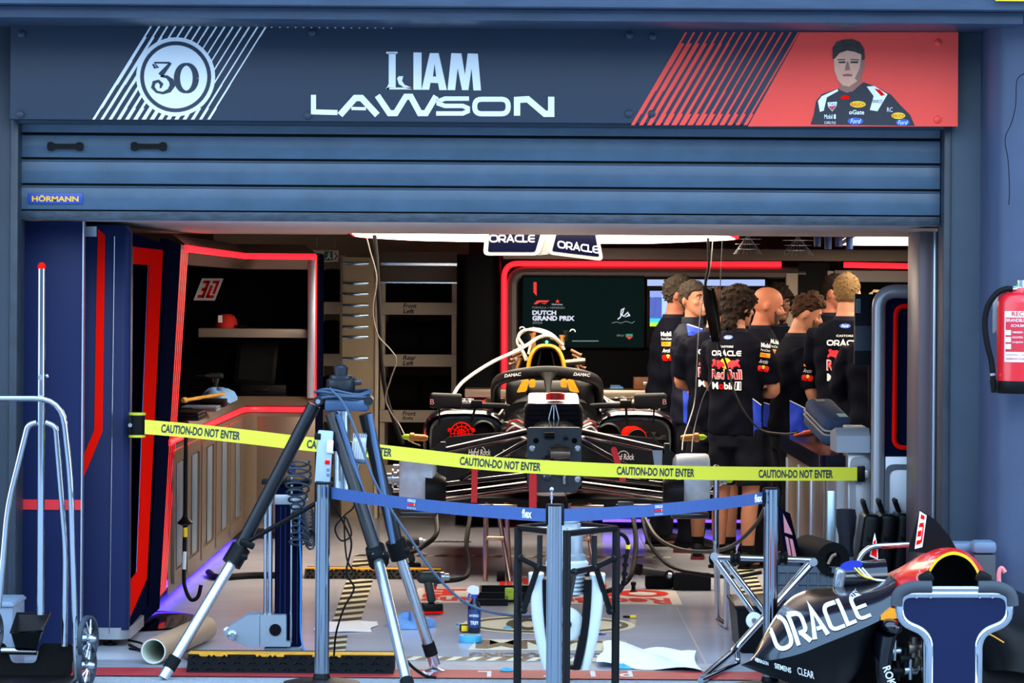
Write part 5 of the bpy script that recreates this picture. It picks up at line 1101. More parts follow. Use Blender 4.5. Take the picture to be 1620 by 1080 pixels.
def arm(a, c, r0, r1, fl=0.5, nm='wishbone', m=GLOSS):
    b = B(); a = Vector(a); c = Vector(c); d = (c - a).normalized(); w = d.cross(Z3).normalized(); up = w.cross(d)
    rings = []
    for t_, r in ((0, r0), (.5, (r0 + r1) / 2), (1, r1)):
        p = a.lerp(c, t_); rings.append([p + w * (r * 2.0 * math.cos(2 * PI * i / 12)) + up * (r * fl * 2 * math.sin(2 * PI * i / 12)) for i in range(12)])
    b.loft(rings); return b.build(nm, m, car)
for s, PX in ((-1, lambda d: 877 - d), (1, lambda d: 877 + d)):
    Yo, Yi = 20.4, 20.3
    j = lambda d, y, Y: W(PX(d), y, Y)
    arm(j(44, 683, 20.45), j(172, 711, Yo), .02, .016); arm(j(44, 690, 21.3), j(172, 713, Yo + .05), .017, .014)
    arm(j(30, 690, 20.4), j(150, 757, Yo), .017, .013, nm='push_rod'); arm(j(46, 751, 20.35), j(176, 766, Yo), .016, .014, nm='steering_arm')
    arm(j(44, 766, 20.45), j(180, 783, Yo), .02, .017); arm(j(44, 772, 21.2), j(180, 790, Yo + .05), .018, .014)
    arm(j(100, 800, 20.9), j(176, 800, 20.6), .012, .012, nm='floor_stay')
    ux = j(177, 750, Yo).x
    b = B(); b.prism([(-.015, WZ(877, 806, Yo)), (.02, WZ(877, 806, Yo)), (.016, WZ(877, 700, Yo)), (-.012, WZ(877, 700, Yo))], (ux, Yo - .04, 0), X3, Z3, (0, .1, 0)); b.build('upright', MATTE, car)
    zc = WZ(877, 758, Yo); x_in = j(185, 750, Yo).x; x_out = j(245, 750, Yo).x; R_ = .152
    dx = (x_out - x_in)
    b = B(); b.lathe([(.02, 0.0), (R_ * .80, .01), (R_ * .95, abs(dx) * .12), (R_ * .99, abs(dx) * .25), (R_, abs(dx) * .40), (R_, abs(dx) * .9), (R_ * .96, abs(dx) * .97), (R_ * .85, abs(dx)), (.03, abs(dx))], (x_in, Yo, zc), (s, 0, 0), 40); b.build('brake_drum', mat('drum_steel', (214, 226, 238), 0.4, 0.1, noise=0.14, scale=14, bump=0.1), car)
    b = B(); b.lathe([(R_ * .45, -.05), (R_ * .62, -.01), (R_ * .72, abs(dx) * .30), (R_ * .3, abs(dx) * .3)], (x_in, Yo - .07, zc - .06), (s, 0, 0), 30); b.build('brake_duct', MATTE, car)
    b = B(); b.lathe([(.05, 0), (.05, .012), (.038, .014), (.038, .03), (.055, .032), (.055, .042), (.03, .045), (.03, .07), (.022, .075), (.02, .1)], (x_out, Yo, zc), (s, 0, 0), 24); hub = b.build('hub', STEEL, car)
    for k in range(6):
        a_ = 2 * PI * k / 6; b = B(); b.cyl((x_out, Yo + .08 * math.cos(a_), zc + .08 * math.sin(a_)), (x_out + s * .035, Yo + .08 * math.cos(a_), zc + .08 * math.sin(a_)), .008, n=8); b.build('drive_pin', STEEL, hub)
    b = B(); b.lathe([(.012, 0), (.014, .02), (.004, .035)], (x_out + s * .1, Yo, zc), (s, 0, 0), 10); b.build('axle_tip', LIME, hub)
    b = B(); b.box(min(x_in, x_out), max(x_in, x_out), Yo - .07, Yo + .07, WZ(877, 818, Yo), WZ(877, 808, Yo), .01); b.build('brake_scoop', CARBON, car)
    q = j(216, 692, 21.2); b = B(); b.lathe([(.012, -.06), (.02, -.04), (.02, .02), (.027, .022), (.027, .045), (.016, .05), (.012, .07)], q, (s, 0, 0.05), 14); b.build('sensor_stub', BRASS, car)
    b = B(); b.lathe([(.018, .05), (.016, .075), (.004, .095)], q, (s, 0, 0.05), 10); b.build('sensor_tip', LIME, car)
    Ys = 22.45; sx_ = lambda d: CX + s * d
    sec = []
    def pod(Y, x_in_, x_out_, zb, zt, n=24, pw=.55): 
        cx = (x_in_ + x_out_) / 2; hw = (x_out_ - x_in_) / 2
        return [Vector((CX + s * (cx + hw * math.copysign(abs(math.cos(a)) ** pw, math.cos(a))), Y, (zb + zt) / 2 + (zt - zb) / 2 * math.copysign(abs(math.sin(a)) ** pw, math.sin(a)))) for a in [2 * PI * i / n for i in range(n)]]
    b = B(); b.loft([pod(Ys + .06, .3, .755, .66, .965), pod(Ys, .29, .775, .65, .985), pod(Ys + .03, .28, .79, .62, 1.0), pod(Ys + .3, .26, .8, .56, 1.01), pod(Ys + .9, .25, .79, .5, 1.01), pod(Ys + 1.8, .2, .6, .5, .98)]); podo = b.build('sidepod', GLOSS, car)
    b = B(); b.loft([pod(Ys + .04, .32, .74, .69, .945), pod(Ys - .004, .32, .74, .69, .945)]); b.build('inlet', MATTE, podo)
    q = W(765 if s < 0 else 963, 684 if s < 0 else 688, Ys - .02); b = B(); b.lathe([(.062, .0), (.075, .01), (.078, .03), (.068, .045), (.058, .03), (.055, -.06), (.001, -.06)], (q.x, Ys + .0, q.z), (0, -1, 0), 28, cap=False); b.build('round_duct', MATTE, podo)
    b = B(); b.lathe([(.056, 0), (.001, .001)], (q.x, Ys - .008, q.z), (0, -1, 0), 24); b.build('duct_mouth', BLACKM, podo)
    x_a, x_b = .31, .80
    b = B(); b.prism([(CX + s * .17, .60), (CX + s * .74, .56), (CX + s * .76, .76), (CX + s * .62, .86), (CX + s * .17, .90)][::s], (0, 21.9, 0), X3, Z3, (0, .05, 0)); bb = b.build('bargeboard', MATTE, car)
    q = W(741 if s < 0 else 968, 720 if s < 0 else 727, 21.89); put_text('Hard Rock', (q.x, 21.895, q.z), X3, Z3, .135, .036, WHITE, bb, shear=.15, bold=.01, lift=.003)
    put_polys(stroke(arc(0, 0, .034, .034, 0, 180, 12), .004), (q.x + .07, 21.895, q.z + .02), X3, Z3, WHITE, bb, 'arch_emblem', .004)
    q = W(795 if s < 0 else 929, 722 if s < 0 else 727, 21.89); put_text('Rauch', (q.x, 21.895, q.z), X3, Z3, .05, .045, WHITE, bb, lift=.003, shear=.3)
    b = B(); b.box(CX + s * .1 if s > 0 else CX - .76, CX + .76 if s > 0 else CX - .1, 21.95, 24.6, .46, .49, .006); b.build('floor_edge', MATTE, car)
    Ym = 22.2
    m0, m1 = (W(680, 646, Ym), W(731, 622, Ym)) if s < 0 else (W(1003, 646, Ym), W(1055, 622, Ym))
    b = B(); b.obox(((m0.x + m1.x) / 2, Ym, (m0.z + m1.z) / 2), (m1.x - m0.x, .07, m1.z - m0.z), (0, s * -.03, 0), .018, 3); mi = b.build('mirror', MATTE, car)
    q = W(684 if s < 0 else 1051, 635, Ym); put_text('B', (q.x - .012, Ym - .036, q.z - .016), X3, Z3, .024, .032, mat('print_pink', (190, 130, 140), .5), mi, lift=.002)
    st_ = smooth_path([W(731, 641, Ym), W(790, 642, Ym), W(806, 645, Ym), W(815, 655, Ym + .05)] if s < 0 else [W(1003, 641, Ym), W(945, 642, Ym), W(932, 645, Ym), W(920, 655, Ym + .05)], 5)
    b = B(); b.tube(st_, .011, 8, sq=(1, 1.6)); b.build('mirror_stalk', MATTE, mi)
    q1_, q2_ = (W(754, 638, Ym), W(745, 668, Ym)) if s < 0 else (W(990, 638, Ym), W(992, 672, Ym))
    b = B(); b.tube([q1_, q2_], .018, 6, sq=(1, .5)); b.obox(q1_, (.07, .04, .04), None, .006); b.build('mirror_strut', BLACK, mi)
    q1_, q2_ = (W(695, 645, Ym), W(695, 672, Ym)) if s < 0 else (W(1035, 645, Ym), W(1033, 672, Ym))
    b = B(); b.tube([q1_, q2_], .006, 6); b.build('mirror_strut', BLACK, mi)
q = W(730, 686, 22.38); g = thing('fan_grille', 'round red plastic fan grille on the left side of the race car', 'fan', (q.x, 22.38, q.z - .07))
b = B()
for r in (.068, .045, .024): b.tube([(q.x + r * math.cos(2 * PI * i / 28), 22.38, q.z + r * math.sin(2 * PI * i / 28)) for i in range(28)], .0045, 6, closed=True)
b.build('rings', REDP, g); b = B()
for k in range(12): b.cyl((q.x + .01 * math.cos(k * PI / 6), 22.38, q.z + .01 * math.sin(k * PI / 6)), (q.x + .068 * math.cos(k * PI / 6), 22.38, q.z + .068 * math.sin(k * PI / 6)), .0035, n=6)
b.cyl((q.x, 22.37, q.z), (q.x, 22.39, q.z), .012, n=10); b.build('spokes', REDP, g)
for a_ in (0.3, 2.84): b = B(); b.cyl((q.x + .077 * math.cos(a_), 22.37, q.z + .077 * math.sin(a_)), (q.x + .077 * math.cos(a_), 22.39, q.z + .077 * math.sin(a_)), .013, n=10); b.build('lug', REDP, g)
b = B(); b.lathe([(.072, 0), (.075, .05)], (q.x, 22.40, q.z), (0, 1, 0), 24); b.build('shroud', BLACK, g)
q = W(1003, 691, 22.3); g = thing('cooling_blower', 'black blower hose with red ring at the right side of the race car', 'blower', (q.x, 22.3, q.z - .07))
b = B(); b.lathe([(.05, -.06), (.066, -.05), (.066, .02), (.05, .03), (.05, .12)], (q.x, 22.28, q.z), (-.25, 1, .12), 24); b.build('red_collar', REDP, g)
b = B(); b.lathe([(.040, -.072), (.058, -.07), (.060, -.05), (.05, -.045)], (q.x, 22.28, q.z), (-.25, 1, .12), 24); b.build('nozzle', BLACK, g)
b = B(); rings = []
for k in range(12):
    t_ = k / 11; rings.append([Vector((q.x + .04 + .17 * t_, 22.33 + .03 * math.sin(9 * t_), q.z - .01 - .04 * t_)) + Vector((.01 * math.cos(5 * a), .045 * math.cos(a) * (1 + .2 * math.sin(8 * t_ + 3 * a)), .05 * math.sin(a) * (1 + .25 * math.sin(11 * t_ + 2 * a)))) for a in [2 * PI * i / 14 for i in range(14)]])
b.loft(rings); b.build('fabric_sleeve', mat('sleeve_black', (10, 10, 12), .9), g)
Yh = 22.2
def hp(px, py, dy): return W(px, py, Yh + dy)
path = smooth_path([hp(787, 655, .75), hp(784, 625, .62), hp(787, 604, .45), hp(806, 595, .2), hp(835, 590, .04), hp(866, 588, 0), hp(898, 590, .04), hp(926, 595, .2), hp(944, 604, .45), hp(947, 625, .62), hp(944, 655, .75)], 6)
b = B(); b.tube(path, [.032] * len(path), 14, sq=(1.0, 1.15)); hal = b.build('halo', mat('halo_carbon', (24, 24, 26), .42), car)
b = B(); rings = []
for z_, w_, d_ in ((588, .085, .05), (594, .05, .04), (602, .026, .034), (615, .017, .032), (632, .02, .036), (650, .03, .05)):
    p = W(867, z_, Yh - .0 - (z_ - 588) * .004); rings.append([p + Vector((w_ * math.cos(2 * PI * i / 14), d_ * math.sin(2 * PI * i / 14), 0)) for i in range(14)])
b.loft(rings); b.build('halo_pillar', MATS['halo_carbon'], car)
for px, sl in ((798, .12), (907, -.06)):
    q = W(px, 597 if px < 850 else 594, Yh - .06); put_text('DAMAC', q, (1, 0, sl), (-sl, 0, 1), .105, .02, WHITE, hal, bold=.02, shear=.25, lift=.004, conform=None)
for s in (-1, 1):
    b = B(); b.obox((CX + s * .2, 22.95, 1.1), (.12, .5, .2), (0, 0, s * .1), .05, 3); b.build('headrest', MATTE, car)
    for k_, (d0, d1) in enumerate(((13, 26), (33, 42))):
        xs = [867 + s * (20 + (0 if k_ else 22)), 867 + s * (27 + (0 if k_ else 14)), 867 + s * (26 + (0 if k_ else 8)), 867 + s * (19 + (0 if k_ else 14))]
        Yb = 22.7 + .03 * k_
        p4 = [cp(867 + s * x_, y_, Yb) for x_, y_ in ([(34, 619), (50, 621), (40, 600), (30, 600)] if k_ == 0 else [(20, 612), (30, 613), (29, 600), (20, 600)])]
        b = B(); b.prism([(p.x, p.y) for p in round_poly(p4, .012, 3)], (0, Yb, 0), X3, Z3, (0, .03, 0)); b.build('harness_pad', ORANGE, car)
b = B(); b.obox((CX, 23.0, 1.05), (.34, .3, .26), None, .06, 3); b.build('seat', MATTE, car)
Ya = 23.35
def ab(off, Y, n=26):
    o_ = []
    for i in range(n):
        a = PI * i / (n - 1); c_, s_ = math.cos(a), math.sin(a)
        o_.append(Vector((CX - .02 + (.128 - off) * math.copysign(abs(c_) ** .75, c_), Y, 1.18 + (.225 - off) * abs(s_) ** .8)))
    return o_
b = B(); fr_ = ab(0, Ya); bi = ab(.022, Ya)
b.loft([ab(.0, Ya + .02), ab(-.004, Ya), ab(.012, Ya - .012), ab(.02, Ya), ab(.022, Ya + .05)], cap=False, closed=False); b.build('airbox_rim', ORANGE, car)
b = B(); b.loft([ab(-.002, Ya + .02), ab(.0, Ya + .4), ab(.04, Ya + .9), ab(.1, Ya + 1.4)], cap=False, closed=False); b.build('engine_cover_top', MATTE, car)
b = B(); b.loft([ab(.024, Ya + .02), ab(.03, Ya + .3)], cap=False, closed=False); b.add([v for v in ab(.03, Ya + .3)], [tuple(range(26))]); b.build('airbox_throat', BLACKM, car)
for s in (-1, 1):
    b = B(); b.cyl((CX - .02 + s * .035, Ya + .05, 1.36), (CX - .02 + s * .075, Ya + .05, 1.15), .007, n=8); b.build('airbox_strut', MATTE, car)
q = W(865, 538, Ya); b = B(); b.obox((q.x, Ya + .05, q.z), (.045, .1, .05), None, .006); cm = b.build('camera_pod', BLACK, car)
b = B(); b.sph((q.x, Ya - .005, q.z - .012), .010, 10, 6); b.build('status_light', glow('green_led', (60, 255, 150), 3), cm)
for s in (-1, 1):
    for k_ in range(4):
        q = W(866 + s * (40 + k_ * 2.2), 548 + k_ * 7 + (0 if s < 0 else 6), Ya + .3); b = B(); b.cyl(q + Vector((-.012 * s, 0, 0)), q + Vector((.05 * s, -.02, -.03)), .012, .01, 10); b.cyl(q + Vector((.05 * s, -.02, -.03)), q + Vector((.056 * s, -.021, -.033)), .014, n=10); b.build('injector', mat('copper_brown', (128, 86, 62), .4, .6), car)
    for dx, yt, yb, m_, r_ in ((-24, 527, 548, BRASS, .018), (-30, 520, 533, BLACK, .016), (-42, 566, 584, BRASS, .012)):
        q1_ = W(866 - s * dx, yt + (3 if s > 0 else 0), Ya + .25); q2_ = W(866 - s * (dx + (2 if dx > -35 else -8)), yb + 5, Ya + .25); b = B(); b.cyl(q1_, q2_, r_, n=12); b.lathe([(r_ * 1.25, 0), (r_ * 1.25, .012)], q1_, q2_ - q1_, 12); b.build('sensor_post', m_, car)
    q = W(866 + s * 40, 521 + (4 if s > 0 else 0), Ya + .25); b = B(); b.tube([q + Vector((.016 * math.cos(a), 0, .016 * math.sin(a))) for a in [PI * i / 8 for i in range(9)]], .005, 6); b.build('lifting_eye', STEEL, car)
    q = W(866 + s * 48, 575, Ya + .3); b = B(); b.obox(q, (.03, .05, .09), (0, s * .2, 0), .006); b.build('plenum', TITAN, car)
q1_, q2_ = W(893, 574, Ya + .2), W(926, 571, Ya + .2); b = B(); b.cyl(q1_, q2_, .02, n=14); b.build('exhaust_stub', TITAN, car)
for k_, pts in enumerate([[(828, 546), (820, 532), (830, 522), (852, 524), (880, 536), (893, 553)], [(826, 556), (818, 540), (826, 526), (846, 520), (872, 528), (890, 546)], [(836, 560), (842, 540), (860, 533), (884, 538)], [(832, 570), (826, 556), (822, 545)], [(838, 575), (830, 560), (824, 550)]]):
    b = B(); b.tube(smooth_path([W(x, y, Ya + .15 + .02 * k_) for x, y in pts], 6), .0085, 8); b.build('air_line', mat('hose_white', (214, 208, 196), .4), car)
hp_ = [W(712, 655, 22.9), W(714, 635, 22.9), W(725, 612, 22.95), W(745, 594, 23.0), W(780, 572, 23.1), W(815, 556, 23.2), W(835, 545, 23.3), W(852, 534, 23.35), W(870, 531, 23.3), W(890, 545, 23.4)]
b = B(); b.tube(smooth_path(hp_, 6), .0115, 10); one(b, 'service_hose', MATS['hose_white'], 'white service hose arching from the left sidepod to the airbox', 'hose')
random.seed(11)
for k_ in range(22):
    s = -1 if k_ % 2 else 1
    x = CX + s * random.uniform(.34, .72); Y_ = random.uniform(22.9, 23.7); r = random.uniform(.012, .03); z_ = 1.0 + r * .8
    b = B()
    if k_ % 3 == 0: b.obox((x, Y_, z_ + .01), (r * 4, r * 3, r * 2.2), (0, 0, random.random()), .005)
    else: b.cyl((x - r * 2, Y_, z_ + .012), (x + r * 2, Y_ + .02, z_ + .012), r * .8, n=12); b.cyl((x, Y_, z_ - .02), (x, Y_, z_ + .045), r * .6, n=10)
    b.build('engine_component', [TITAN, STEEL, BRASS, BLACK, SILVER][k_ % 5], car)
for s, pts in ((1, [(948, 622, 22.9), (965, 633, 22.9), (985, 640, 22.9), (1000, 643, 22.9)]), (1, [(955, 628, 23), (970, 645, 22.9), (988, 660, 22.8)]), (1, [(1022, 640, 22.9), (1028, 648, 22.9), (1030, 662, 22.8)]), (-1, [(790, 655, 22.7), (800, 640, 22.8), (802, 620, 22.9)]), (1, [(930, 615, 23), (945, 632, 22.9), (950, 650, 22.8)])):
    b = B(); b.tube(smooth_path([W(*p) for p in pts], 5), .006, 6); b.build('wiring', MATS['hose_white'], car)
for s in (-1, 1):
    b = B(); b.tube(smooth_path([(CX + s * .17, 20.9, .98), (CX + s * .215, 21.2, .99), (CX + s * .26, 21.6, .95), (CX + s * .28, 22.0, .85)], 5), .006, 6); b.build('livery_line', mat('livery_red', (200, 30, 40), .4), car)
    b = B(); b.tube(smooth_path([(CX + s * .175, 20.9, .95), (CX + s * .225, 21.2, .955), (CX + s * .27, 21.6, .91)], 5), .005, 6); b.build('livery_line', WHITE, car)
b = B(); b.prism([cp(1032, 712, 20.36), cp(1048, 712, 20.36), cp(1047, 740, 20.36), cp(1036, 740, 20.36)], (0, 20.36, 0), X3, Z3, (0, .03, 0)); b.build('caliper_window', SILVER, car)
b = B(); b.obox(W(990, 800, 20.7), (.09, .05, .05), None, .004); b.build('sensor_box', GREYP, car)
for k_, (x0_, y0_, x1_, y1_, Y_) in enumerate(((843, 748, 843, 803, 20.1), (751, 738, 750, 795, 20.3), (970, 707, 986, 761, 20.2))):
    a = W(x0_, y0_, Y_); c = W(x1_, y1_, Y_); w_ = .021 if k_ == 0 else .017
    t_ = thing('warning_tag', ['red hanging tag below the front bulkhead', 'red hanging tag at the left front suspension', 'red hanging tag at the right front suspension'][k_], 'tag', (c.x, Y_, c.z), 'red warning tags on the car')
    d = (c - a); b = B(); n_ = Vector((d.z, 0, -d.x)).normalized()
    P = [a + n_ * w_ * .5, a + d * .06 + n_ * w_, c + n_ * w_, c - n_ * w_, a + d * .06 - n_ * w_, a - n_ * w_ * .5]
    b.prism([(p.x, p.z) for p in P], (0, Y_, 0), X3, Z3, (0, .004, 0)); b.build('strip', PINKT, t_)
    put_text('REMOVE BEFORE', c + n_ * -w_ * .45 + Vector((0, -.001, 0)) - d * .02 if False else (a.x + w_ * .5, Y_ - .001, a.z - .03), (0, 0, -1), (1, 0, 0), .13, w_ * .9, mat('tag_dark', (150, 20, 36), .5), t_, lift=-.002) if k_ == 0 else None
    b = B(); b.tube([a + Vector((0, 0, -.008)), a + Vector((0, .02, .05))], .002, 5); b.build('cord', CABLE, t_)
def tubes(name, label, cat, paths, r, m, group=None, base=None, n=10):
    base = base or (sum(p[0][0] for p in paths) / len(paths), sum(p[0][1] for p in paths) / len(paths), 0)
    t_ = thing(name, label, cat, base, group)
    for p in paths:
        b = B(); b.tube(round_poly([Vector(q) for q in p], .06, 5, False), r, n); b.build('tube', m, t_)
    return t_
COPPER = mat('stand_chrome_warm', (190, 160, 140), .2, 1.0)
for k_, (xc_, lab) in enumerate(((-.06, 'left'), (.46, 'right'))):
    Y0, Y1 = 21.7, 22.4
    st = tubes('car_stand', f'chrome tube trestle carrying the race car, {lab} one', 'stand', [[(xc_ - .09, Y0, .0), (xc_ - .09, Y0, .46)], [(xc_ + .06, Y0, .0), (xc_ - .02, Y0 + .1, .46)], [(xc_ - .09, Y1, .0), (xc_ - .09, Y1, .46)], [(xc_ + .06, Y1, 0), (xc_ + .03, Y1, .46)], [(xc_ - .09, Y0, .02), (xc_ - .09, Y1, .02)], [(xc_ + .06, Y0, .02), (xc_ + .06, Y1, .02)], [(xc_ - .09, Y0, .26), (xc_ + .02, Y0, .26)], [(xc_ - .1, Y0 - .02, .455), (xc_ + .1, Y0 - .02, .455)]], .014, COPPER, 'car stands')
    b = B(); b.cyl((xc_ - .02, Y0 + .02, .03), (xc_ + .03, Y0 + .02, .03), .03, n=14); b.build('castor', RUBBER, st)
def ribbon(b, pts, h, t=0.002):
    """vertical band through pts (centre line), height h"""
    P = [Vector(p) for p in pts]; up = Vector((0, 0, h / 2)); n = Vector((0, t, 0))
    b.loft([[p - up, p + up, p + up + n, p - up + n] for p in P])
TAPE_Y = mat('tape_yellow', (238, 236, 62), 0.5); TAPE_T = mat('tape_text', (36, 48, 66), 0.6)
tp_ = [(229, 675, 17.5), (300, 681, 17.55), (380, 689.5, 17.62), (470, 700, 17.7), (620, 716, 17.8), (800, 735, 17.95), (1030, 746, 18.15), (1200, 749, 18.3), (1356, 749.5, 18.42)]
tape = thing('caution_tape', 'yellow caution belt stretched across the garage opening', 'barrier tape', (0.0, 18.0, W(810, 735, 18).z))
P = smooth_path([W(*p) for p in tp_], 8)
b = B(); ribbon(b, P, .069); b.build('belt', TAPE_Y, tape)
def on_tape(px):
    best = min(range(len(P) - 1), key=lambda i: abs((P[i].x / P[i].y) * FPX + 810 - px)); return P[best], (P[best + 1] - P[best]).normalized()
def follow(P, a, c):                                   # bend flat letters along a belt's centre line
    def g(me):
        split_long(me, .03)
        for v in me.vertices:
            t_ = (v.co.x - a.x) / (c.x - a.x); lz = a.z + (c.z - a.z) * t_
            i = next((i for i in range(len(P) - 1) if P[i].x <= v.co.x <= P[i + 1].x), None)
            if i is None: i = 0 if v.co.x < P[0].x else len(P) - 2
            s_ = (v.co.x - P[i].x) / (P[i + 1].x - P[i].x); p = P[i].lerp(P[i + 1], s_)
            v.co = Vector((v.co.x, p.y - .0025, p.z + v.co.z - lz))
    return g
for x0_, x1_ in ((253, 382), (494, 622), (737, 858), (970, 1090), (1197, 1313)):
    q, d = on_tape(x0_); q2, _ = on_tape(x1_); d = (q2 - q).normalized(); up = Vector((0, 0, 1)); up = (up - d * up.dot(d)).normalized()
    put_text('CAUTION-DO NOT ENTER', q - up * .021, d, up, (q2 - q).length, .042, TAPE_T, tape, bold=.03, lift=0, conform=follow(P, q, q2))
q = P[-1]; b = B(); b.box(q.x, q.x + .04, q.y - .015, q.y + .012, q.z - .04, q.z + .04, .005); b.build('end_clip', BLACK, tape)
b = B(); b.box(q.x + .035, q.x + .06, q.y - .01, q.y + .02, q.z - .02, q.z + .02, .003); b.build('clip_catch', SILVER, tape)
q = W(217, 672, 17.53); cas = thing('belt_cassette', 'black belt cassette with yellow rims fixed to the storage tower', 'belt cassette', (q.x, 17.5, q.z - .06))
b = B(); b.cyl((q.x, 17.53, q.z - .05), (q.x, 17.53, q.z + .05), .04, n=20); b.box(q.x - .045, q.x - .01, 17.5, 17.56, q.z - .045, q.z + .045, .006); b.build('drum', BLACK, cas)
for z in (-.054, .054): b = B(); b.cyl((q.x, 17.53, q.z + z - .006), (q.x, 17.53, q.z + z + .006), .041, n=20); b.build('rim', mat('rim_yellow', (200, 200, 40), .5), cas)
b = B(); b.cyl((q.x - .03, 17.49, q.z), (q.x - .03, 17.50, q.z), .010, n=10); b.build('screw', STEEL, cas)

BELT = mat('belt_blue', (48, 80, 138), 0.6, noise=0.06, scale=30)
posts = {}
for key, px, top, Y, lab in (('l', 511, 763, 16.0, 'left'), ('c', 878, 797, 14.45, 'centre'), ('r', 1220, 771, 16.0, 'right')):
    q = W(px, top, Y); t = thing('belt_post', {'left': 'silver ribbed belt post in front of the tripod', 'centre': 'silver ribbed belt post in the middle in front of the black frame', 'right': 'silver ribbed belt post beside the black engine cover'}[lab], 'barrier post', (q.x, Y, 0), 'belt posts')
    b = B(); n = 40; R_ = .0305
    b.loft([[Vector((q.x + R_ * (1 + .05 * (1 if i % 4 < 2 else -1)) * math.cos(2 * PI * i / n), Y + R_ * (1 + .05 * (1 if i % 4 < 2 else -1)) * math.sin(2 * PI * i / n), z)) for i in range(n)] for z in (.02, q.z - .004)]); b.build('pole', mat('post_aluminium', (146, 156, 168), .16, 1.0), t, 15)
    b = B(); b.lathe([(.17, 0), (.17, .012), (.12, .022), (.04, .03), (.034, .05)], (q.x, Y, -.003), (0, 0, 1), 32); b.build('base', BLACK, t)
    b = B(); b.cyl((q.x, Y, q.z - .008), (q.x, Y, q.z), .033, n=24); b.build('cap', BLACK, t)
    for s in (-1, 1): b = B(); b.box(q.x + s * .030 - .007, q.x + s * .030 + .007, Y - .016, Y + .016, q.z - .085, q.z - .004, .004); b.build('belt_slot', BLACK, t)
    posts[key] = q
def belt(a, c, sag, label, prints, texts):
    t = thing('retractable_belt', label, 'barrier belt', ((a.x + c.x) / 2, (a.y + c.y) / 2, min(a.z, c.z)), 'blue barrier belts')
    P = [a.lerp(c, i / 20) + Vector((0, 0, -sag * 4 * (i / 20) * (1 - i / 20))) for i in range(21)]
    b = B(); ribbon(b, P, .052); b.build('belt', BELT, t)
    for f in prints:
        i = int(f * 20); p = P[i]; d = (P[min(i + 1, 20)] - P[i]).normalized(); up = Vector((0, 0, 1)); up = (up - d * up.dot(d)).normalized(); o = p + Vector((0, -.002, 0))
        put_polys(oracle(.07, .012, .2), o - d * .035 + up * .008, d, up, WHITE, t, 'wordmark', .001)
        put_text('Red Bull', o - d * .035 - up * .008, d, up, .042, .011, REDP, t, bold=.04, lift=.001)
        put_polys([ell(0, 0, .006, .006, 12)], o + d * .024 - up * .002, d, up, YELLOW, t, 'sun_disc', .001); put_polys([[(-.016, .002), (-.008, .006), (0, 0), (-.006, -.005)], [(.016, .002), (0, 0), (.008, .006)]], o + d * .024 - up * .003, d, up, REDP, t, 'bull_emblem', .002)
        put_text('RACING', o - d * .035 - up * .021, d, up, .07, .007, WHITE, t, lift=.001, spacing=1.3)
    for f in texts:
        i = int(f * 20); p = P[i]; d = (P[min(i + 1, 20)] - P[max(i - 1, 0)]).normalized(); up = Vector((0, 0, 1)); up = (up - d * up.dot(d)).normalized()
        put_text('flex', p + Vector((0, -.002, 0)) - up * .016, d, up, .075, .036, WHITE, t, bold=.03, lift=.002)
dz = Vector((0, 0, -.045))
belt(posts['l'] + dz + Vector((.036, -.01, 0)), posts['c'] + dz + Vector((-.036, .0, 0)), .012, 'blue branded belt between the left and centre posts', (.42,), (.9,))
belt(posts['c'] + dz + Vector((.036, .0, 0)), posts['r'] + dz + Vector((-.036, -.01, 0)), .012, 'blue branded belt between the centre and right posts', (.48,), (.95,))
q = posts['c']; b = B(); b.cyl((q.x - .012, 14.6, .3), (q.x - .012, 14.6, q.z + .045), .003, n=6); b.sph((q.x - .012, 14.6, q.z + .05), .010, 12, 8); b.cyl((q.x - .012, 14.6, q.z + .01), (q.x - .012, 14.6, q.z + .03), .006, n=8); b.lathe([(.05, .0), (.05, .01), (.012, .02), (.012, .3)], (q.x - .012, 14.6, -.003), (0, 0, 1), 16); one(b, 'target_rod', STEEL, 'thin steel rod with ball tip just behind the centre post', 'rod')

def rod(t, pts, r, m=CHROME, nm='tube', fil=.06, n=12, k=6):
    b = B(); b.tube(round_poly([Vector(p) for p in pts], fil, k, False), r, n); return b.build(nm, m, t)
YT_ = 15.9
tr = thing('wheel_trolley', 'chrome tube trolley with tall red tipped pole at the left edge', 'trolley', (WX(60, 1060, YT_), YT_, 0))
w_ = lambda x, y, d=0: W(x, y, YT_ + d)
rod(tr, [w_(-40, 630), w_(98, 630), w_(112, 760), w_(121, 1078)], .0135, fil=.12)
rod(tr, [w_(66, 424, .03), w_(64, 972, .03)], .0165, fil=0)
rod(tr, [w_(58, 668, .03), w_(44, 672, .03), w_(12, 800, .03), w_(-2, 960, .03)], .0135, fil=.09); rod(tr, [w_(72, 668, .03), w_(88, 674, .03), w_(104, 870, .03), w_(102, 1022, .03)], .0135, fil=.09)
b = B(); b.sph(w_(66, 422, .03), (.018, .018, .02), 14, 8); b.build('red_tip', REDP, tr)
b = B(); b.cyl(w_(64, 597, .012), w_(64, 597, .0), .012, n=12); b.cyl(w_(73, 595, .03), w_(76, 594, .03), .008, n=8); b.build('clamp_bolt', STEEL, tr)
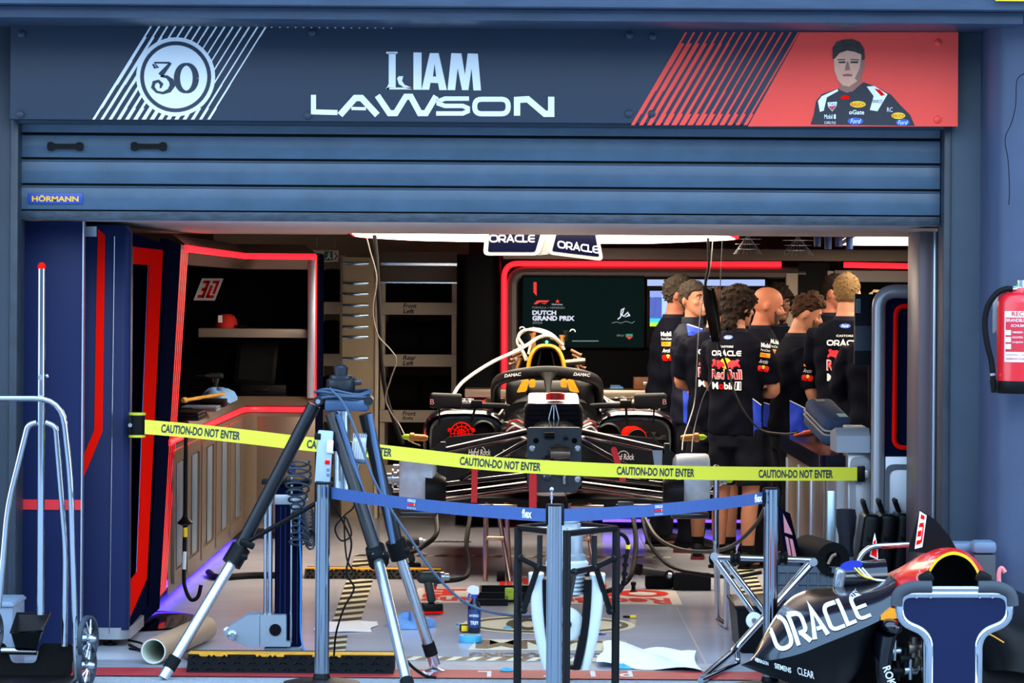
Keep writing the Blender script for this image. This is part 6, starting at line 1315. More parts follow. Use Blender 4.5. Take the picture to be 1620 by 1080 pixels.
for k, (x, y, R_) in enumerate(((139, 1010, .103), (137, 1062, .095), (-12, 1000, .1))):
    c = w_(x, y); wh = None
    c.z = max(c.z, R_ * .9)
    b = B(); b.lathe([(R_ - .012, -.012), (R_, -.010), (R_, .010), (R_ - .012, .012)], c, (.96, -.28, 0), 32, cap=False); b.lathe([(R_ - .012, .012), (R_ - .012, -.012)], c, (.96, -.28, 0), 32, cap=False); wh = b.build('tyre', mat('wheel_grey', (44, 52, 64), .6), tr)
    b = B()
    for i in range(10): a_ = 2 * PI * i / 10; ax = Vector((.96, -.28, 0)); u_ = Vector((.28, .96, 0)); b.cyl(c + ax * .012, c + u_ * ((R_ - .012) * math.cos(a_)) + Z3 * ((R_ - .012) * math.sin(a_)), .004, n=6)
    b.build('spokes', CHROME, wh); b = B(); b.lathe([(.02, -.02), (.022, .015), (.014, .03), (.008, .04)], c, (.96, -.28, 0), 14); b.build('hub', STEEL, wh)
b = B(); b.prism([(p.x, p.y) for p in round_poly([(-3.3, .03), (WX(110, 1060, YT_), .03), (WX(112, 1025, YT_), WZ(100, 1021, YT_)), (WX(60, 1022, YT_), WZ(60, 1020, YT_)), (WX(52, 1052, YT_), WZ(50, 1052, YT_)), (WX(14, 1052, YT_), WZ(20, 1052, YT_)), (WX(4, 1022, YT_), WZ(4, 1020, YT_)), (-3.3, WZ(4, 1020, YT_))], .02, 3)], (0, YT_ + .09, 0), X3, Z3, (0, .008, 0)); b.build('back_plate', mat('plate_speckled', (12, 13, 14), .45, noise=.6, scale=160), tr)
b = B(); b.box(-3.3, WX(110, 1075, 15.6), 15.3, YT_ + .09, .015, .03, .004); b.build('deck_plate', BLACK, tr)
b = B(); b.cyl(w_(2, 1029, .02), w_(58, 1030, .02), .0165, n=14); b.build('axle', CHROME, tr)
bk_ = thing('black_bucket', 'open black plastic scoop bucket on the chrome trolley', 'bucket', w_(48, 1025, -.05))
b = B(); c0 = [w_(x, y, d) for x, y, d in ((24, 1024, -.05), (58, 1026, -.05), (58, 1022, .06), (24, 1022, .06))]; c1 = [w_(x, y, d) for x, y, d in ((17, 1000, -.10), (66, 998, -.10), (79, 970, .10), (27, 970, .10))]
ci = [p + (sum(c1, Vector()) / 4 - p) * .12 for p in c1]; c2 = [p + (sum(c0, Vector()) / 4 - p) * .15 + Vector((0, 0, .008)) for p in c0]
b.loft([c0, c1, ci, c2]); b.build('shell', mat('bucket_black', (20, 22, 24), .35), bk_)
b = B(); b.tube([p for p in c1], .006, 6, closed=True); b.build('lip', BLACK, bk_)
gb = B(); gb.box(WX(-30, 980, 16.3), WX(20, 980, 16.3), 16.3, 16.7, 0.0, WZ(10, 952, 16.3), .006); gb.box(WX(-30, 980, 16.3), WX(22, 980, 16.3), 16.29, 16.71, WZ(10, 960, 16.3), WZ(10, 955, 16.3), .004); one(gb, 'grey_housing', mat('housing_grey', (120, 138, 158), .5), 'pale grey metal housing behind the trolley at the left edge', 'housing')

YP = 16.35
tri = thing('survey_tripod', 'large black and silver survey tripod in front of the garage opening', 'tripod', (W(470, 1060, YP).x, YP, 0))
LEGB = mat('tripod_leg', (22, 26, 32), .35, .3); LEGBL = mat('tripod_leg_blue', (56, 84, 118), .4, .3)
def leg(t0, t1, k0, r0, foot, gr):
    """upper tube t0->k0, lower silver tube to the foot"""
    b = B(); b.cyl(t0, k0, r0, n=14); l = b.build('leg', LEGB, tri)
    b = B(); b.cyl(k0, t1, r0 * .82, n=14); b.build('lower_tube', mat('leg_silver', (206, 216, 224), .22, .9), l)
    d = (t1 - k0).normalized(); b = B(); b.cyl(k0 - d * .05, k0 + d * .04, r0 * 1.5, n=14); b.obox(k0 + Vector((.03, -.02, 0)), (.05, .03, .03), None, .008); b.build('leg_clamp', BLACK, l)
    b = B(); b.cyl(t1 - d * .11, t1 - d * .05, r0 * .98, n=14); b.build('leg_band', RUBBER, l)
    b = B(); b.cyl(t1 - d * .05, t1, r0 * .6, r0 * .3, n=12); b.build('foot', STEEL, l)
    return l
fl = GR(258, 1074); fr_ = GR(688, 1062); fc = GR(650, 1105)
leg(W(497, 640, YP), fl + Vector((0, 0, .004)), W(373, 880, YP), .031, fl, 0)
leg(W(525, 655, YP - .05), fc + Vector((0, 0, .0)), W(597, 880, YP - .25), .031, fc, 0)
leg(W(578, 655, YP + .02), fr_ + Vector((0, 0, .03)), W(630, 870, YP + .1), .031, fr_, 0)
b = B(); b.lathe([(.045, 0), (.045, .006), (.012, .02), (.01, .03)], fr_, (0, 0, 1), 18); b.build('foot_pad', STEEL, tri)
for x0_, x1_, y1_ in ((535, 601, 868), (585, 622, 860)):
    b = B(); b.cyl(W(x0_, 655, YP - .1), W(x1_, y1_, YP - .2), .013, n=8); b.build('leg_strut', LEGBL, tri)
b = B(); c0 = W(549, 640, YP); b.obox(c0, (.2, .13, .055), None, .012, 2); b.build('crown', LEGBL, tri)
for px in (503, 583): b = B(); q = W(px, 634, YP - .07); b.cyl(q, q + Vector((0, .14, 0)), .021, n=14); b.build('hinge', LEGB, tri)
b = B(); q = W(503, 635, YP - .075); b.cyl(q, q + Vector((0, .02, 0)), .011, n=10); b.build('hinge_bolt', STEEL, tri)
b = B(); q0 = W(541, 650, YP + .05); q1 = W(541, 785, YP + .05); b.cyl(q0, q1, .038, n=20); b.build('centre_column', mat('leg_silver', (206, 216, 224), .22, .9), tri)
b = B(); q1 = W(541, 706, YP + .05); b.cyl(q1 + Vector((0, 0, .02)), q1 - Vector((0, 0, .02)), .045, n=20); b.build('column_clamp', NAVYD, tri)
HD = mat('head_black', (26, 30, 38), .3)
b = B(); q = W(539, 622, YP); b.lathe([(.06, 0), (.066, .01), (.066, .06), (.052, .068), (.052, .08), (.03, .084), (.032, .1), (.034, .118), (.026, .128), (.018, .132)], q, (0, 0, 1), 28); b.obox(q + Vector((.07, 0, .05)), (.05, .03, .025), None, .008); b.build('mount_head', HD, tri)
b = B(); q = W(561, 599, YP); b.sph(q, .010, 10, 6); b.build('head_knob', HD, tri)
cb = mat('cable_blue', (52, 74, 100), .5)
for k in range(6):
    q = W(543, 619 + k * 2.2, YP); r = .118 + .012 * math.sin(k * 2.1); b = B(); b.tube([q + Vector((r * math.cos(a), r * .75 * math.sin(a), .008 * math.sin(2 * a + k) + .004 * math.cos(3 * a))) for a in [2 * PI * i / 36 for i in range(36)]], .0062, 8, closed=True); b.build('cable_coil', cb, tri)
b = B(); b.cyl(W(505, 793, YP - .05), W(392, 856, YP - .02), .011, n=10); b.build('spreader', BLACK, tri)
b = B(); b.obox(W(391, 860, YP - .03), (.07, .03, .03), (0, .4, 0), .008); b.build('spreader_clamp', BLACK, tri)
q = W(584, 876, YP - .24); b = B(); b.obox(W(597, 876, YP - .28), (.095, .02, .03), (0, .1, 0), .004); pl2 = b.build('name_clip', BLACK, tri)
put_text('HEXAGON', W(589, 879, YP - .294), X3, Z3, .05, .012, WHITE, pl2, bold=.02, lift=.001)
cbx = thing('control_box', 'pale grey control box with red switch hanging on the left of the tripod', 'control box', W(512, 763, YP - .1))
PG = mat('box_pale', (158, 178, 192), .45)
b = B(); b.obox(W(513, 722, YP - .1), (.07, .05, .235), (0, .06, 0), .006); b.build('case', PG, cbx)
b = B(); b.obox(W(518, 731, YP - .128), (.022, .006, .018), (0, .06, 0), .002); b.build('red_switch', REDP, cbx)
b = B(); b.obox(W(503, 690, YP - .1), (.03, .056, .03), (0, .06, 0), .004); b.obox(W(513, 763, YP - .1), (.074, .054, .012), (0, .06, 0), .003); b.build('corner_guard', BLACK, cbx)
b = B(); b.obox(W(522, 706, YP - .135), (.03, .012, .06), (0, .06, 0), .006); b.build('handle', WHITEP, cbx)
for k in range(2): b = B(); b.obox(W(519, 743 + k * 8, YP - .127), (.012, .004, .012), (0, .06, 0)); b.build('label_plate', GREYP, cbx)
cb2 = thing('junction_box', 'small white finned electronics box hanging inside the tripod legs', 'control box', W(568, 728, YP - .05))
b = B(); b.obox(W(568, 706, YP - .05), (.062, .04, .115), (0, .08, 0), .004); b.build('case', WHITEP, cb2)
for k in range(7):
    b = B(); b.obox(W(558 + k * 3.4, 688, YP - .072), (.004, .01, .02), (0, .08, 0)); b.build('fin', GREYP, cb2)
for k in range(5):
    b = B(); b.obox(W(560 + k * 4, 712, YP - .071), (.003, .004, .08), (0, .08, 0)); b.build('rib', PG, cb2)
b = B(); b.obox(W(569, 730, YP - .05), (.064, .042, .014), (0, .08, 0), .003); b.build('foot', LEGBL, cb2)
b = B(); b.cyl(W(566, 734, YP - .05), W(563, 762, YP - .05), .012, .006, 10); b.build('plug', STEEL, cb2)
def cable(name, label, pts, r, m, cat='cable', group=None, k=7):
    b = B(); b.tube(smooth_path([W(*p) if len(p) == 3 else p for p in pts], k), r, 8); return one(b, name, m, label, cat, group)
cable('signal_cable', 'blue grey cable running from the tripod to the white laser tracker', [(522, 614, 16.25), (545, 640, 16.2), (568, 695, 16.15), (592, 760, 16.1), (618, 805, 16.1), (648, 850, 16.1), (690, 910, 16.1), (740, 955, 16.1), (800, 972, 16.1), (850, 974, 16.12)], .006, cb)
cable('power_lead', 'thin black lead looping down from the control box to the floor', [(524, 790, 16.2), (545, 830, 16.3), (556, 860, 16.3), (548, 905, 16.3), (560, 930, 16.3), (545, 960, 16.3), (532, 1000, 16.35), (528, 1040, 16.4)], .0045, CABLE)
cable('power_lead', 'thin black lead hanging in loops inside the tripod legs', [(566, 765, 16.3), (560, 800, 16.35), (545, 815, 16.35), (530, 835, 16.35), (540, 855, 16.35), (556, 845, 16.35), (545, 818, 16.35), (548, 880, 16.35), (560, 905, 16.35)], .004, CABLE)
cable('power_lead', 'bundle of black leads bunched at the foot of the tripod', [(600, 900, 16.2), (618, 985, 16.15), (640, 1040, 16.15), (668, 1066, 16.2), (690, 1072, 16.2)], .007, CABLE)

lc = thing('lift_column', 'navy lifting column with chrome rods and machined grey foot block', 'lift', (W(450, 1040, 17.0).x, 17.0, 0))
YL = 17.0
b = B(); q = W(457, 800, YL); b.prism(rrect(q.x - .062, q.x + .062, YL - .05, YL + .06, .015, 3), (0, 0, .07), X3, Y3, (0, 0, WZ(457, 765, YL) - .07)); colm = b.build('column', NAVYD, lc)
for dx in (-.035, -.012, .02, .045): b = B(); b.box(q.x + dx - .002, q.x + dx + .002, YL - .053, YL - .049, .08, WZ(457, 800, YL)); b.build('groove', NAVY, colm)
b = B(); b.box(q.x - .066, q.x + .064, YL - .055, YL + .062, WZ(457, 797, YL), WZ(457, 781, YL), .004); b.build('collar', SILVER, lc)
for px, r in ((421, .008), (428.5, .011), (462, .006)):
    b = B(); p = W(px, 770, YL - .06); p.z = WZ(457, 768 if px < 440 else 745, YL); b.cyl((p.x, YL - .07, .09 if px > 440 else .2), (p.x, YL - .07, p.z), r, n=12); b.build('guide_rod', CHROME, lc)
b = B(); p = W(424, 762, YL - .07); b.box(p.x - .03, p.x + .2, YL - .08, YL + .06, p.z - .012, p.z + .012, .004); b.build('top_yoke', BLACK, lc)
b = B(); p = W(462, 742, YL - .07); b.cyl((p.x, YL - .07, p.z - .03), (p.x, YL - .07, p.z + .025), .017, n=14); b.build('air_fitting', mat('fitting_navy', (30, 44, 96), .4), lc)
MB_ = mat('machined_grey', (150, 164, 178), .35, .4)
def lq(x, y, Y=YL - .1): q_ = W(x, y, Y); return (q_.x, q_.z)
b = B(); b.prism([(p.x, p.y) for p in round_poly([lq(412, 972), lq(453, 972), lq(453, 1014), lq(460, 1014), lq(460, 1022), lq(412, 1022)], .006, 2)], (0, YL - .12, 0), X3, Z3, (0, .24, 0)); fb = b.build('foot_block', MB_, lc)
b = B(); c = W(435.5, 996, YL - .122); b.lathe([(.028, 0), (.028, .004), (.022, .005), (.001, .005)], c, (0, -1, 0), 26); b.build('bore', BLACKM, fb)
for dy in (-.12, .06):
    b = B(); b.prism([(p.x, p.y) for p in round_poly([lq(411, 972), lq(392, 972), lq(361, 992), lq(354, 1000), lq(358, 1008), lq(395, 1024), lq(411, 1024)], .008, 3)], (0, YL + dy, 0), X3, Z3, (0, .03, 0)); b.build('bracket', MB_, lc)
for (x, y, dy) in ((361, 998, -.0), (371, 1000, -.12)):
    c = W(x, y, YL); b = B(); b.lathe([(.022, .0), (.022, .014), (.012, .02), (.012, .03)], (c.x, YL + dy, c.z), (0, -1, 0), 18); b.build('pivot_bolt', STEEL, lc)
b = B(); b.box(WX(420, 1030, YL), WX(478, 1030, YL), YL - .1, YL + .1, .0, .07, .006); b.build('base', GREYP, lc)
b = B(); c = W(471, 800, YL - .07); b.obox(c, (.05, .04, .1), None, .006); b.cyl(c + Vector((.02, -.02, .03)), c + Vector((.05, -.02, .03)), .012, n=10); b.cyl(c + Vector((.02, -.02, -.01)), c + Vector((.05, -.02, -.02)), .01, n=10); b.build('valve_block', SILVER, lc)
pts = []
for i in range(150):
    t_ = i / 149; a_ = t_ * 2 * PI * 12
    pts.append(W(476 - 6 * math.sin(t_ * 3) + (14 + 6 * math.sin(t_ * 7)) * math.cos(a_), 728 + 135 * t_ + 7 * math.sin(a_), 16.85 + .045 * math.sin(a_)))
b = B(); b.tube(pts, .0055, 6); one(b, 'coiled_hose', mat('hose_slate', (40, 50, 62), .4), 'dark coiled air hose dangling beside the navy lift column', 'hose')
pts = []
for i in range(70):
    t_ = i / 69; a_ = t_ * 2 * PI * 7; pts.append(W(488 + 4 * t_ + 9 * math.cos(a_), 815 + 40 * t_ + 18 * math.sin(a_), 16.9 + .03 * math.sin(a_ + 1)))
b = B(); b.tube(pts, .005, 6); one(b, 'coiled_hose', MATS['hose_slate'], 'smaller knot of dark coiled hose beside the left belt post', 'hose')
cable('air_tube', 'thin bright blue air tube running down the lift column', [(484, 800, 16.9), (474, 820, 16.85), (476, 900, 16.85), (476, 1000, 16.85), (482, 1030, 16.8)], .004, mat('tube_blue', (40, 130, 210), .4))
rp = thing('ramp_plate', 'polished metal ramp plate on the floor beside the lift column', 'ramp', (W(400, 1045, 16.8).x, 16.8, 0))
def floor_poly(pts): return [(GR(x, y).x, GR(x, y).y) for x, y in pts]
b = B(); b.prism([lq(300, 1052, 16.72), lq(310, 1046, 16.72), lq(478, 1030, 16.72), lq(486, 1036, 16.72), lq(484, 1054, 16.72), lq(300, 1058, 16.72)], (0, 16.72, 0), X3, Z3, (0, .02, 0)); b.build('side_plate', mat('polished_plate', (150, 150, 156), .12, .95), rp)
b = B(); b.add([W(310, 1046, 16.74), W(478, 1031, 16.74), W(455, 1026, 17.1), W(285, 1034, 17.1)], [(0, 1, 2, 3)]); b.add([W(310, 1048, 16.74), W(478, 1033, 16.74), W(455, 1029, 17.1), W(285, 1037, 17.1)], [(3, 2, 1, 0)]); b.build('deck', MATS['polished_plate'], rp)
for px in (303, 470): c = W(px, 1050 if px < 400 else 1046, 16.715); b = B(); b.lathe([(.012, 0), (.012, .006), (.006, .01)], c, (0, -1, 0), 14); b.build('bolt', STEEL, rp)
b = B(); b.prism([lq(436, 1034, 16.71), lq(462, 1031, 16.71), lq(462, 1050, 16.71), lq(430, 1052, 16.71)], (0, 16.712, 0), X3, Z3, (0, .006, 0)); b.build('red_patch', mat('patch_dull_red', (150, 56, 62), .4), rp)
def cable_ramp(name, label, x0, x1, y0, y1, Y, d, h):
    t = thing(name, label, 'cable ramp', ((x0 + x1) / 2, Y, 0))
    b = B(); b.prism([(Y - .10, 0.001), (Y + d, .001), (Y + d, h), (Y, h)], (x0, 0, 0), Y3, Z3, (x1 - x0, 0, 0)); b.build('rubber_body', RUBBER, t)
    n = int((x1 - x0) / .035)
    for i in range(n):
        for j in range(2):
            x = x0 + .02 + i * .035; b = B() if False else None
    b = B()
    for i in range(n):
        for j in range(3):
            x = x0 + .02 + i * .035 + (.017 if j % 2 else 0); f = (j + .5) / 3; b.obox((x, Y - .10 + .1 * f, h * f + .002), (.026, .008, .006), Euler((-math.atan2(h, .1), .6 if (i + j) % 2 else -.6, 0)).to_matrix())
    o = b.build('tread_ribs', RUBBER, t); o['kind'] = 'stuff'
    b = B(); b.box(x0, x1, Y, Y + d * .5, h, h + .006, .001); b.build('yellow_edge', mat('edge_amber', (226, 160, 30), .55, noise=.15, scale=20), t)
    k = 0; x = x0 + .05
    while x + .13 < x1:
        b = B(); b.box(x, x + .13, Y - .012, Y, h - .008, h + .002); b.build('yellow_tooth', MATS['edge_amber'], t); x += .26
    return t
cable_ramp('cable_ramp', 'black rubber cable ramp with yellow edge below the lift column', WX(294, 1060, 16.4), WX(622, 1060, 16.4), 0, 0, 16.52, .2, .075)
cable_ramp('cable_ramp', 'black rubber cable ramp with yellow edge across the garage floor behind the posts', WX(478, 910, 21.6), WX(696, 910, 21.6), 0, 0, 21.9, .25, .05)
ro = thing('paper_roll', 'brown paper roll with white inside lying at the left of the floor', 'paper roll', GR(280, 1030))
a = W(243, 1034, 16.75); a.z = .064; c = W(324, 1000, 17.9); c.z = .064
def annul(p, d, r, n=24):
    d = d.normalized(); u_ = d.cross(Z3).normalized(); v_ = u_.cross(d); return [p + u_ * (r * math.cos(2 * PI * i / n)) + v_ * (r * math.sin(2 * PI * i / n)) for i in range(n)]
d = c - a
b = B(); b.loft([annul(a, d, .058), annul(a, d, .062), annul(c, d, .062), annul(c, d, .058)], cap=False); b.build('brown_sheet', mat('kraft_paper', (170, 138, 108), .65), ro)
b = B(); b.loft([annul(a - d * .004, d, .0575), annul(c, d, .0575), annul(c, d, .053), annul(a - d * .004, d, .053), annul(a - d * .004, d, .0575)], cap=False); b.build('white_core', mat('roll_white', (214, 224, 212), .7), ro)
hk = thing('hooked_rod', 'black hooked rod with yellow band hanging by the left workbench', 'rod', W(300, 950, 19.0))
b = B(); b.tube(smooth_path([W(294, 690, 19.0), W(293, 820, 19.0), W(291, 905, 19.0), W(293, 930, 19.0), W(302, 948, 19.0), W(313, 944, 19.0), W(318, 925, 19.0)], 6), .0105, 10); b.build('rod', CABLE, hk)
b = B(); b.cyl(W(293, 834, 19.0), W(293, 849, 19.0), .0125, n=10); b.build('yellow_band', YELLOW, hk)
b = B(); b.cyl(W(292, 872, 19.0), W(291, 900, 19.0), .0112, n=10); b.build('white_band', WHITEP, hk)
b = B(); b.lathe([(.012, 0), (.04, .012), (.042, .02), (.02, .04), (.012, .06)], W(293, 832, 19.0), (0, 0, 1), 14); b.build('hand_guard', BLACK, hk)
b = B(); b.cyl(W(294, 690, 19.0), W(294, 690, 19.0) + Vector((-.1, .0, .02)), .006, n=8); b.build('hanger', BLACK, hk)

YK = 15.75
fs = thing('tracker_stand', 'black four legged frame stand behind the centre belt post', 'stand', (W(897, 1080, YK).x, YK, 0))
BT = mat('frame_black', (8, 9, 11), .4, spec=.25)
top = [W(820, 834, YK + .15), W(897, 847, YK - .22), W(975, 834, YK + .15), W(897, 826, YK + .5)]
zt3 = sum(p.z for p in top) / 4
tops = [Vector((p.x, p.y, zt3)) for p in top]
for p in tops:
    b = B(); b.cyl((p.x, p.y, -.002), (p.x, p.y, zt3), .0175, n=12); b.build('leg', BT, fs)
b = B()
for i in range(4): b.cyl(tops[i], tops[(i + 1) % 4], .014, n=8)
b.build('top_frame', BT, fs)
cen = sum(tops, Vector()) / 4
b = B()
for p in tops: b.cyl(p, cen, .006, n=6)
b.build('cross_bars', SILVER, fs)
for i, (x0_, x1_) in enumerate(((820, 897), (975, 897))):
    s = 1 if i == 0 else -1; A, C = tops[0 if i == 0 else 2], tops[1]
    m_ = A.lerp(C, .45)
    for j, (p0, p1) in enumerate((((.45, -.02), (.45, -.16)), ((.45, -.16), (.05, -.13)), ((.45, -.16), (.85, -.17)), ((.40, -.17), (.12, -.36)), ((.85, -.17), (1.0, -.34)))):
        q0 = A.lerp(C, p0[0]) + Vector((0, 0, p0[1])); q1 = A.lerp(C, p1[0]) + Vector((0, 0, p1[1])); b = B(); b.tube([q0, q1], .014, 6); b.sph(q1, .018, 8, 6); b.build('brace', BT, fs)
lt = thing('laser_tracker', 'white laser tracker with curved side shells hanging inside the black frame', 'laser tracker', (cen.x, cen.y, .1))
LTW = mat('tracker_white', (206, 216, 218), .4)
cz = cen.z
b = B(); b.lathe([(.05, -.30), (.075, -.28), (.075, -.20), (.085, -.19), (.085, -.12), (.07, -.11), (.07, -.02), (.06, 0), (.06, .02), (.045, .025)], cen, (0, 0, 1), 28); b.build('base_column', mat('tracker_grey', (150, 162, 172), .35, .3), lt)
b = B(); b.lathe([(.086, -.20), (.095, -.19), (.095, -.15), (.086, -.14)], cen, (0, 0, 1), 28); b.build('white_ring', LTW, lt)
for k in range(5): b = B(); b.lathe([(.072, -.29 + k * .018), (.08, -.288 + k * .018), (.08, -.28 + k * .018), (.072, -.278 + k * .018)], cen, (0, 0, 1), 24); b.build('ring', LTW, lt)
for s in (-1, 1):
    b = B(); rings = []
    for t_ in [i / 12 for i in range(13)]:
        z = cz - .20 - .42 * t_; xo = .135 - .055 * t_ ** 2.2; w2 = .034 * (1 - .35 * t_); dd = .10 * (1 - .5 * t_ ** 2)
        rings.append([Vector((cen.x + s * (xo + px_ * w2), cen.y + py_ * dd, z)) for px_, py_ in [(p.x, p.y) for p in round_poly([(-1, -1), (1, -1), (1, 1), (-1, 1)], .7, 4)]])
    b.loft(rings); b.build('side_shell', LTW, lt)
    b = B(); rings = []
    for t_ in [i / 8 for i in range(9)]:
        z = cz - .22 - .40 * t_; xo = .098 - .05 * t_ ** 2.0; rings.append([Vector((cen.x + s * (xo + a_), cen.y + c_, z)) for a_, c_ in ((-.02, -.09 + .03 * t_), (.008, -.09 + .03 * t_), (.008, .09), (-.02, .09))])
    b.loft(rings); b.build('inner_shell', BLACK, lt)
b = B(); b.lathe([(.001, -.02), (.06, -.02), (.075, -.012), (.075, .012), (.06, .02), (.001, .02)], cen + Vector((0, -.03, -.42)), (0, 1, 0), 30); b.build('measuring_head', LTW, lt)
b = B(); b.lathe([(.0, -.03), (.018, -.03), (.022, -.02)], cen + Vector((0, -.04, -.42)), (0, 1, 0), 20); b.build('lens', mat('lens_dark', (10, 12, 30), .05), lt)
b = B(); b.box(cen.x - .06, cen.x + .06, cen.y - .05, cen.y + .05, cz - .62, cz - .60, .006); b.build('yoke_bottom', BLACK, lt)
b = B(); b.sph(cen + Vector((0, 0, .03)), (.055, .055, .018), 20, 8); b.cyl(cen + Vector((-.02, 0, .03)), cen + Vector((-.02, 0, .055)), .008, n=8); b.build('top_mount', SILVER, lt)
hs2 = thing('air_hose', 'black segmented hose with brass ring hanging from the right of the black frame', 'hose', (W(985, 930, 16.0).x, 16.0, W(985, 930, 16.0).z))
b = B(); b.tube(smooth_path([W(975, 842, 15.9), W(988, 848, 15.95), W(994, 862, 16), W(990, 885, 16), W(988, 905, 16), W(986, 925, 16), W(978, 938, 15.95)], 6), .009, 8); b.build('tube', CABLE, hs2)
b = B(); b.cyl(W(994, 860, 16), W(993, 868, 16), .011, n=10); b.build('brass_ring', YELLOW, hs2)
for k in range(4): b = B(); b.cyl(W(990.5 - k, 876 + k * 14, 16), W(990 - k, 882 + k * 14, 16), .014, n=10); b.build('coupling', BLACK, hs2)
def patch(rows, t=Vector((0.0, .012, 0.0))):
    """thick sheet through rows of points"""
    b = B(); n = len(rows[0]); m = len(rows); P = [p for r in rows for p in r]; Q = [p + t for p in P]; fs = []
    I = lambda i, j: i * n + j; N = n * m
    for i in range(m - 1):
        for j in range(n - 1):
            fs.append((I(i, j), I(i, j + 1), I(i + 1, j + 1), I(i + 1, j))); fs.append((N + I(i, j), N + I(i + 1, j), N + I(i + 1, j + 1), N + I(i, j + 1)))
    for j in range(n - 1): fs.append((I(0, j), N + I(0, j), N + I(0, j + 1), I(0, j + 1))); fs.append((I(m - 1, j), I(m - 1, j + 1), N + I(m - 1, j + 1), N + I(m - 1, j)))
    for i in range(m - 1): fs.append((I(i, 0), I(i + 1, 0), N + I(i + 1, 0), N + I(i, 0))); fs.append((I(i, n - 1), N + I(i, n - 1), N + I(i + 1, n - 1), I(i + 1, n - 1)))
    b.add(P + Q, fs); return b
def fine(rows, ku, kv):
    R1 = [smooth_path(r, ku) for r in rows]; C = list(zip(*R1)); C2 = [smooth_path(c, kv) for c in C]; return [list(r) for r in zip(*C2)]
ec = thing('engine_cover', 'glossy dark race car engine cover with white wordmark and red airbox at the right', 'engine cover', (1.5, 15.7, 0))
COVN = mat('cover_navy', (9, 10, 20), .22, coat=.6); COVB = mat('cover_black', (10, 11, 14), .4)
def redmix():
    m = mat('cover_red', (236, 26, 20), .35, coat=.25, spec=.2)
    nt = m.node_tree; p = nt.nodes['Principled BSDF']; t = nt.nodes.new('ShaderNodeTexCoord'); n = nt.nodes.new('ShaderNodeTexNoise'); r = nt.nodes.new('ShaderNodeValToRGB')
    n.inputs['Scale'].default_value = 7; n.inputs['Detail'].default_value = 1.5; n.inputs['Distortion'].default_value = 1.6
    nt.links.new(t.outputs['Object'], n.inputs['Vector']); nt.links.new(n.outputs['Fac'], r.inputs[0]); r.color_ramp.interpolation = 'CONSTANT'
    e = r.color_ramp.elements; e[0].position = 0; e[0].color = rgb(240, 26, 20); e[1].position = .60; e[1].color = rgb(226, 200, 196); e2 = e.new(.625); e2.color = rgb(220, 30, 24); e3 = e.new(.72); e3.color = rgb(230, 96, 30)
    nt.links.new(r.outputs[0], p.inputs['Base Color']); return m
CRED = redmix()
up_rows = fine([[W(1192, 1036, 15.62), W(1215, 993, 15.75), W(1243, 953, 15.9), W(1275, 934, 16.0), W(1330, 927, 16.05), W(1385, 921, 16.02), W(1420, 905, 16.0)],
                [W(1190, 1040, 15.58), W(1222, 1012, 15.60), W(1252, 985, 15.63), W(1290, 963, 15.66), W(1335, 950, 15.68), W(1385, 940, 15.70), W(1415, 928, 15.74)],
                [W(1187, 1045, 15.54), W(1225, 1043, 15.50), W(1265, 1034, 15.48), W(1305, 1018, 15.48), W(1345, 1002, 15.50), W(1382, 986, 15.54), W(1408, 972, 15.60)]], 6, 6)
b = patch(up_rows); b.build('upper_flank', COVN, ec, 60)
lo_rows = fine([[W(1187, 1045, 15.54), W(1225, 1043, 15.50), W(1265, 1034, 15.48), W(1305, 1018, 15.48), W(1345, 1002, 15.50), W(1382, 986, 15.54), W(1408, 972, 15.60)],
                [W(1176, 1050, 15.56), W(1225, 1058, 15.52), W(1265, 1060, 15.50), W(1305, 1052, 15.50), W(1345, 1035, 15.54), W(1375, 1012, 15.60), W(1400, 990, 15.68)],
                [W(1172, 1052, 15.6), W(1225, 1072, 15.56), W(1270, 1085, 15.52), W(1310, 1092, 15.5), W(1345, 1078, 15.55), W(1368, 1040, 15.64), W(1385, 1000, 15.75)]], 6, 6)
b = patch(lo_rows); b.build('lower_flank', COVB, ec, 60)
b = B(); b.prism([(WX(1260, 1060, 15.8), 0.0), (WX(1620, 1060, 15.8), 0.0), (WX(1600, 960, 15.8), .33), (WX(1300, 960, 15.8), .33)], (0, 15.85, 0), X3, Z3, (0, .3, 0)); b.build('support_foam', BLACKM, ec)
allv = [p for r in up_rows for p in r]; nn_ = len(up_rows[0]); fcs = [(i * nn_ + j, i * nn_ + j + 1, (i + 1) * nn_ + j + 1, (i + 1) * nn_ + j) for i in range(len(up_rows) - 1) for j in range(nn_ - 1)]
lv = [p for r in lo_rows for p in r]; off_ = len(allv); fl2 = [tuple(q + off_ for q in (i * nn_ + j, i * nn_ + j + 1, (i + 1) * nn_ + j + 1, (i + 1) * nn_ + j)) for i in range(len(lo_rows) - 1) for j in range(nn_ - 1)]
flank = BVHTree.FromPolygons(allv + lv, fcs + fl2); cfl = conformer(flank, (0, 1, 0), .003, .02)
A = W(1228, 1032, 15.55); C = W(1382, 974, 15.55); d = C - A; wl_2 = d.length
hgt = .132
pol = [[(a + c_ * .0, c_) for a, c_ in p] for p in oracle(wl_2, hgt, .13)]
def shear(p): return [(A.x + (a / wl_2) * d.x - c_ * .26, A.z + (a / wl_2) * d.z + c_ * (.98 - .30 * a / wl_2)) for a, c_ in p]
put_polys([shear(p) for p in pol], (0, 15.55, 0), X3, Z3, WHITE, ec, 'wordmark', 0, cfl)
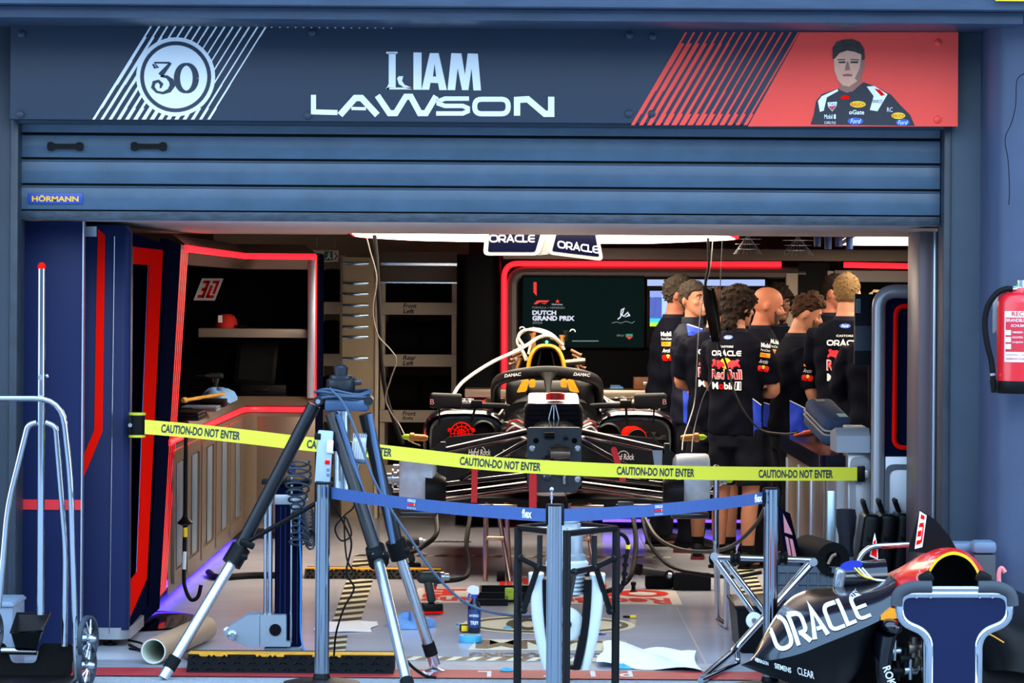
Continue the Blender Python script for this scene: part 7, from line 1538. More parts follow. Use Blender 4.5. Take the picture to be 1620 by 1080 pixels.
for tx, x0_, x1_, y0_, y1_ in (('HEXAGON', 1196, 1216, 1040, 1046), ('SIEMENS', 1226, 1252, 1047, 1056), ('CLEAR', 1262, 1288, 1053, 1065)):
    a_ = W(x0_, y1_ + 1, 15.5); c_ = W(x1_, y1_ + 1 + (x1_ - x0_) * .3, 15.5); put_text(tx, a_, c_ - a_, Vector((-.1, 0, 1)), (c_ - a_).length, (y1_ - y0_) / 370, WHITE, ec, bold=.02 if tx != 'CLEAR' else 0, lift=0, conform=cfl)
def arch(pts, Y): return [W(x, y, Y + dy) for x, y, dy in pts]
rim = smooth_path(arch([(1457, 960, .05), (1461, 930, .02), (1470, 900, .0), (1486, 880, .0), (1508, 872, 0), (1530, 879, .0), (1545, 896, .02), (1553, 918, .04), (1556, 945, .08)], 15.45), 5)
mid = smooth_path(arch([(1415, 975, .1), (1420, 940, .05), (1433, 905, .0), (1458, 880, .0), (1492, 866, 0), (1525, 871, .0), (1548, 890, .03), (1561, 915, .06), (1566, 945, .1)], 15.72), 5)
bck = smooth_path(arch([(1385, 985, .0), (1390, 950, .0), (1402, 918, .0), (1432, 893, .0), (1475, 869, .0), (1520, 870, .0), (1548, 890, 0), (1563, 918, 0), (1568, 945, .0)], 16.05), 5)
bk2 = smooth_path(arch([(1372, 960, .0), (1372, 935, .0), (1382, 918, .0), (1408, 905, .0), (1450, 890, .0), (1500, 885, .0), (1540, 895, 0), (1560, 918, 0), (1565, 945, .0)], 16.5), 5)
b = B(); b.loft([rim, mid, bck, bk2], cap=False, closed=False); b.build('red_hump', CRED, ec, 60)
inn_ = [p + Vector((0, .35, -.01)) + (W(1508, 940, 15.45) - p) * .10 for p in rim]
b = B(); b.loft([[p + (W(1508, 940, 15.45) - p) * .07 for p in rim], inn_], cap=False, closed=False); b.add(inn_, [tuple(range(len(inn_)))]); b.build('mouth', BLACKM, ec, 60)
b = B(); b.loft([[p + Vector((0, -.004, 0)) for p in rim], [p + (W(1508, 940, 15.45) - p) * .075 + Vector((0, -.004, 0)) for p in rim], [p + (W(1508, 940, 15.45) - p) * .07 + Vector((0, .01, 0)) for p in rim]], cap=False, closed=False); b.build('yellow_rim', mat('rim_amber', (246, 190, 20), .35), ec, 60)
b = B(); b.prism([lq(1394, 974, 15.55), lq(1410, 962, 15.55), lq(1426, 966, 15.55), lq(1422, 978, 15.55), lq(1394, 981, 15.55)], (0, 15.56, 0), X3, Z3, (0, .05, 0)); b.build('orange_strip', ORANGE, ec)
fin = [lq(1436, 872, 15.85), lq(1446, 838, 15.85), lq(1455, 806, 15.85), lq(1480, 822, 15.85), lq(1502, 848, 15.85), lq(1520, 880, 15.85)]
b = B(); b.prism(fin, (0, 15.85, 0), X3, Z3, (0, .012, 0)); fo = b.build('fin', COVB, ec)
put_polys([[lq(1447, 868, 15.849), lq(1459, 865, 15.849), lq(1466, 815, 15.849), lq(1455, 808, 15.849)]], (0, 15.849, 0), X3, Z3, WHITE, fo, 'number_field', .001)
for p4 in ([(1449, 862), (1456, 860), (1457, 853), (1450, 855)], [(1451, 849), (1457, 848), (1458, 838), (1452, 840)], [(1453, 834), (1460, 833), (1462, 826), (1455, 827)], [(1456, 820), (1462, 822), (1463, 816), (1457, 813)], [(1456, 858), (1458.5, 858), (1462, 830), (1460, 830)]):
    put_polys([[lq(x, y, 15.849) for x, y in p4]], (0, 15.849, 0), X3, Z3, REDP, fo, 'number_block', .002)
b = B(); rings = []
for k in range(10):
    t_ = k / 9; c = W(1402 - 22 * math.sin(t_ * PI * .7) + 24 * t_, 992 + 105 * t_, 15.64 + .08 * t_); r = .085 * (1 - .3 * t_); rings.append([c + Vector((r * .62 * math.cos(a), r * 1.2 * math.sin(a), r * .4 * math.sin(a))) for a in [2 * PI * i / 18 for i in range(18)]])
b.loft(rings); b.build('inner_cowl', COVN, ec, 60)
put_text('ROKT', W(1396, 1056, 15.49), Vector((.35, 0, -1)), Vector((1, 0, .35)), .11, .035, WHITE, ec, bold=.02, lift=-.002)
b = B(); b.sph(W(1410, 990, 15.58), (.05, .08, .035), 16, 8, rot=(0, .3, 0)); b.build('inner_cowl', COVN, ec, 60)
for k, (x, y) in enumerate(((1415, 1030), (1432, 1042), (1445, 1025), (1440, 1060), (1420, 1062), (1455, 1045))):
    q = W(x, y, 15.75); b = B(); r = .02 + .006 * (k % 3)
    b.cyl(q + Vector((-.03, 0, 0)), q + Vector((.03, .02, .0)), r, n=12); b.cyl(q + Vector((0, 0, -.04)), q + Vector((0, 0, .05)), r * .55, n=10); b.build('gearbox_fitting', [STEEL, BLACK, TITAN][k % 3], ec)
b = B(); b.cyl(W(1463, 985, 15.7), W(1465, 1080, 15.7), .018, n=14); b.build('damper_rod', CHROME, ec)
rf = fine([[W(1566, 915, 15.9), W(1590, 925, 16.0), W(1622, 940, 16.1), W(1680, 960, 16.2)], [W(1560, 980, 15.6), W(1590, 985, 15.62), W(1622, 990, 15.7), W(1680, 1000, 15.8)], [W(1548, 1060, 15.7), W(1585, 1060, 15.6), W(1625, 1065, 15.6), W(1680, 1080, 15.7)]], 5, 5)
b = patch(rf); b.build('right_flank', COVB, ec, 60)
b = B(); b.tube(smooth_path([W(1540, 998, 15.52), W(1565, 1003, 15.52), W(1588, 1016, 15.52)], 5), .007, 6, sq=(1, .5)); b.build('orange_line', ORANGE, ec)
b = B(); b.lathe([(.19, 0), (.2, .03), (.18, .06), (.12, .07)], W(1560, 1065, 15.75), (.3, -.9, .1), 30); b.build('wheel_arch', BLACK, ec)
b = B(); b.tube(smooth_path([W(1582, 935, 15.5), W(1580, 910, 15.5), W(1584, 898, 15.5), W(1590, 905, 15.5)], 4), .010, 8); b.build('red_hook', mat('hook_pink', (220, 120, 120), .4), ec)
b = B(); rings = []
for k in range(8):
    t_ = k / 7; c = W(1338 + 62 * t_, 912 - 2 * t_, 16.15); r = .065 + .01 * t_; rings.append([c + Vector((.03 * math.cos(a) * (1 - t_), .12 * math.cos(a), r * math.sin(a))) for a in [2 * PI * i / 18 for i in range(18)]])
b.loft(rings); tl = b.build('tail_piece', COVN, ec, 60)
q = W(1347, 894, 16.02); put_polys([ell(0, 0, .05, .022, 24)], q, Vector((1, 0, .12)), Z3, mat('oval_royal', (34, 50, 170), .3), tl, 'oval_badge', .001)
b = B(); b.obox(W(1328, 915, 16.05), (.05, .06, .10), (0, .15, 0), .02, 3); b.build('tail_lamp', mat('lamp_clear', (150, 160, 170), .1, .6), ec)
for k in range(3): b = B(); b.tube(smooth_path([W(1352 + k * 6, 898, 16.02), W(1368 + k * 7, 912 + k * 2, 15.98), W(1395 + k * 5, 918, 15.98)], 4), .004, 6); b.build('livery_line', WHITE if k else YELLOW, tl)
rod(ec, [W(1352, 905, 16.2), W(1362, 878, 16.2), W(1378, 864, 16.2), W(1438, 861, 16.2)], .0135, nm='handle_tube', fil=.08)
sl = B(); sl.prism([lq(1376, 880, 16.22), lq(1389, 885, 16.22), lq(1389, 868, 16.22), lq(1384, 843, 16.22)], (0, 16.22, 0), X3, Z3, (0, .01, 0)); so = sl.build('small_fin', WHITE, ec)
put_polys([[lq(1378, 877, 16.219), lq(1387, 882, 16.219), lq(1387, 870, 16.219), lq(1381, 864, 16.219)], [lq(1381, 858, 16.219), lq(1387, 866, 16.219), lq(1385, 852, 16.219)]], (0, 16.219, 0), X3, Z3, REDP, so, 'number_block', .002)
ts = thing('board_stand', 'T-shaped navy board with chrome tube rim and rubber grips in the right foreground', 'stand', (W(1510, 1080, 15.0).x, 15.0, 0))
YTS = 15.0
T_ = [lq(1424, 940, YTS), lq(1596, 940, YTS), lq(1597, 982, YTS), lq(1548, 1002, YTS), (lq(1548, 1002, YTS)[0], .0), (lq(1471, 1002, YTS)[0], .0), lq(1471, 1002, YTS), lq(1424, 982, YTS)]
TR = [(p.x, p.y) for p in round_poly(T_, [.05, .05, .05, .06, 0, 0, .06, .05], 6)]
b = B(); b.prism(TR, (0, YTS, 0), X3, Z3, (0, .018, 0)); b.build('board', mat('board_navy', (22, 31, 64), .5, spec=.1), ts)
b = B(); b.tube([Vector((x, YTS + .009, z)) for x, z in TR], .0195, 10, closed=True); b.build('tube_rim', CHROME, ts)
b = B(); b.cyl(W(1470, 931, YTS), W(1551, 931, YTS), .012, n=12); b.build('top_bar', STEEL, ts)
for s, pts in ((-1, [(1418, 958), (1420, 938), (1440, 928), (1474, 928)]), (1, [(1602, 958), (1600, 938), (1580, 928), (1548, 928)])):
    b = B(); b.tube(round_poly([W(x, y, YTS) for x, y in pts], .06, 6, False), .026, 12); b.build('rubber_grip', mat('grip_grey', (52, 58, 66), .7), ts)
    b = B(); b.obox(W(1465 if s < 0 else 1556, 914, YTS + .02), (.06, .04, .05), (0, s * .5, 0), .012); b.build('clamp', BLACK, ts)
    for px in ((1450, 1472) if s < 0 else (1550, 1570)): c = W(px, 944, YTS - .012); b = B(); b.lathe([(.006, 0), (.006, .006)], c, (0, -1, 0), 10); b.build('screw', STEEL, ts)
for k, (x0_, x1_, y0_, y1_, m_) in enumerate(((1505, 1545, 858, 960, 'box_slate'), (1540, 1576, 856, 960, 'box_slate'))):
    t = thing('plastic_case', ['grey blue plastic case behind the red airbox', 'grey blue plastic case with ribbed lid beside the column'][k], 'case', (WX((x0_ + x1_) / 2, 960, 16.5 - .15 * k), 16.5 - .15 * k, 0))
    a_, c_ = W(x0_, 960, 16.45 - .15 * k), W(x1_, y0_, 16.45 - .15 * k)
    b = B(); b.box(a_.x, c_.x, a_.y, a_.y + .12, 0.0, c_.z - .06, .008); b.build('body', mat('case_dark', (44, 52, 60), .5), t)
    b = B(); b.box(a_.x - .004, c_.x + .004, a_.y - .006, a_.y + .126, c_.z - .058, c_.z, .02); b.build('lid', mat('case_slate', (92, 112, 136), .5), t)

ft = thing('folding_trolley', 'chrome folding trolley with crossed tubes and a white hub disc', 'trolley', GR(1170, 1050))
YQ2 = 17.2
f_ = lambda x, y, d=0: W(x, y, YQ2 + d)
rod(ft, [W(1133, 742, 18.4), W(1133, 870, 18.4), GR(1136, 985) + Vector((0, 0, .02)), GR(1150, 996) + Vector((0, 0, .02)), W(1150, 900, 18.1), W(1140, 885, 18.0)], .0155, fil=.06)
b = B(); b.sph(W(1133, 740, 18.4), .018, 12, 8); b.build('top_ball', STEEL, ft)
rod(ft, [f_(1133, 881), f_(1290, 886)], .0145, fil=0)
rod(ft, [f_(1128, 880, -.05), f_(1197, 976, -.05)], .0145, fil=0); rod(ft, [f_(1145, 884, .1), f_(1213, 972, .1)], .0145, fil=0)
rod(ft, [f_(1286, 890, -.08), f_(1160, 1030, -.25), GR(1112, 1076) + Vector((0, 0, .015))], .0155, fil=.05); rod(ft, [f_(1280, 890, .12), f_(1200, 985, .0)], .0145, fil=0)
rod(ft, [f_(1165, 1024, -.2), f_(1168, 1050, -.2), GR(1108, 1082) + Vector((0, 0, .015))], .0135, fil=.05)
b = B(); b.lathe([(.038, 0), (.04, .006), (.04, .014), (.036, .02), (.014, .02), (.012, .024), (.004, .024)], f_(1193, 981, -.07), (0, -1, 0), 28); hubd = b.build('hub_disc', WHITEP, ft)
b = B(); b.lathe([(.012, .0), (.012, .006)], f_(1193, 981, -.095), (0, -1, 0), 16); b.build('hub_bolt', STEEL, hubd)
for px in (1163, 1238):
    c = f_(px, 883); b = B(); b.lathe([(.016, -.025), (.03, -.022), (.034, -.012), (.022, -.006), (.022, .006), (.034, .012), (.03, .022), (.016, .025)], c, (1, 0, -.03), 20); b.build('roller', BLACK, ft)
for (x, y, d_) in ((1130, 880, -.06), (1287, 889, -.09)):
    b = B(); b.cyl(f_(x, y, d_ - .02), f_(x, y, d_ + .05), .02, n=14); b.build('joint', STEEL, ft)

cr = thing('plastic_crate', 'grey ribbed plastic crate behind the folding trolley', 'crate', GR(1290, 985))
YC2 = 17.75; x0_, x1_ = WX(1222, 920, YC2), WX(1335, 920, YC2); z1 = WZ(1280, 896, YC2)
CRM = mat('crate_grey', (70, 84, 98), .55)
b = B(); b.box(x0_ + .01, x1_ - .01, YC2 + .012, YC2 + .3, .13, .14); b.box(x0_ + .01, x0_ + .018, YC2 + .01, YC2 + .3, .13, z1 - .02); b.box(x1_ - .018, x1_ - .01, YC2 + .01, YC2 + .3, .13, z1 - .02); b.box(x0_ + .01, x1_ - .01, YC2 + .01, YC2 + .018, .13, z1 - .02); b.box(x0_ + .01, x1_ - .01, YC2 + .29, YC2 + .3, .13, z1 - .02); b.build('walls', CRM, cr)
b = B(); b.frame([(x0_, YC2), (x1_, YC2), (x1_, YC2 + .31), (x0_, YC2 + .31)], [(x0_ + .02, YC2 + .02), (x1_ - .02, YC2 + .02), (x1_ - .02, YC2 + .29), (x0_ + .02, YC2 + .29)], (0, 0, z1 - .03), X3, Y3, (0, 0, .03)); b.build('rim', CRM, cr)
for i in range(7):
    x = x0_ + .02 + (x1_ - x0_ - .05) * i / 6; b = B(); b.box(x, x + .008, YC2, YC2 + .012, .13, z1 - .03); b.build('rib', CRM, cr)
for z in (z1 - .09, z1 - .16): b = B(); b.box(x0_ + .01, x1_ - .01, YC2 + .002, YC2 + .012, z, z + .008); b.build('rib', CRM, cr)
bb_ = thing('storage_box', 'black plastic storage box under the grey crate', 'box', GR(1230, 1040))
YB2 = 17.45; x0b_, x1b_ = WX(1165, 1000, YB2), WX(1310, 1000, YB2); zb1 = WZ(1230, 958, YB2)
BXM = mat('box_black', (13, 14, 16), .4)
b = B(); b.loft([[Vector((x, y, z)) for x, y in ((x0b_ + i_, YB2 + i_), (x1b_ - i_, YB2 + i_), (x1b_ - i_, YB2 + .65 - i_), (x0b_ + i_, YB2 + .65 - i_))] for z, i_ in ((0.0, .03), (.01, .02), (zb1 - .02, 0))]); b.build('tub', BXM, bb_)
b = B(); b.box(x0b_ - .008, x1b_ + .008, YB2 - .008, YB2 + .658, zb1 - .02, zb1, .006); b.build('lid', BXM, bb_)
rl = thing('foam_roll', 'thick black foam roll lying on the grey crate', 'roll', W(1300, 895, 17.85))
a = W(1277, 872, 18.15); c = W(1318, 885, 17.75); d = c - a
b = B(); b.loft([annul(a, d, .035), annul(a, d, .085), annul(c, d, .085), annul(c, d, .04), annul(c - d * .3, d, .035)], cap=False); b.build('roll', mat('foam_black', (13, 14, 17), .8), rl)
b = B(); b.loft([annul(c - d * .05, d, .04, 16), annul(c - d * .05, d, .001, 16)], cap=False); b.build('core', BLACKM, rl)
b = B(); b.tube(smooth_path([W(1310, 892, 17.72), W(1316, 880, 17.72), W(1323, 876, 17.72)], 5), .008, 6); b.build('strap', mat('strap_beige', (140, 126, 104), .7), rl)
mb = thing('mirror_board', 'upright navy framed board with pink reflective face beside the bench', 'board', W(1252, 890, 17.9))
o4 = [W(1237, 808, 17.9), W(1250, 818, 17.95), W(1267, 880, 18.0), W(1246, 884, 17.9)]
def sheet(b, P, t): n_ = (P[1] - P[0]).cross(P[3] - P[0]).normalized() * t; return b.add(P + [p + n_ for p in P], [(0, 1, 2, 3), (7, 6, 5, 4), (0, 4, 5, 1), (1, 5, 6, 2), (2, 6, 7, 3), (3, 7, 4, 0)])
b = B(); sheet(b, [W(1238, 806, 17.9), W(1250, 812, 18.0), W(1268, 884, 18.05), W(1248, 886, 17.95)], .02); b.build('frame', NAVYD, mb)
PK = mat('pink_mirror', (226, 150, 160), .15, .3)
for q4 in ([(1239, 812), (1251, 838), (1254, 846), (1241, 842)], [(1242, 848), (1247, 850), (1252, 879), (1247, 878)], [(1249, 851), (1254, 853), (1260, 880), (1254, 880)]):
    b = B(); sheet(b, [W(x, y, 17.88) for x, y in q4], .004); b.build('panel', PK, mb)
for k, (px, w2, hh, tilt) in enumerate(((1364, 26, 88, .13), (1391, 24, 90, .11), (1419, 26, 92, .09))):
    Yc = 18.1 + .05 * k; base = GR(px, 1000); c = W(px, 845, Yc)
    t = thing('hard_case', ['leftmost', 'middle', 'rightmost'][k] + ' of three black hard cases leaning beside the silver post', 'case', (c.x, Yc, .3), 'leaning black hard cases')
    R_ = Euler((0, tilt, 0)).to_matrix(); top_z = .62 + .015 * k
    c.z = .335
    b = B(); b.obox(c, (.084, .3, .63), R_, .025, 3); b.build('shell', mat('case_hard', (14, 16, 18), .35), t)
    for z in (-.15, 0, .15): b = B(); b.obox(c + R_ @ Vector((0, -.152, z)), (.075, .008, .02), R_, .003); b.build('rib', MATS['case_hard'], t)
    b = B(); P_ = [c + R_ @ Vector(v) for v in ((-.015, -.05, .30), (-.05, -.06, .37), (-.045, .06, .37), (-.01, .05, .30))]; b.tube(round_poly(P_, .02, 3, False), .011, 8); b.obox(c + R_ @ Vector((-.05, -.08, .37)), (.018, .05, .02), R_, .005); b.build('handle', BLACK, t)
    for z in (.2, -.1): b = B(); b.obox(c + R_ @ Vector((.0, -.152, z)), (.03, .012, .035), R_, .004); b.build('latch', BLACK, t)
nb = B(); rings = []
for k in range(7):
    t_ = k / 6; c = W(1338, 880 - 75 * t_, 18.05); r = .04 - .008 * math.sin(6 * t_); rings.append([Vector((c.x + r * (1 + .2 * math.sin(5 * a + 4 * t_)) * math.cos(a), 18.05 + .05 * math.sin(a), c.z * 1.0)) for a in [2 * PI * i / 16 for i in range(16)]])
nb.loft(rings); one(nb, 'fabric_bag', mat('bag_navy', (18, 22, 36), .85), 'slim folded navy fabric bag between the bar and the cases', 'bag')
def fpoly(pts, m, nm, lift=.0015): put_polys([[(GR(x, y).x, GR(x, y).y) for x, y in p] for p in pts], FLR, X3, Y3, m, floor, nm, lift)
LETW = mat('letter_white', (214, 206, 206), .6)
def ftext(tx, x0_, x1_, y0_, y1_, m, nm, bold=.02):
    a, c = GR(x0_, y0_), GR(x1_, y1_); put_text(tx, (GR(x1_, y0_).x, c.y, 0), -X3, -Y3, GR(x1_, y0_).x - a.x, c.y - a.y, m, floor, nm, bold=bold, lift=.003)
for ch, px in (('P', 980), ('I', 935), ('T', 860), ('L', 755), ('A', 665)): ftext(ch, px, px + (22 if ch != 'I' else 8), 1071, 1062, LETW, 'band_lettering')
CREAM = mat('floor_cream', (214, 216, 186), .3, spec=.08); DKB = mat('floor_dark', (30, 22, 22), .3, spec=.06); FRED = mat('floor_red', (214, 50, 36), .3, spec=.08); FWH = mat('floor_white', (214, 208, 204), .3, spec=.1)
def hatch(quad, n, nm):
    """cream field with slanted dark stripes between the left and right edges of a floor quad (pixels: near-left, near-right, far-right, far-left)"""
    a, b_, c, d = [GR(*p) for p in quad]
    put_polys([[(p.x, p.y) for p in (a, b_, c, d)]], FLR, X3, Y3, CREAM, floor, nm + '_field', .0014)
    L = lambda t_: a.lerp(d, t_); R_ = lambda t_: b_.lerp(c, t_); pol = []
    for i in range(n):
        t0 = i / n; t1 = (i + .5) / n; k = .5 / n
        q = [L(t0), R_(min(1, t0 + k)), R_(min(1, t1 + k)), L(t1)]; pol.append([(p.x, p.y) for p in q])
    put_polys(pol, FLR, X3, Y3, DKB, floor, nm, .0022)
hatch([(525, 985), (570, 985), (600, 884), (560, 884)], 13, 'hazard_stripes')
hatch([(1180, 975), (1225, 975), (1190, 895), (1165, 895)], 12, 'hazard_stripes')
hatch([(497, 1040), (545, 1040), (550, 1005), (500, 1005)], 4, 'hazard_stripes')
x0, x1, ya = GR(560, 1044).x, GR(1100, 1050).x, GR(800, 1045).y
pol = [[(x0 + i * .095, ya), (x0 + i * .095 + .05, ya), (x0 + i * .095 + .09, ya + .16), (x0 + i * .095 + .04, ya + .16)] for i in range(int((x1 - x0) / .095))]
put_polys([[(x0, ya - .01), (x1, ya - .01), (x1, ya + .17), (x0, ya + .17)]], FLR, X3, Y3, CREAM, floor, 'hazard_band', .0014); put_polys(pol, FLR, X3, Y3, DKB, floor, 'hazard_band_stripes', .0022)
x0, x1, ya = GR(560, 880).x, GR(1060, 880).x, GR(800, 881).y
pol = [[(x0 + i * .13, ya), (x0 + i * .13 + .07, ya), (x0 + i * .13 + .10, ya + .14), (x0 + i * .13 + .03, ya + .14)] for i in range(int((x1 - x0) / .13))]
put_polys([[(x0, ya), (x1, ya), (x1, ya + .14), (x0, ya + .14)]], FLR, X3, Y3, CREAM, floor, 'hazard_band', .0014); put_polys(pol, FLR, X3, Y3, DKB, floor, 'hazard_band_stripes', .0022)
c = GR(868, 988); rx = GR(1005, 988).x - c.x; ry = (GR(868, 973).y - GR(868, 1003).y) / 2
put_polys([ell(c.x, c.y, rx, ry, 48)], FLR, X3, Y3, CREAM, floor, 'roundel', .0014)
e0, e1 = ell(c.x, c.y, rx * .92, ry * .88, 48), ell(c.x, c.y, rx * .84, ry * .70, 48)
put_polys([[e0[i], e0[(i + 1) % 48], e1[(i + 1) % 48], e1[i]] for i in range(48)], FLR, X3, Y3, DKB, floor, 'roundel_ring', .002)
ftext('30', 800, 936, 997, 979, DKB, 'roundel_number', .04)
q0 = GR(740, 1028); q1 = GR(1005, 1028); y1 = GR(870, 1012).y
put_polys([[(q0.x, q0.y), (q1.x, q0.y), (q1.x - .04, y1), (q0.x + .04, y1)]], FLR, X3, Y3, CREAM, floor, 'name_field', .0014)
ftext('LIAM', 752, 992, 1026, 1014, DKB, 'name_lettering', .05)
ftext('REDBULLRACING', 742, 990, 1039, 1034, DKB, 'team_lettering', .03)
fpoly([[(645, 953), (1080, 957), (1068, 932), (662, 930)]], FWH, 'word_field', .0014)
ftext('ORACLE', 668, 1060, 942, 934, FRED, 'floor_lettering', .04); ftext('Red Bull Racing', 664, 1062, 953, 944, FRED, 'floor_lettering', .03); ftext('Red Bull', 790, 960, 928, 915, FRED, 'floor_lettering', .04)
for px in (498, 1108):
    a = GR(px, 1035); put_polys([[(a.x, 16.9), (a.x + .008, 16.9), (a.x + .008, 26), (a.x, 26)]], FLR, X3, Y3, mat('joint_grey', (120, 120, 124), .4), floor, 'floor_joint', .001)
bl = thing('floor_light_strip', 'glowing blue light strip along the foot of the left workbench', 'light strip', (XL, 22, .02))
b = B(); b.box(XL - .11, XL - .09, 19.5, YC, .05, .07); b.build('tube', glow('blue_led', (70, 40, 255), 5.0), bl)
b = B(); b.box(XL - .15, XL - .111, 19.5, YC, .0, .08); b.build('channel', BLACK, bl)

g = GR(683, 972); drill('cordless_drill', 'dark cordless impact driver standing on the floor beside the tripod', (g.x, g.y, .002), .235, side=1, bit=0, ang=.3)
g = GR(652, 905); drill('cordless_drill', 'cordless drill with a long bit standing under the race car', (g.x, g.y, .002), .22, side=1, bit=.3, ang=.1)
g = GR(750, 1001); sb = thing('spray_bottle', 'dark spray bottle with white and blue trigger on the floor', 'spray bottle', g)
b = B(); b.lathe([(.03, 0), (.033, .006), (.033, .13), (.028, .15), (.014, .165), (.013, .18)], g + Vector((0, 0, .002)), (0, 0, 1), 22); b.build('bottle', mat('bottle_navy', (14, 20, 40), .25), sb)
b = B(); b.lathe([(.0335, .03), (.0338, .032), (.0338, .12), (.0335, .122)], g, (0, 0, 1), 22); b.build('label_wrap', mat('label_blue', (26, 60, 120), .4, noise=.4, scale=40), sb)
put_text('HYBRID', g + Vector((-.024, -.035, .085)), X3, Z3, .048, .013, WHITE, sb, bold=.02, lift=.0); put_text('TRIM', g + Vector((-.02, -.035, .045)), X3, Z3, .04, .02, WHITE, sb, bold=.03, lift=.0)
b = B(); b.cyl(g + Vector((0, 0, .178)), g + Vector((0, 0, .198)), .016, n=16); b.build('collar', mat('trigger_blue', (40, 70, 180), .4), sb)
b = B(); b.prism([(p.x, p.y) for p in round_poly([(-.04, .012), (-.036, .034), (-.01, .044), (.022, .036), (.026, .004), (.012, -.004), (-.012, -.002)], .008, 3)], g + Vector((0, -.012, .2)), X3, Z3, (0, .024, 0)); b.build('spray_head', WHITEP, sb)
b = B(); b.tube(smooth_path([g + Vector((-.022, 0, .205)), g + Vector((-.03, 0, .185)), g + Vector((-.04, 0, .168))], 4), .005, 8); b.build('trigger', MATS['trigger_blue'], sb)
g = GR(744, 1015); tp3 = thing('tape_roll', 'light blue roll of masking tape lying flat on the floor', 'tape roll', g)
b = B(); b.loft([[g + Vector((r * math.cos(a), r * math.sin(a), z)) for a in [2 * PI * i / 32 for i in range(32)]] for r, z in ((.04, .002), (.056, .002), (.057, .006), (.057, .03), (.056, .034), (.04, .034), (.04, .002))], cap=False); b.build('tape', mat('tape_cyan', (70, 180, 224), .5), tp3)
b = B(); b.loft([[g + Vector((r * math.cos(a), r * math.sin(a), z)) for a in [2 * PI * i / 32 for i in range(32)]] for r, z in ((.036, .003), (.0395, .003), (.0395, .033), (.036, .033), (.036, .003))], cap=False); b.build('core', mat('card_core', (150, 160, 150), .7), tp3)
g = GR(735, 1000); tm = thing('tape_measure', 'black and yellow tape measure beside the spray bottle', 'tape measure', g)
b = B(); b.obox(g + Vector((0, 0, .022)), (.05, .04, .042), (0, 0, .2), .01); b.build('body', BLACK, tm); b = B(); b.obox(g + Vector((0, -.021, .022)), (.034, .004, .03), (0, 0, .2), .003); b.obox(g + Vector((.0, 0, .044)), (.045, .03, .003), (0, 0, .2), .001); b.build('yellow_face', YELLOW, tm)
g = GR(648, 992); b = B(); rings = []
for k in range(8):
    t_ = k / 7; r = .11 * math.cos(t_ * PI / 2) ** .7 + .004; rings.append([g + Vector((r * (1 + .2 * math.sin(3 * a + 2 * t_) + .1 * math.sin(8 * a)) * math.cos(a), r * 1.1 * math.sin(a), .002 + .055 * math.sin(t_ * PI / 2) * (1 + .35 * math.sin(3 * a + 4 * t_)) + .008 * math.sin(7 * a + 9 * t_) * t_)) for a in [2 * PI * i / 30 for i in range(30)]])
b.loft(rings); one(b, 'cleaning_cloth', MATS['cloth_blue'], 'crumpled light blue cloth on the floor between the tripod legs', 'cloth')
def tray(name, label, px, py, w, d, h, extra=None, m_=BLACK):
    g = GR(px, py); t = thing(name, label, 'tool tray', g)
    b = B(); o = [(-w / 2, 0), (w / 2, 0), (w / 2, d), (-w / 2, d)]; i_ = [(-w / 2 + .012, .012), (w / 2 - .012, .012), (w / 2 - .012, d - .012), (-w / 2 + .012, d - .012)]
    b.frame(o, i_, g + Vector((0, 0, .002)), X3, Y3, (0, 0, h)); b.build('walls', m_, t); b = B(); b.box(g.x - w / 2 + .01, g.x + w / 2 - .01, g.y + .01, g.y + d - .01, .002, .012); b.build('bottom', BLACKM, t)
    return t, g
tray('tool_tray', 'flat open black tool tray on the floor beside the centre post', 775, 958, .2, .25, .035)
t, g = tray('tool_tray', 'wide black parts tray behind the flat open tool tray', 800, 953, .30, .5, .055); b = B(); b.obox(g + Vector((.02, -.006, .05)), (.05, .012, .07), None, .006); b.obox(g + Vector((.02, -.014, .07)), (.03, .006, .02), None, .003); b.build('lime_latch', mat('latch_lime', (180, 210, 50), .5), t)
tray('tool_tray', 'long black tray on the floor below the crew', 1095, 934, .22, .12, .095, m_=mat('tray_black', (13, 13, 14), .55))
g = GR(1040, 932); pt = thing('angle_grinder', 'dark battery angle grinder lying on a black box on the floor', 'power tool', g)
b = B(); b.obox(g + Vector((.01, .05, .04)), (.16, .12, .075), None, .012); b.build('box', BLACKM, pt)
b = B(); b.tube([g + Vector((-.11, 0, .11)), g + Vector((-.05, 0, .105)), g + Vector((.04, 0, .095)), g + Vector((.09, 0, .09))], [.026, .022, .02, .026], 14); b.build('body', mat('drill_body', (30, 42, 42), .55), pt)
b = B(); b.obox(g + Vector((-.115, 0, .12)), (.05, .07, .07), (0, .2, 0), .01); b.build('battery', BLACK, pt)
b = B(); b.cyl(g + Vector((.07, -.03, .085)), g + Vector((.07, .02, .085)), .03, n=18); b.build('gear_head', BLACK, pt)
b = B(); b.lathe([(.012, 0), (.02, .01), (.02, .03), (.012, .04)], g + Vector((.07, -.028, .085)), (0, -1, 0), 14); b.build('spindle', STEEL, pt)
g = GR(1002, 936); b = B(); b.lathe([(.018, 0), (.02, .006), (.012, .012), (.012, .035), (.016, .04), (.016, .055), (.008, .06)], g + Vector((0, 0, .002)), (0, 0, 1), 14); one(b, 'small_pump', BLACK, 'small black nozzle standing on the floor left of the grinder', 'nozzle')
g = GR(998, 978); kn = thing('utility_knife', 'small yellow and black utility knife on the floor', 'knife', g); b = B(); b.obox(g + Vector((.012, 0, .01)), (.035, .018, .016), (0, 0, -.2), .005); b.build('yellow_handle', YELLOW, kn); b = B(); b.obox(g + Vector((-.022, .006, .009)), (.04, .014, .013), (0, 0, -.2), .004); b.build('black_tip', BLACK, kn)
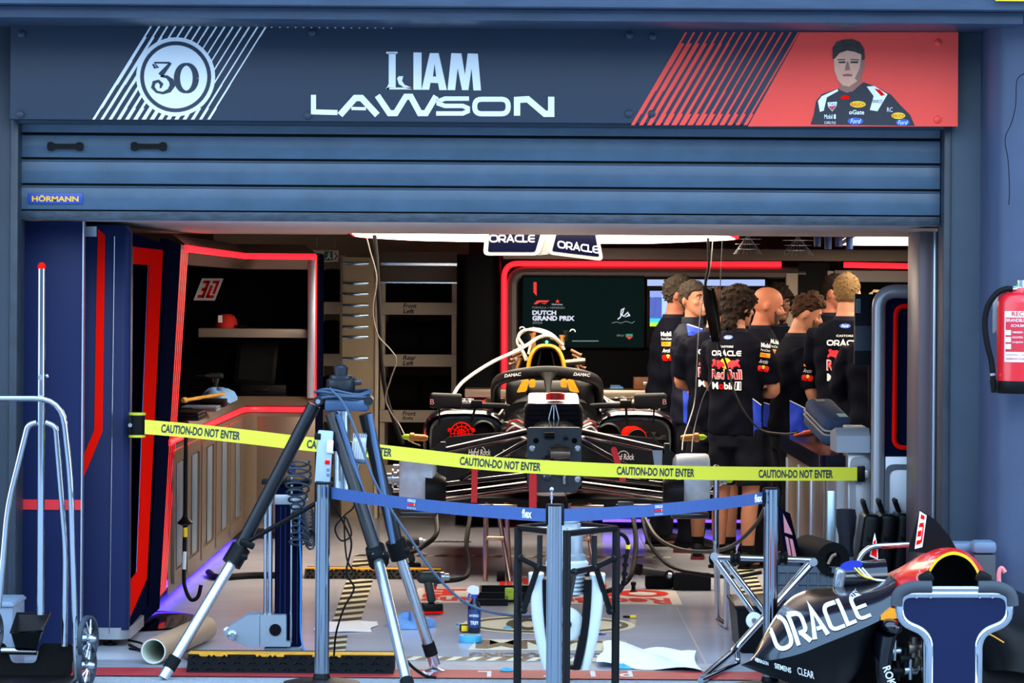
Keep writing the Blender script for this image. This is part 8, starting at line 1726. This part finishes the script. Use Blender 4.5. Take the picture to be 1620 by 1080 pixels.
g = GR(947, 1004); b = B(); b.prism([(-.035, -.02), (.03, -.01), (.04, .02), (-.02, .03)], g + Vector((0, 0, .002)), X3, Y3, (0, 0, .004)); b.obox(g + Vector((0, 0, .008)), (.03, .02, .006), (0, 0, .3), .002); one(b, 'blue_scrap', mat('scrap_navy', (30, 40, 130), .5), 'dark blue plastic scrap on the floor right of the white tracker', 'scrap')
for k, (x, y, s_) in enumerate(((726, 988, .03), (802, 994, .04), (801, 1062, .055), (984, 1058, .075))):
    g = GR(x, y); b = B(); rings = []
    for j in range(4): r = s_ * [.5, .55, .4, .1][j]; rings.append([g + Vector((r * (1 + .3 * math.sin(3 * a + k)) * math.cos(a), r * math.sin(a), .002 + s_ * .25 * j / 3 * (1 + .4 * math.sin(2 * a)))) for a in [2 * PI * i / 12 for i in range(12)]])
    b.loft(rings); one(b, 'paper_scrap', mat('scrap_cyan', (80, 180, 214), .6), ['tiny cyan paper scrap left of the spray bottle', 'cyan paper scrap on the round floor graphic', 'cyan paper scrap on the red threshold band', 'largest cyan paper scrap beside the white paper sheet'][k], 'paper scrap', 'cyan paper scraps')
def sheetmesh(pts, amp, seed):
    n = 14; A, Bq, C, D = [GR(*p) for p in pts]; rows = []
    for i in range(n):
        row = []
        for j in range(n):
            u_, v_ = i / (n - 1), j / (n - 1); p = A.lerp(Bq, u_).lerp(D.lerp(C, u_), v_)
            p = p + Vector((.01 * math.sin(9 * v_ + seed), .012 * math.sin(8 * u_ + seed), .004 + amp * abs(math.sin(5 * u_ + 3 * v_ + seed) * math.sin(4 * v_ - 2 * u_ + seed)))); row.append(p)
        rows.append(row)
    return rows
PAPER = mat('paper_white', (226, 236, 236), .55)
b = patch(sheetmesh([(940, 1056), (1108, 1064), (1095, 1032), (955, 1024)], .035, 1), Vector((0, 0, -.002))); one(b, 'paper_sheet', PAPER, 'crumpled white paper sheet on the floor right of the black frame', 'paper')
b = patch(sheetmesh([(495, 1000), (585, 1000), (600, 984), (510, 984)], .004, 2), Vector((0, 0, -.002))); one(b, 'paper_sheet', PAPER, 'flat white sheet on the floor behind the left belt post', 'paper')
cable('hanging_hose', 'thick black hose hanging from the ceiling left of the race car', [(592, 365, 22.0), (597, 430, 22), (601, 520, 22), (604, 580, 22), (612, 630, 22), (625, 670, 22), (637, 702, 22)], .013, CABLE, 'hose')
cable('hanging_wire', 'thin white speckled wire hanging beside the thick ceiling hose', [(577, 362, 21.8), (585, 395, 21.8), (596, 440, 21.8), (590, 490, 21.8), (598, 530, 21.8), (617, 552, 21.8), (627, 570, 21.8), (618, 600, 21.8), (610, 630, 21.8), (620, 655, 21.8), (632, 672, 21.8), (645, 695, 21.6), (665, 705, 21.4)], .004, mat('wire_grey', (120, 112, 104), .5), 'wire')
cable('hanging_lead', 'black cable hanging from the ceiling in front of the curly haired man', [(1120, 376, 21.3), (1121, 420, 21.3), (1116, 450, 21.3), (1122, 480, 21.3), (1128, 520, 21.3), (1135, 540, 21.3)], .008, CABLE, 'cable')
cable('hanging_lead', 'braided pale cable hanging from the ceiling to the car', [(1128, 374, 21.3), (1124, 420, 21.3), (1112, 470, 21.3), (1105, 530, 21.3), (1102, 590, 21.3), (1098, 640, 21.3), (1082, 690, 21.0), (1079, 712, 20.8)], .0035, mat('wire_pale', (150, 150, 150), .4), 'cable')
cable('hanging_lead', 'thin dark cable hanging from the ceiling over the back of the polo shirt', [(1143, 376, 21.3), (1140, 440, 21.3), (1137, 520, 21.3), (1130, 590, 21.3), (1112, 630, 21.3), (1098, 680, 21.2), (1094, 715, 21.0)], .003, mat('wire_dark', (60, 60, 64), .4), 'cable')
cable('charger_lead', 'black lead sweeping across the polo shirt to the right workbench', [(1136, 540, 21.3), (1150, 580, 21.3), (1162, 620, 21.2), (1180, 655, 21.1), (1205, 680, 21.0), (1240, 686, 20.8), (1262, 684, 20.6)], .006, CABLE, 'cable')
lb2 = thing('cable_bundle', 'folded bundle of black cable tied up in front of the crew', 'cable', W(1128, 540, 21.25))
for k in range(7):
    b = B(); dx = k * 2.0; b.tube(smooth_path([W(1112 + dx, 452 + k, 21.25), W(1115 + dx, 480, 21.22 + .01 * k), W(1122 + dx, 515, 21.25), W(1128 + dx * .8, 541 - (k % 3) * 3, 21.25), W(1131 + dx * .7, 520, 21.28), W(1122 + dx, 480, 21.3), W(1116 + dx, 455, 21.27)], 4), .006, 6); b.build('strand', CABLE, lb2)
for k, pts in enumerate([[(744, 815, 20.9), (738, 860, 20.6), (742, 900, 20.4), (730, 915, 20.2), (690, 920, 20.2)], [(690, 815, 20.8), (690, 845, 20.5), (668, 865, 20.4), (648, 875, 20.3)], [(1020, 818, 20.9), (1040, 850, 20.6), (1075, 868, 20.4), (1120, 872, 20.3), (1160, 862, 20.3), (1195, 830, 20.2), (1212, 800, 20.2)], [(1015, 815, 20.9), (1028, 860, 20.6), (1060, 895, 20.3), (1110, 908, 20.0), (1160, 912, 19.9), (1205, 905, 19.9)], [(1002, 818, 20.9), (1006, 860, 20.6), (1000, 905, 20.3), (985, 925, 20.2), (960, 935, 20.1)]]):
    b = B(); b.tube(smooth_path([W(*p) for p in pts], 6), .014 if k < 2 or k == 4 else .011, 8)
    one(b, 'floor_hose', mat('hose_dark', (26, 25, 24), .5) if k != 2 else mat('hose_olive', (70, 66, 56), .5), ['black hose looping from the car floor to the left drill', 'short black hose below the left brake drum', 'olive hose running from the car towards the right bench', 'dark hose lying on the floor before the crew', 'black hose curling down behind the black frame'][k], 'hose', 'hoses around the car')
cable('floor_cable', 'black cable lying on the floor behind the paper roll', [(205, 1020, 17.55), (235, 1035, 17.2), (262, 1052, 16.85), (300, 1060, 16.7)], .008, CABLE, 'cable')
cable('floor_cable', 'black cable loop beside the tower foot', [(203, 1012, 17.7), (225, 1018, 17.6), (222, 1028, 17.4), (205, 1026, 17.45)], .006, CABLE, 'cable')
a = [GR(330, 910), GR(345, 918), GR(400, 915), GR(470, 915)]
b = B(); b.tube(smooth_path([p + Vector((0, 0, .02)) for p in a], 6), .02, 8); one(b, 'floor_cable', CABLE, 'thick black cable on the floor behind the lift column', 'cable')
YE = 16.42
fe = thing('fire_extinguisher', 'red fire extinguisher with black hose mounted on the blue column', 'fire extinguisher', W(1612, 625, YE))
cx_ = WX(1614, 540, YE); R_ = cx_ - WX(1577, 540, YE)
zz = lambda y: WZ(1614, y, YE)
b = B(); b.lathe([(R_, zz(603)), (R_, zz(478)), (R_ * .95, zz(469)), (R_ * .75, zz(463)), (R_ * .35, zz(460)), (R_ * .3, zz(455))], (cx_, YE, 0), (0, 0, 1), 40); b.build('cylinder', mat('extinguisher_red', (214, 22, 34), .3, coat=.4), fe)
b = B(); b.lathe([(R_ * .96, zz(622)), (R_ * 1.0, zz(620)), (R_ * 1.02, zz(606)), (R_ * 1.0, zz(602))], (cx_, YE, 0), (0, 0, 1), 40); b.build('base_skirt', BLACK, fe)
b = B(); rows = []
for y in (492, 572): rows.append([Vector((cx_ + (R_ + .0015) * math.sin(a), YE - (R_ + .0015) * math.cos(a), zz(y))) for a in [-.85 + 1.7 * i / 20 for i in range(21)]])
b.grid(rows); lab = b.build('label', mat('label_white', (226, 214, 214), .5), fe)
b = B(); rows = []
for y in (502, 556): rows.append([Vector((cx_ + (R_ + .0025) * math.sin(a), YE - (R_ + .0025) * math.cos(a), zz(y))) for a in [-.8 + 1.6 * i / 20 for i in range(21)]])
b.grid(rows); b.build('label_red_field', mat('label_red', (200, 30, 46), .5), lab)
def wrap(me):
    split_long(me, .02)
    for v in me.vertices:
        x = v.co.x - cx_; v.co.y = YE - math.sqrt(max(1e-6, (R_ + .0035) ** 2 - min(x * x, R_ * R_ * .98)))
for tx, x0_, x1_, y0_, y1_, m_ in (('RECO', 1601, 1628, 493, 500, 'label_red'), ('BRANDBLUSSER', 1593, 1635, 504, 509, 'label_white'), ('SCHUIM ABF', 1600, 1632, 513, 517, 'label_white'), ('OMKEREN', 1602, 1618, 524, 527, 'label_white'), ('RICHTEN', 1602, 1618, 532, 535, 'label_white'), ('KNIJPEN', 1602, 1618, 540, 543, 'label_white'), ('CONTROLE 1 X PER JAAR', 1592, 1632, 560, 563, 'label_red'), ('ONDERHOUD VOLGENS NORM', 1592, 1632, 566, 569, 'label_red')):
    a_, c_ = W(x0_, y1_, YE - R_), W(x1_, y0_, YE - R_); put_text(tx, a_, X3, Z3, c_.x - a_.x, c_.z - a_.z, MATS[m_], lab, bold=.01, lift=0, conform=wrap)
for y in (523, 534, 545):
    a_, c_ = W(1592, y + 7, YE - R_), W(1600, y - 1, YE - R_); put_polys([[(0, 0), (c_.x - a_.x, 0), (c_.x - a_.x, c_.z - a_.z), (0, c_.z - a_.z)]], a_, X3, Z3, MATS['label_white'], lab, 'pictogram', 0, wrap)
b = B(); b.cyl((cx_, YE, zz(456)), (cx_, YE, zz(443)), .02, n=16); b.cyl((cx_ - .035, YE - .01, zz(455)), (cx_ - .02, YE - .01, zz(455)), .010, n=10); b.build('valve', STEEL, fe)
b = B(); b.lathe([(.014, 0), (.014, .006)], (cx_ - .01, YE - .022, zz(458)), (0, -1, 0), 16); b.build('gauge', WHITEP, fe)
b = B(); b.prism([(p.x, p.y) for p in round_poly([lq(1606, 457, YE), lq(1608, 449, YE), lq(1618, 443, YE), lq(1650, 440, YE), lq(1650, 450, YE), lq(1620, 453, YE)], .006, 3)], (0, YE - .015, 0), X3, Z3, (0, .03, 0)); b.build('green_lever', mat('lever_green', (30, 170, 70), .4), fe)
b = B(); b.tube(smooth_path([W(1600, 457, YE - .03), W(1592, 457, YE - .04), W(1577, 464, YE - .04), W(1563, 484, YE - .03), W(1558, 510, YE - .02), W(1561, 540, YE - .02), W(1568, 570, YE - .02), W(1570, 586, YE - .02)], 6), .0135, 10); b.build('hose', CABLE, fe)
b = B(); b.cyl(W(1597, 457, YE - .035), W(1607, 457, YE - .02), .010, n=10); b.build('hose_fitting', STEEL, fe)
b = B(); b.cyl(W(1570, 585, YE - .02), W(1571, 600, YE - .02), .014, .012, 12); b.cyl(W(1571, 600, YE - .02), W(1572, 621, YE - .02), .016, .011, 12); b.build('nozzle', BLACK, fe)
b = B(); b.cyl(W(1570, 590, YE - .02), W(1570.5, 594, YE - .02), .0155, n=12); b.build('nozzle_ring', STEEL, fe)
bp = thing('mounting_plate', 'worn grey wooden plate behind the fire extinguisher', 'plate', W(1580, 527, 16.56)); a_, c_ = W(1571, 527, 16.53), W(1600, 468, 16.53)
b = B(); b.box(a_.x, c_.x + .15, 16.53, 16.556, a_.z, c_.z, .004); b.build('board', mat('plate_wood', (134, 140, 142), .7, noise=.15, scale=12), bp)
b = B(); b.lathe([(.006, 0), (.006, .004)], W(1574, 524, 16.53), (0, -1, 0), 10); b.build('screw', STEEL, bp)
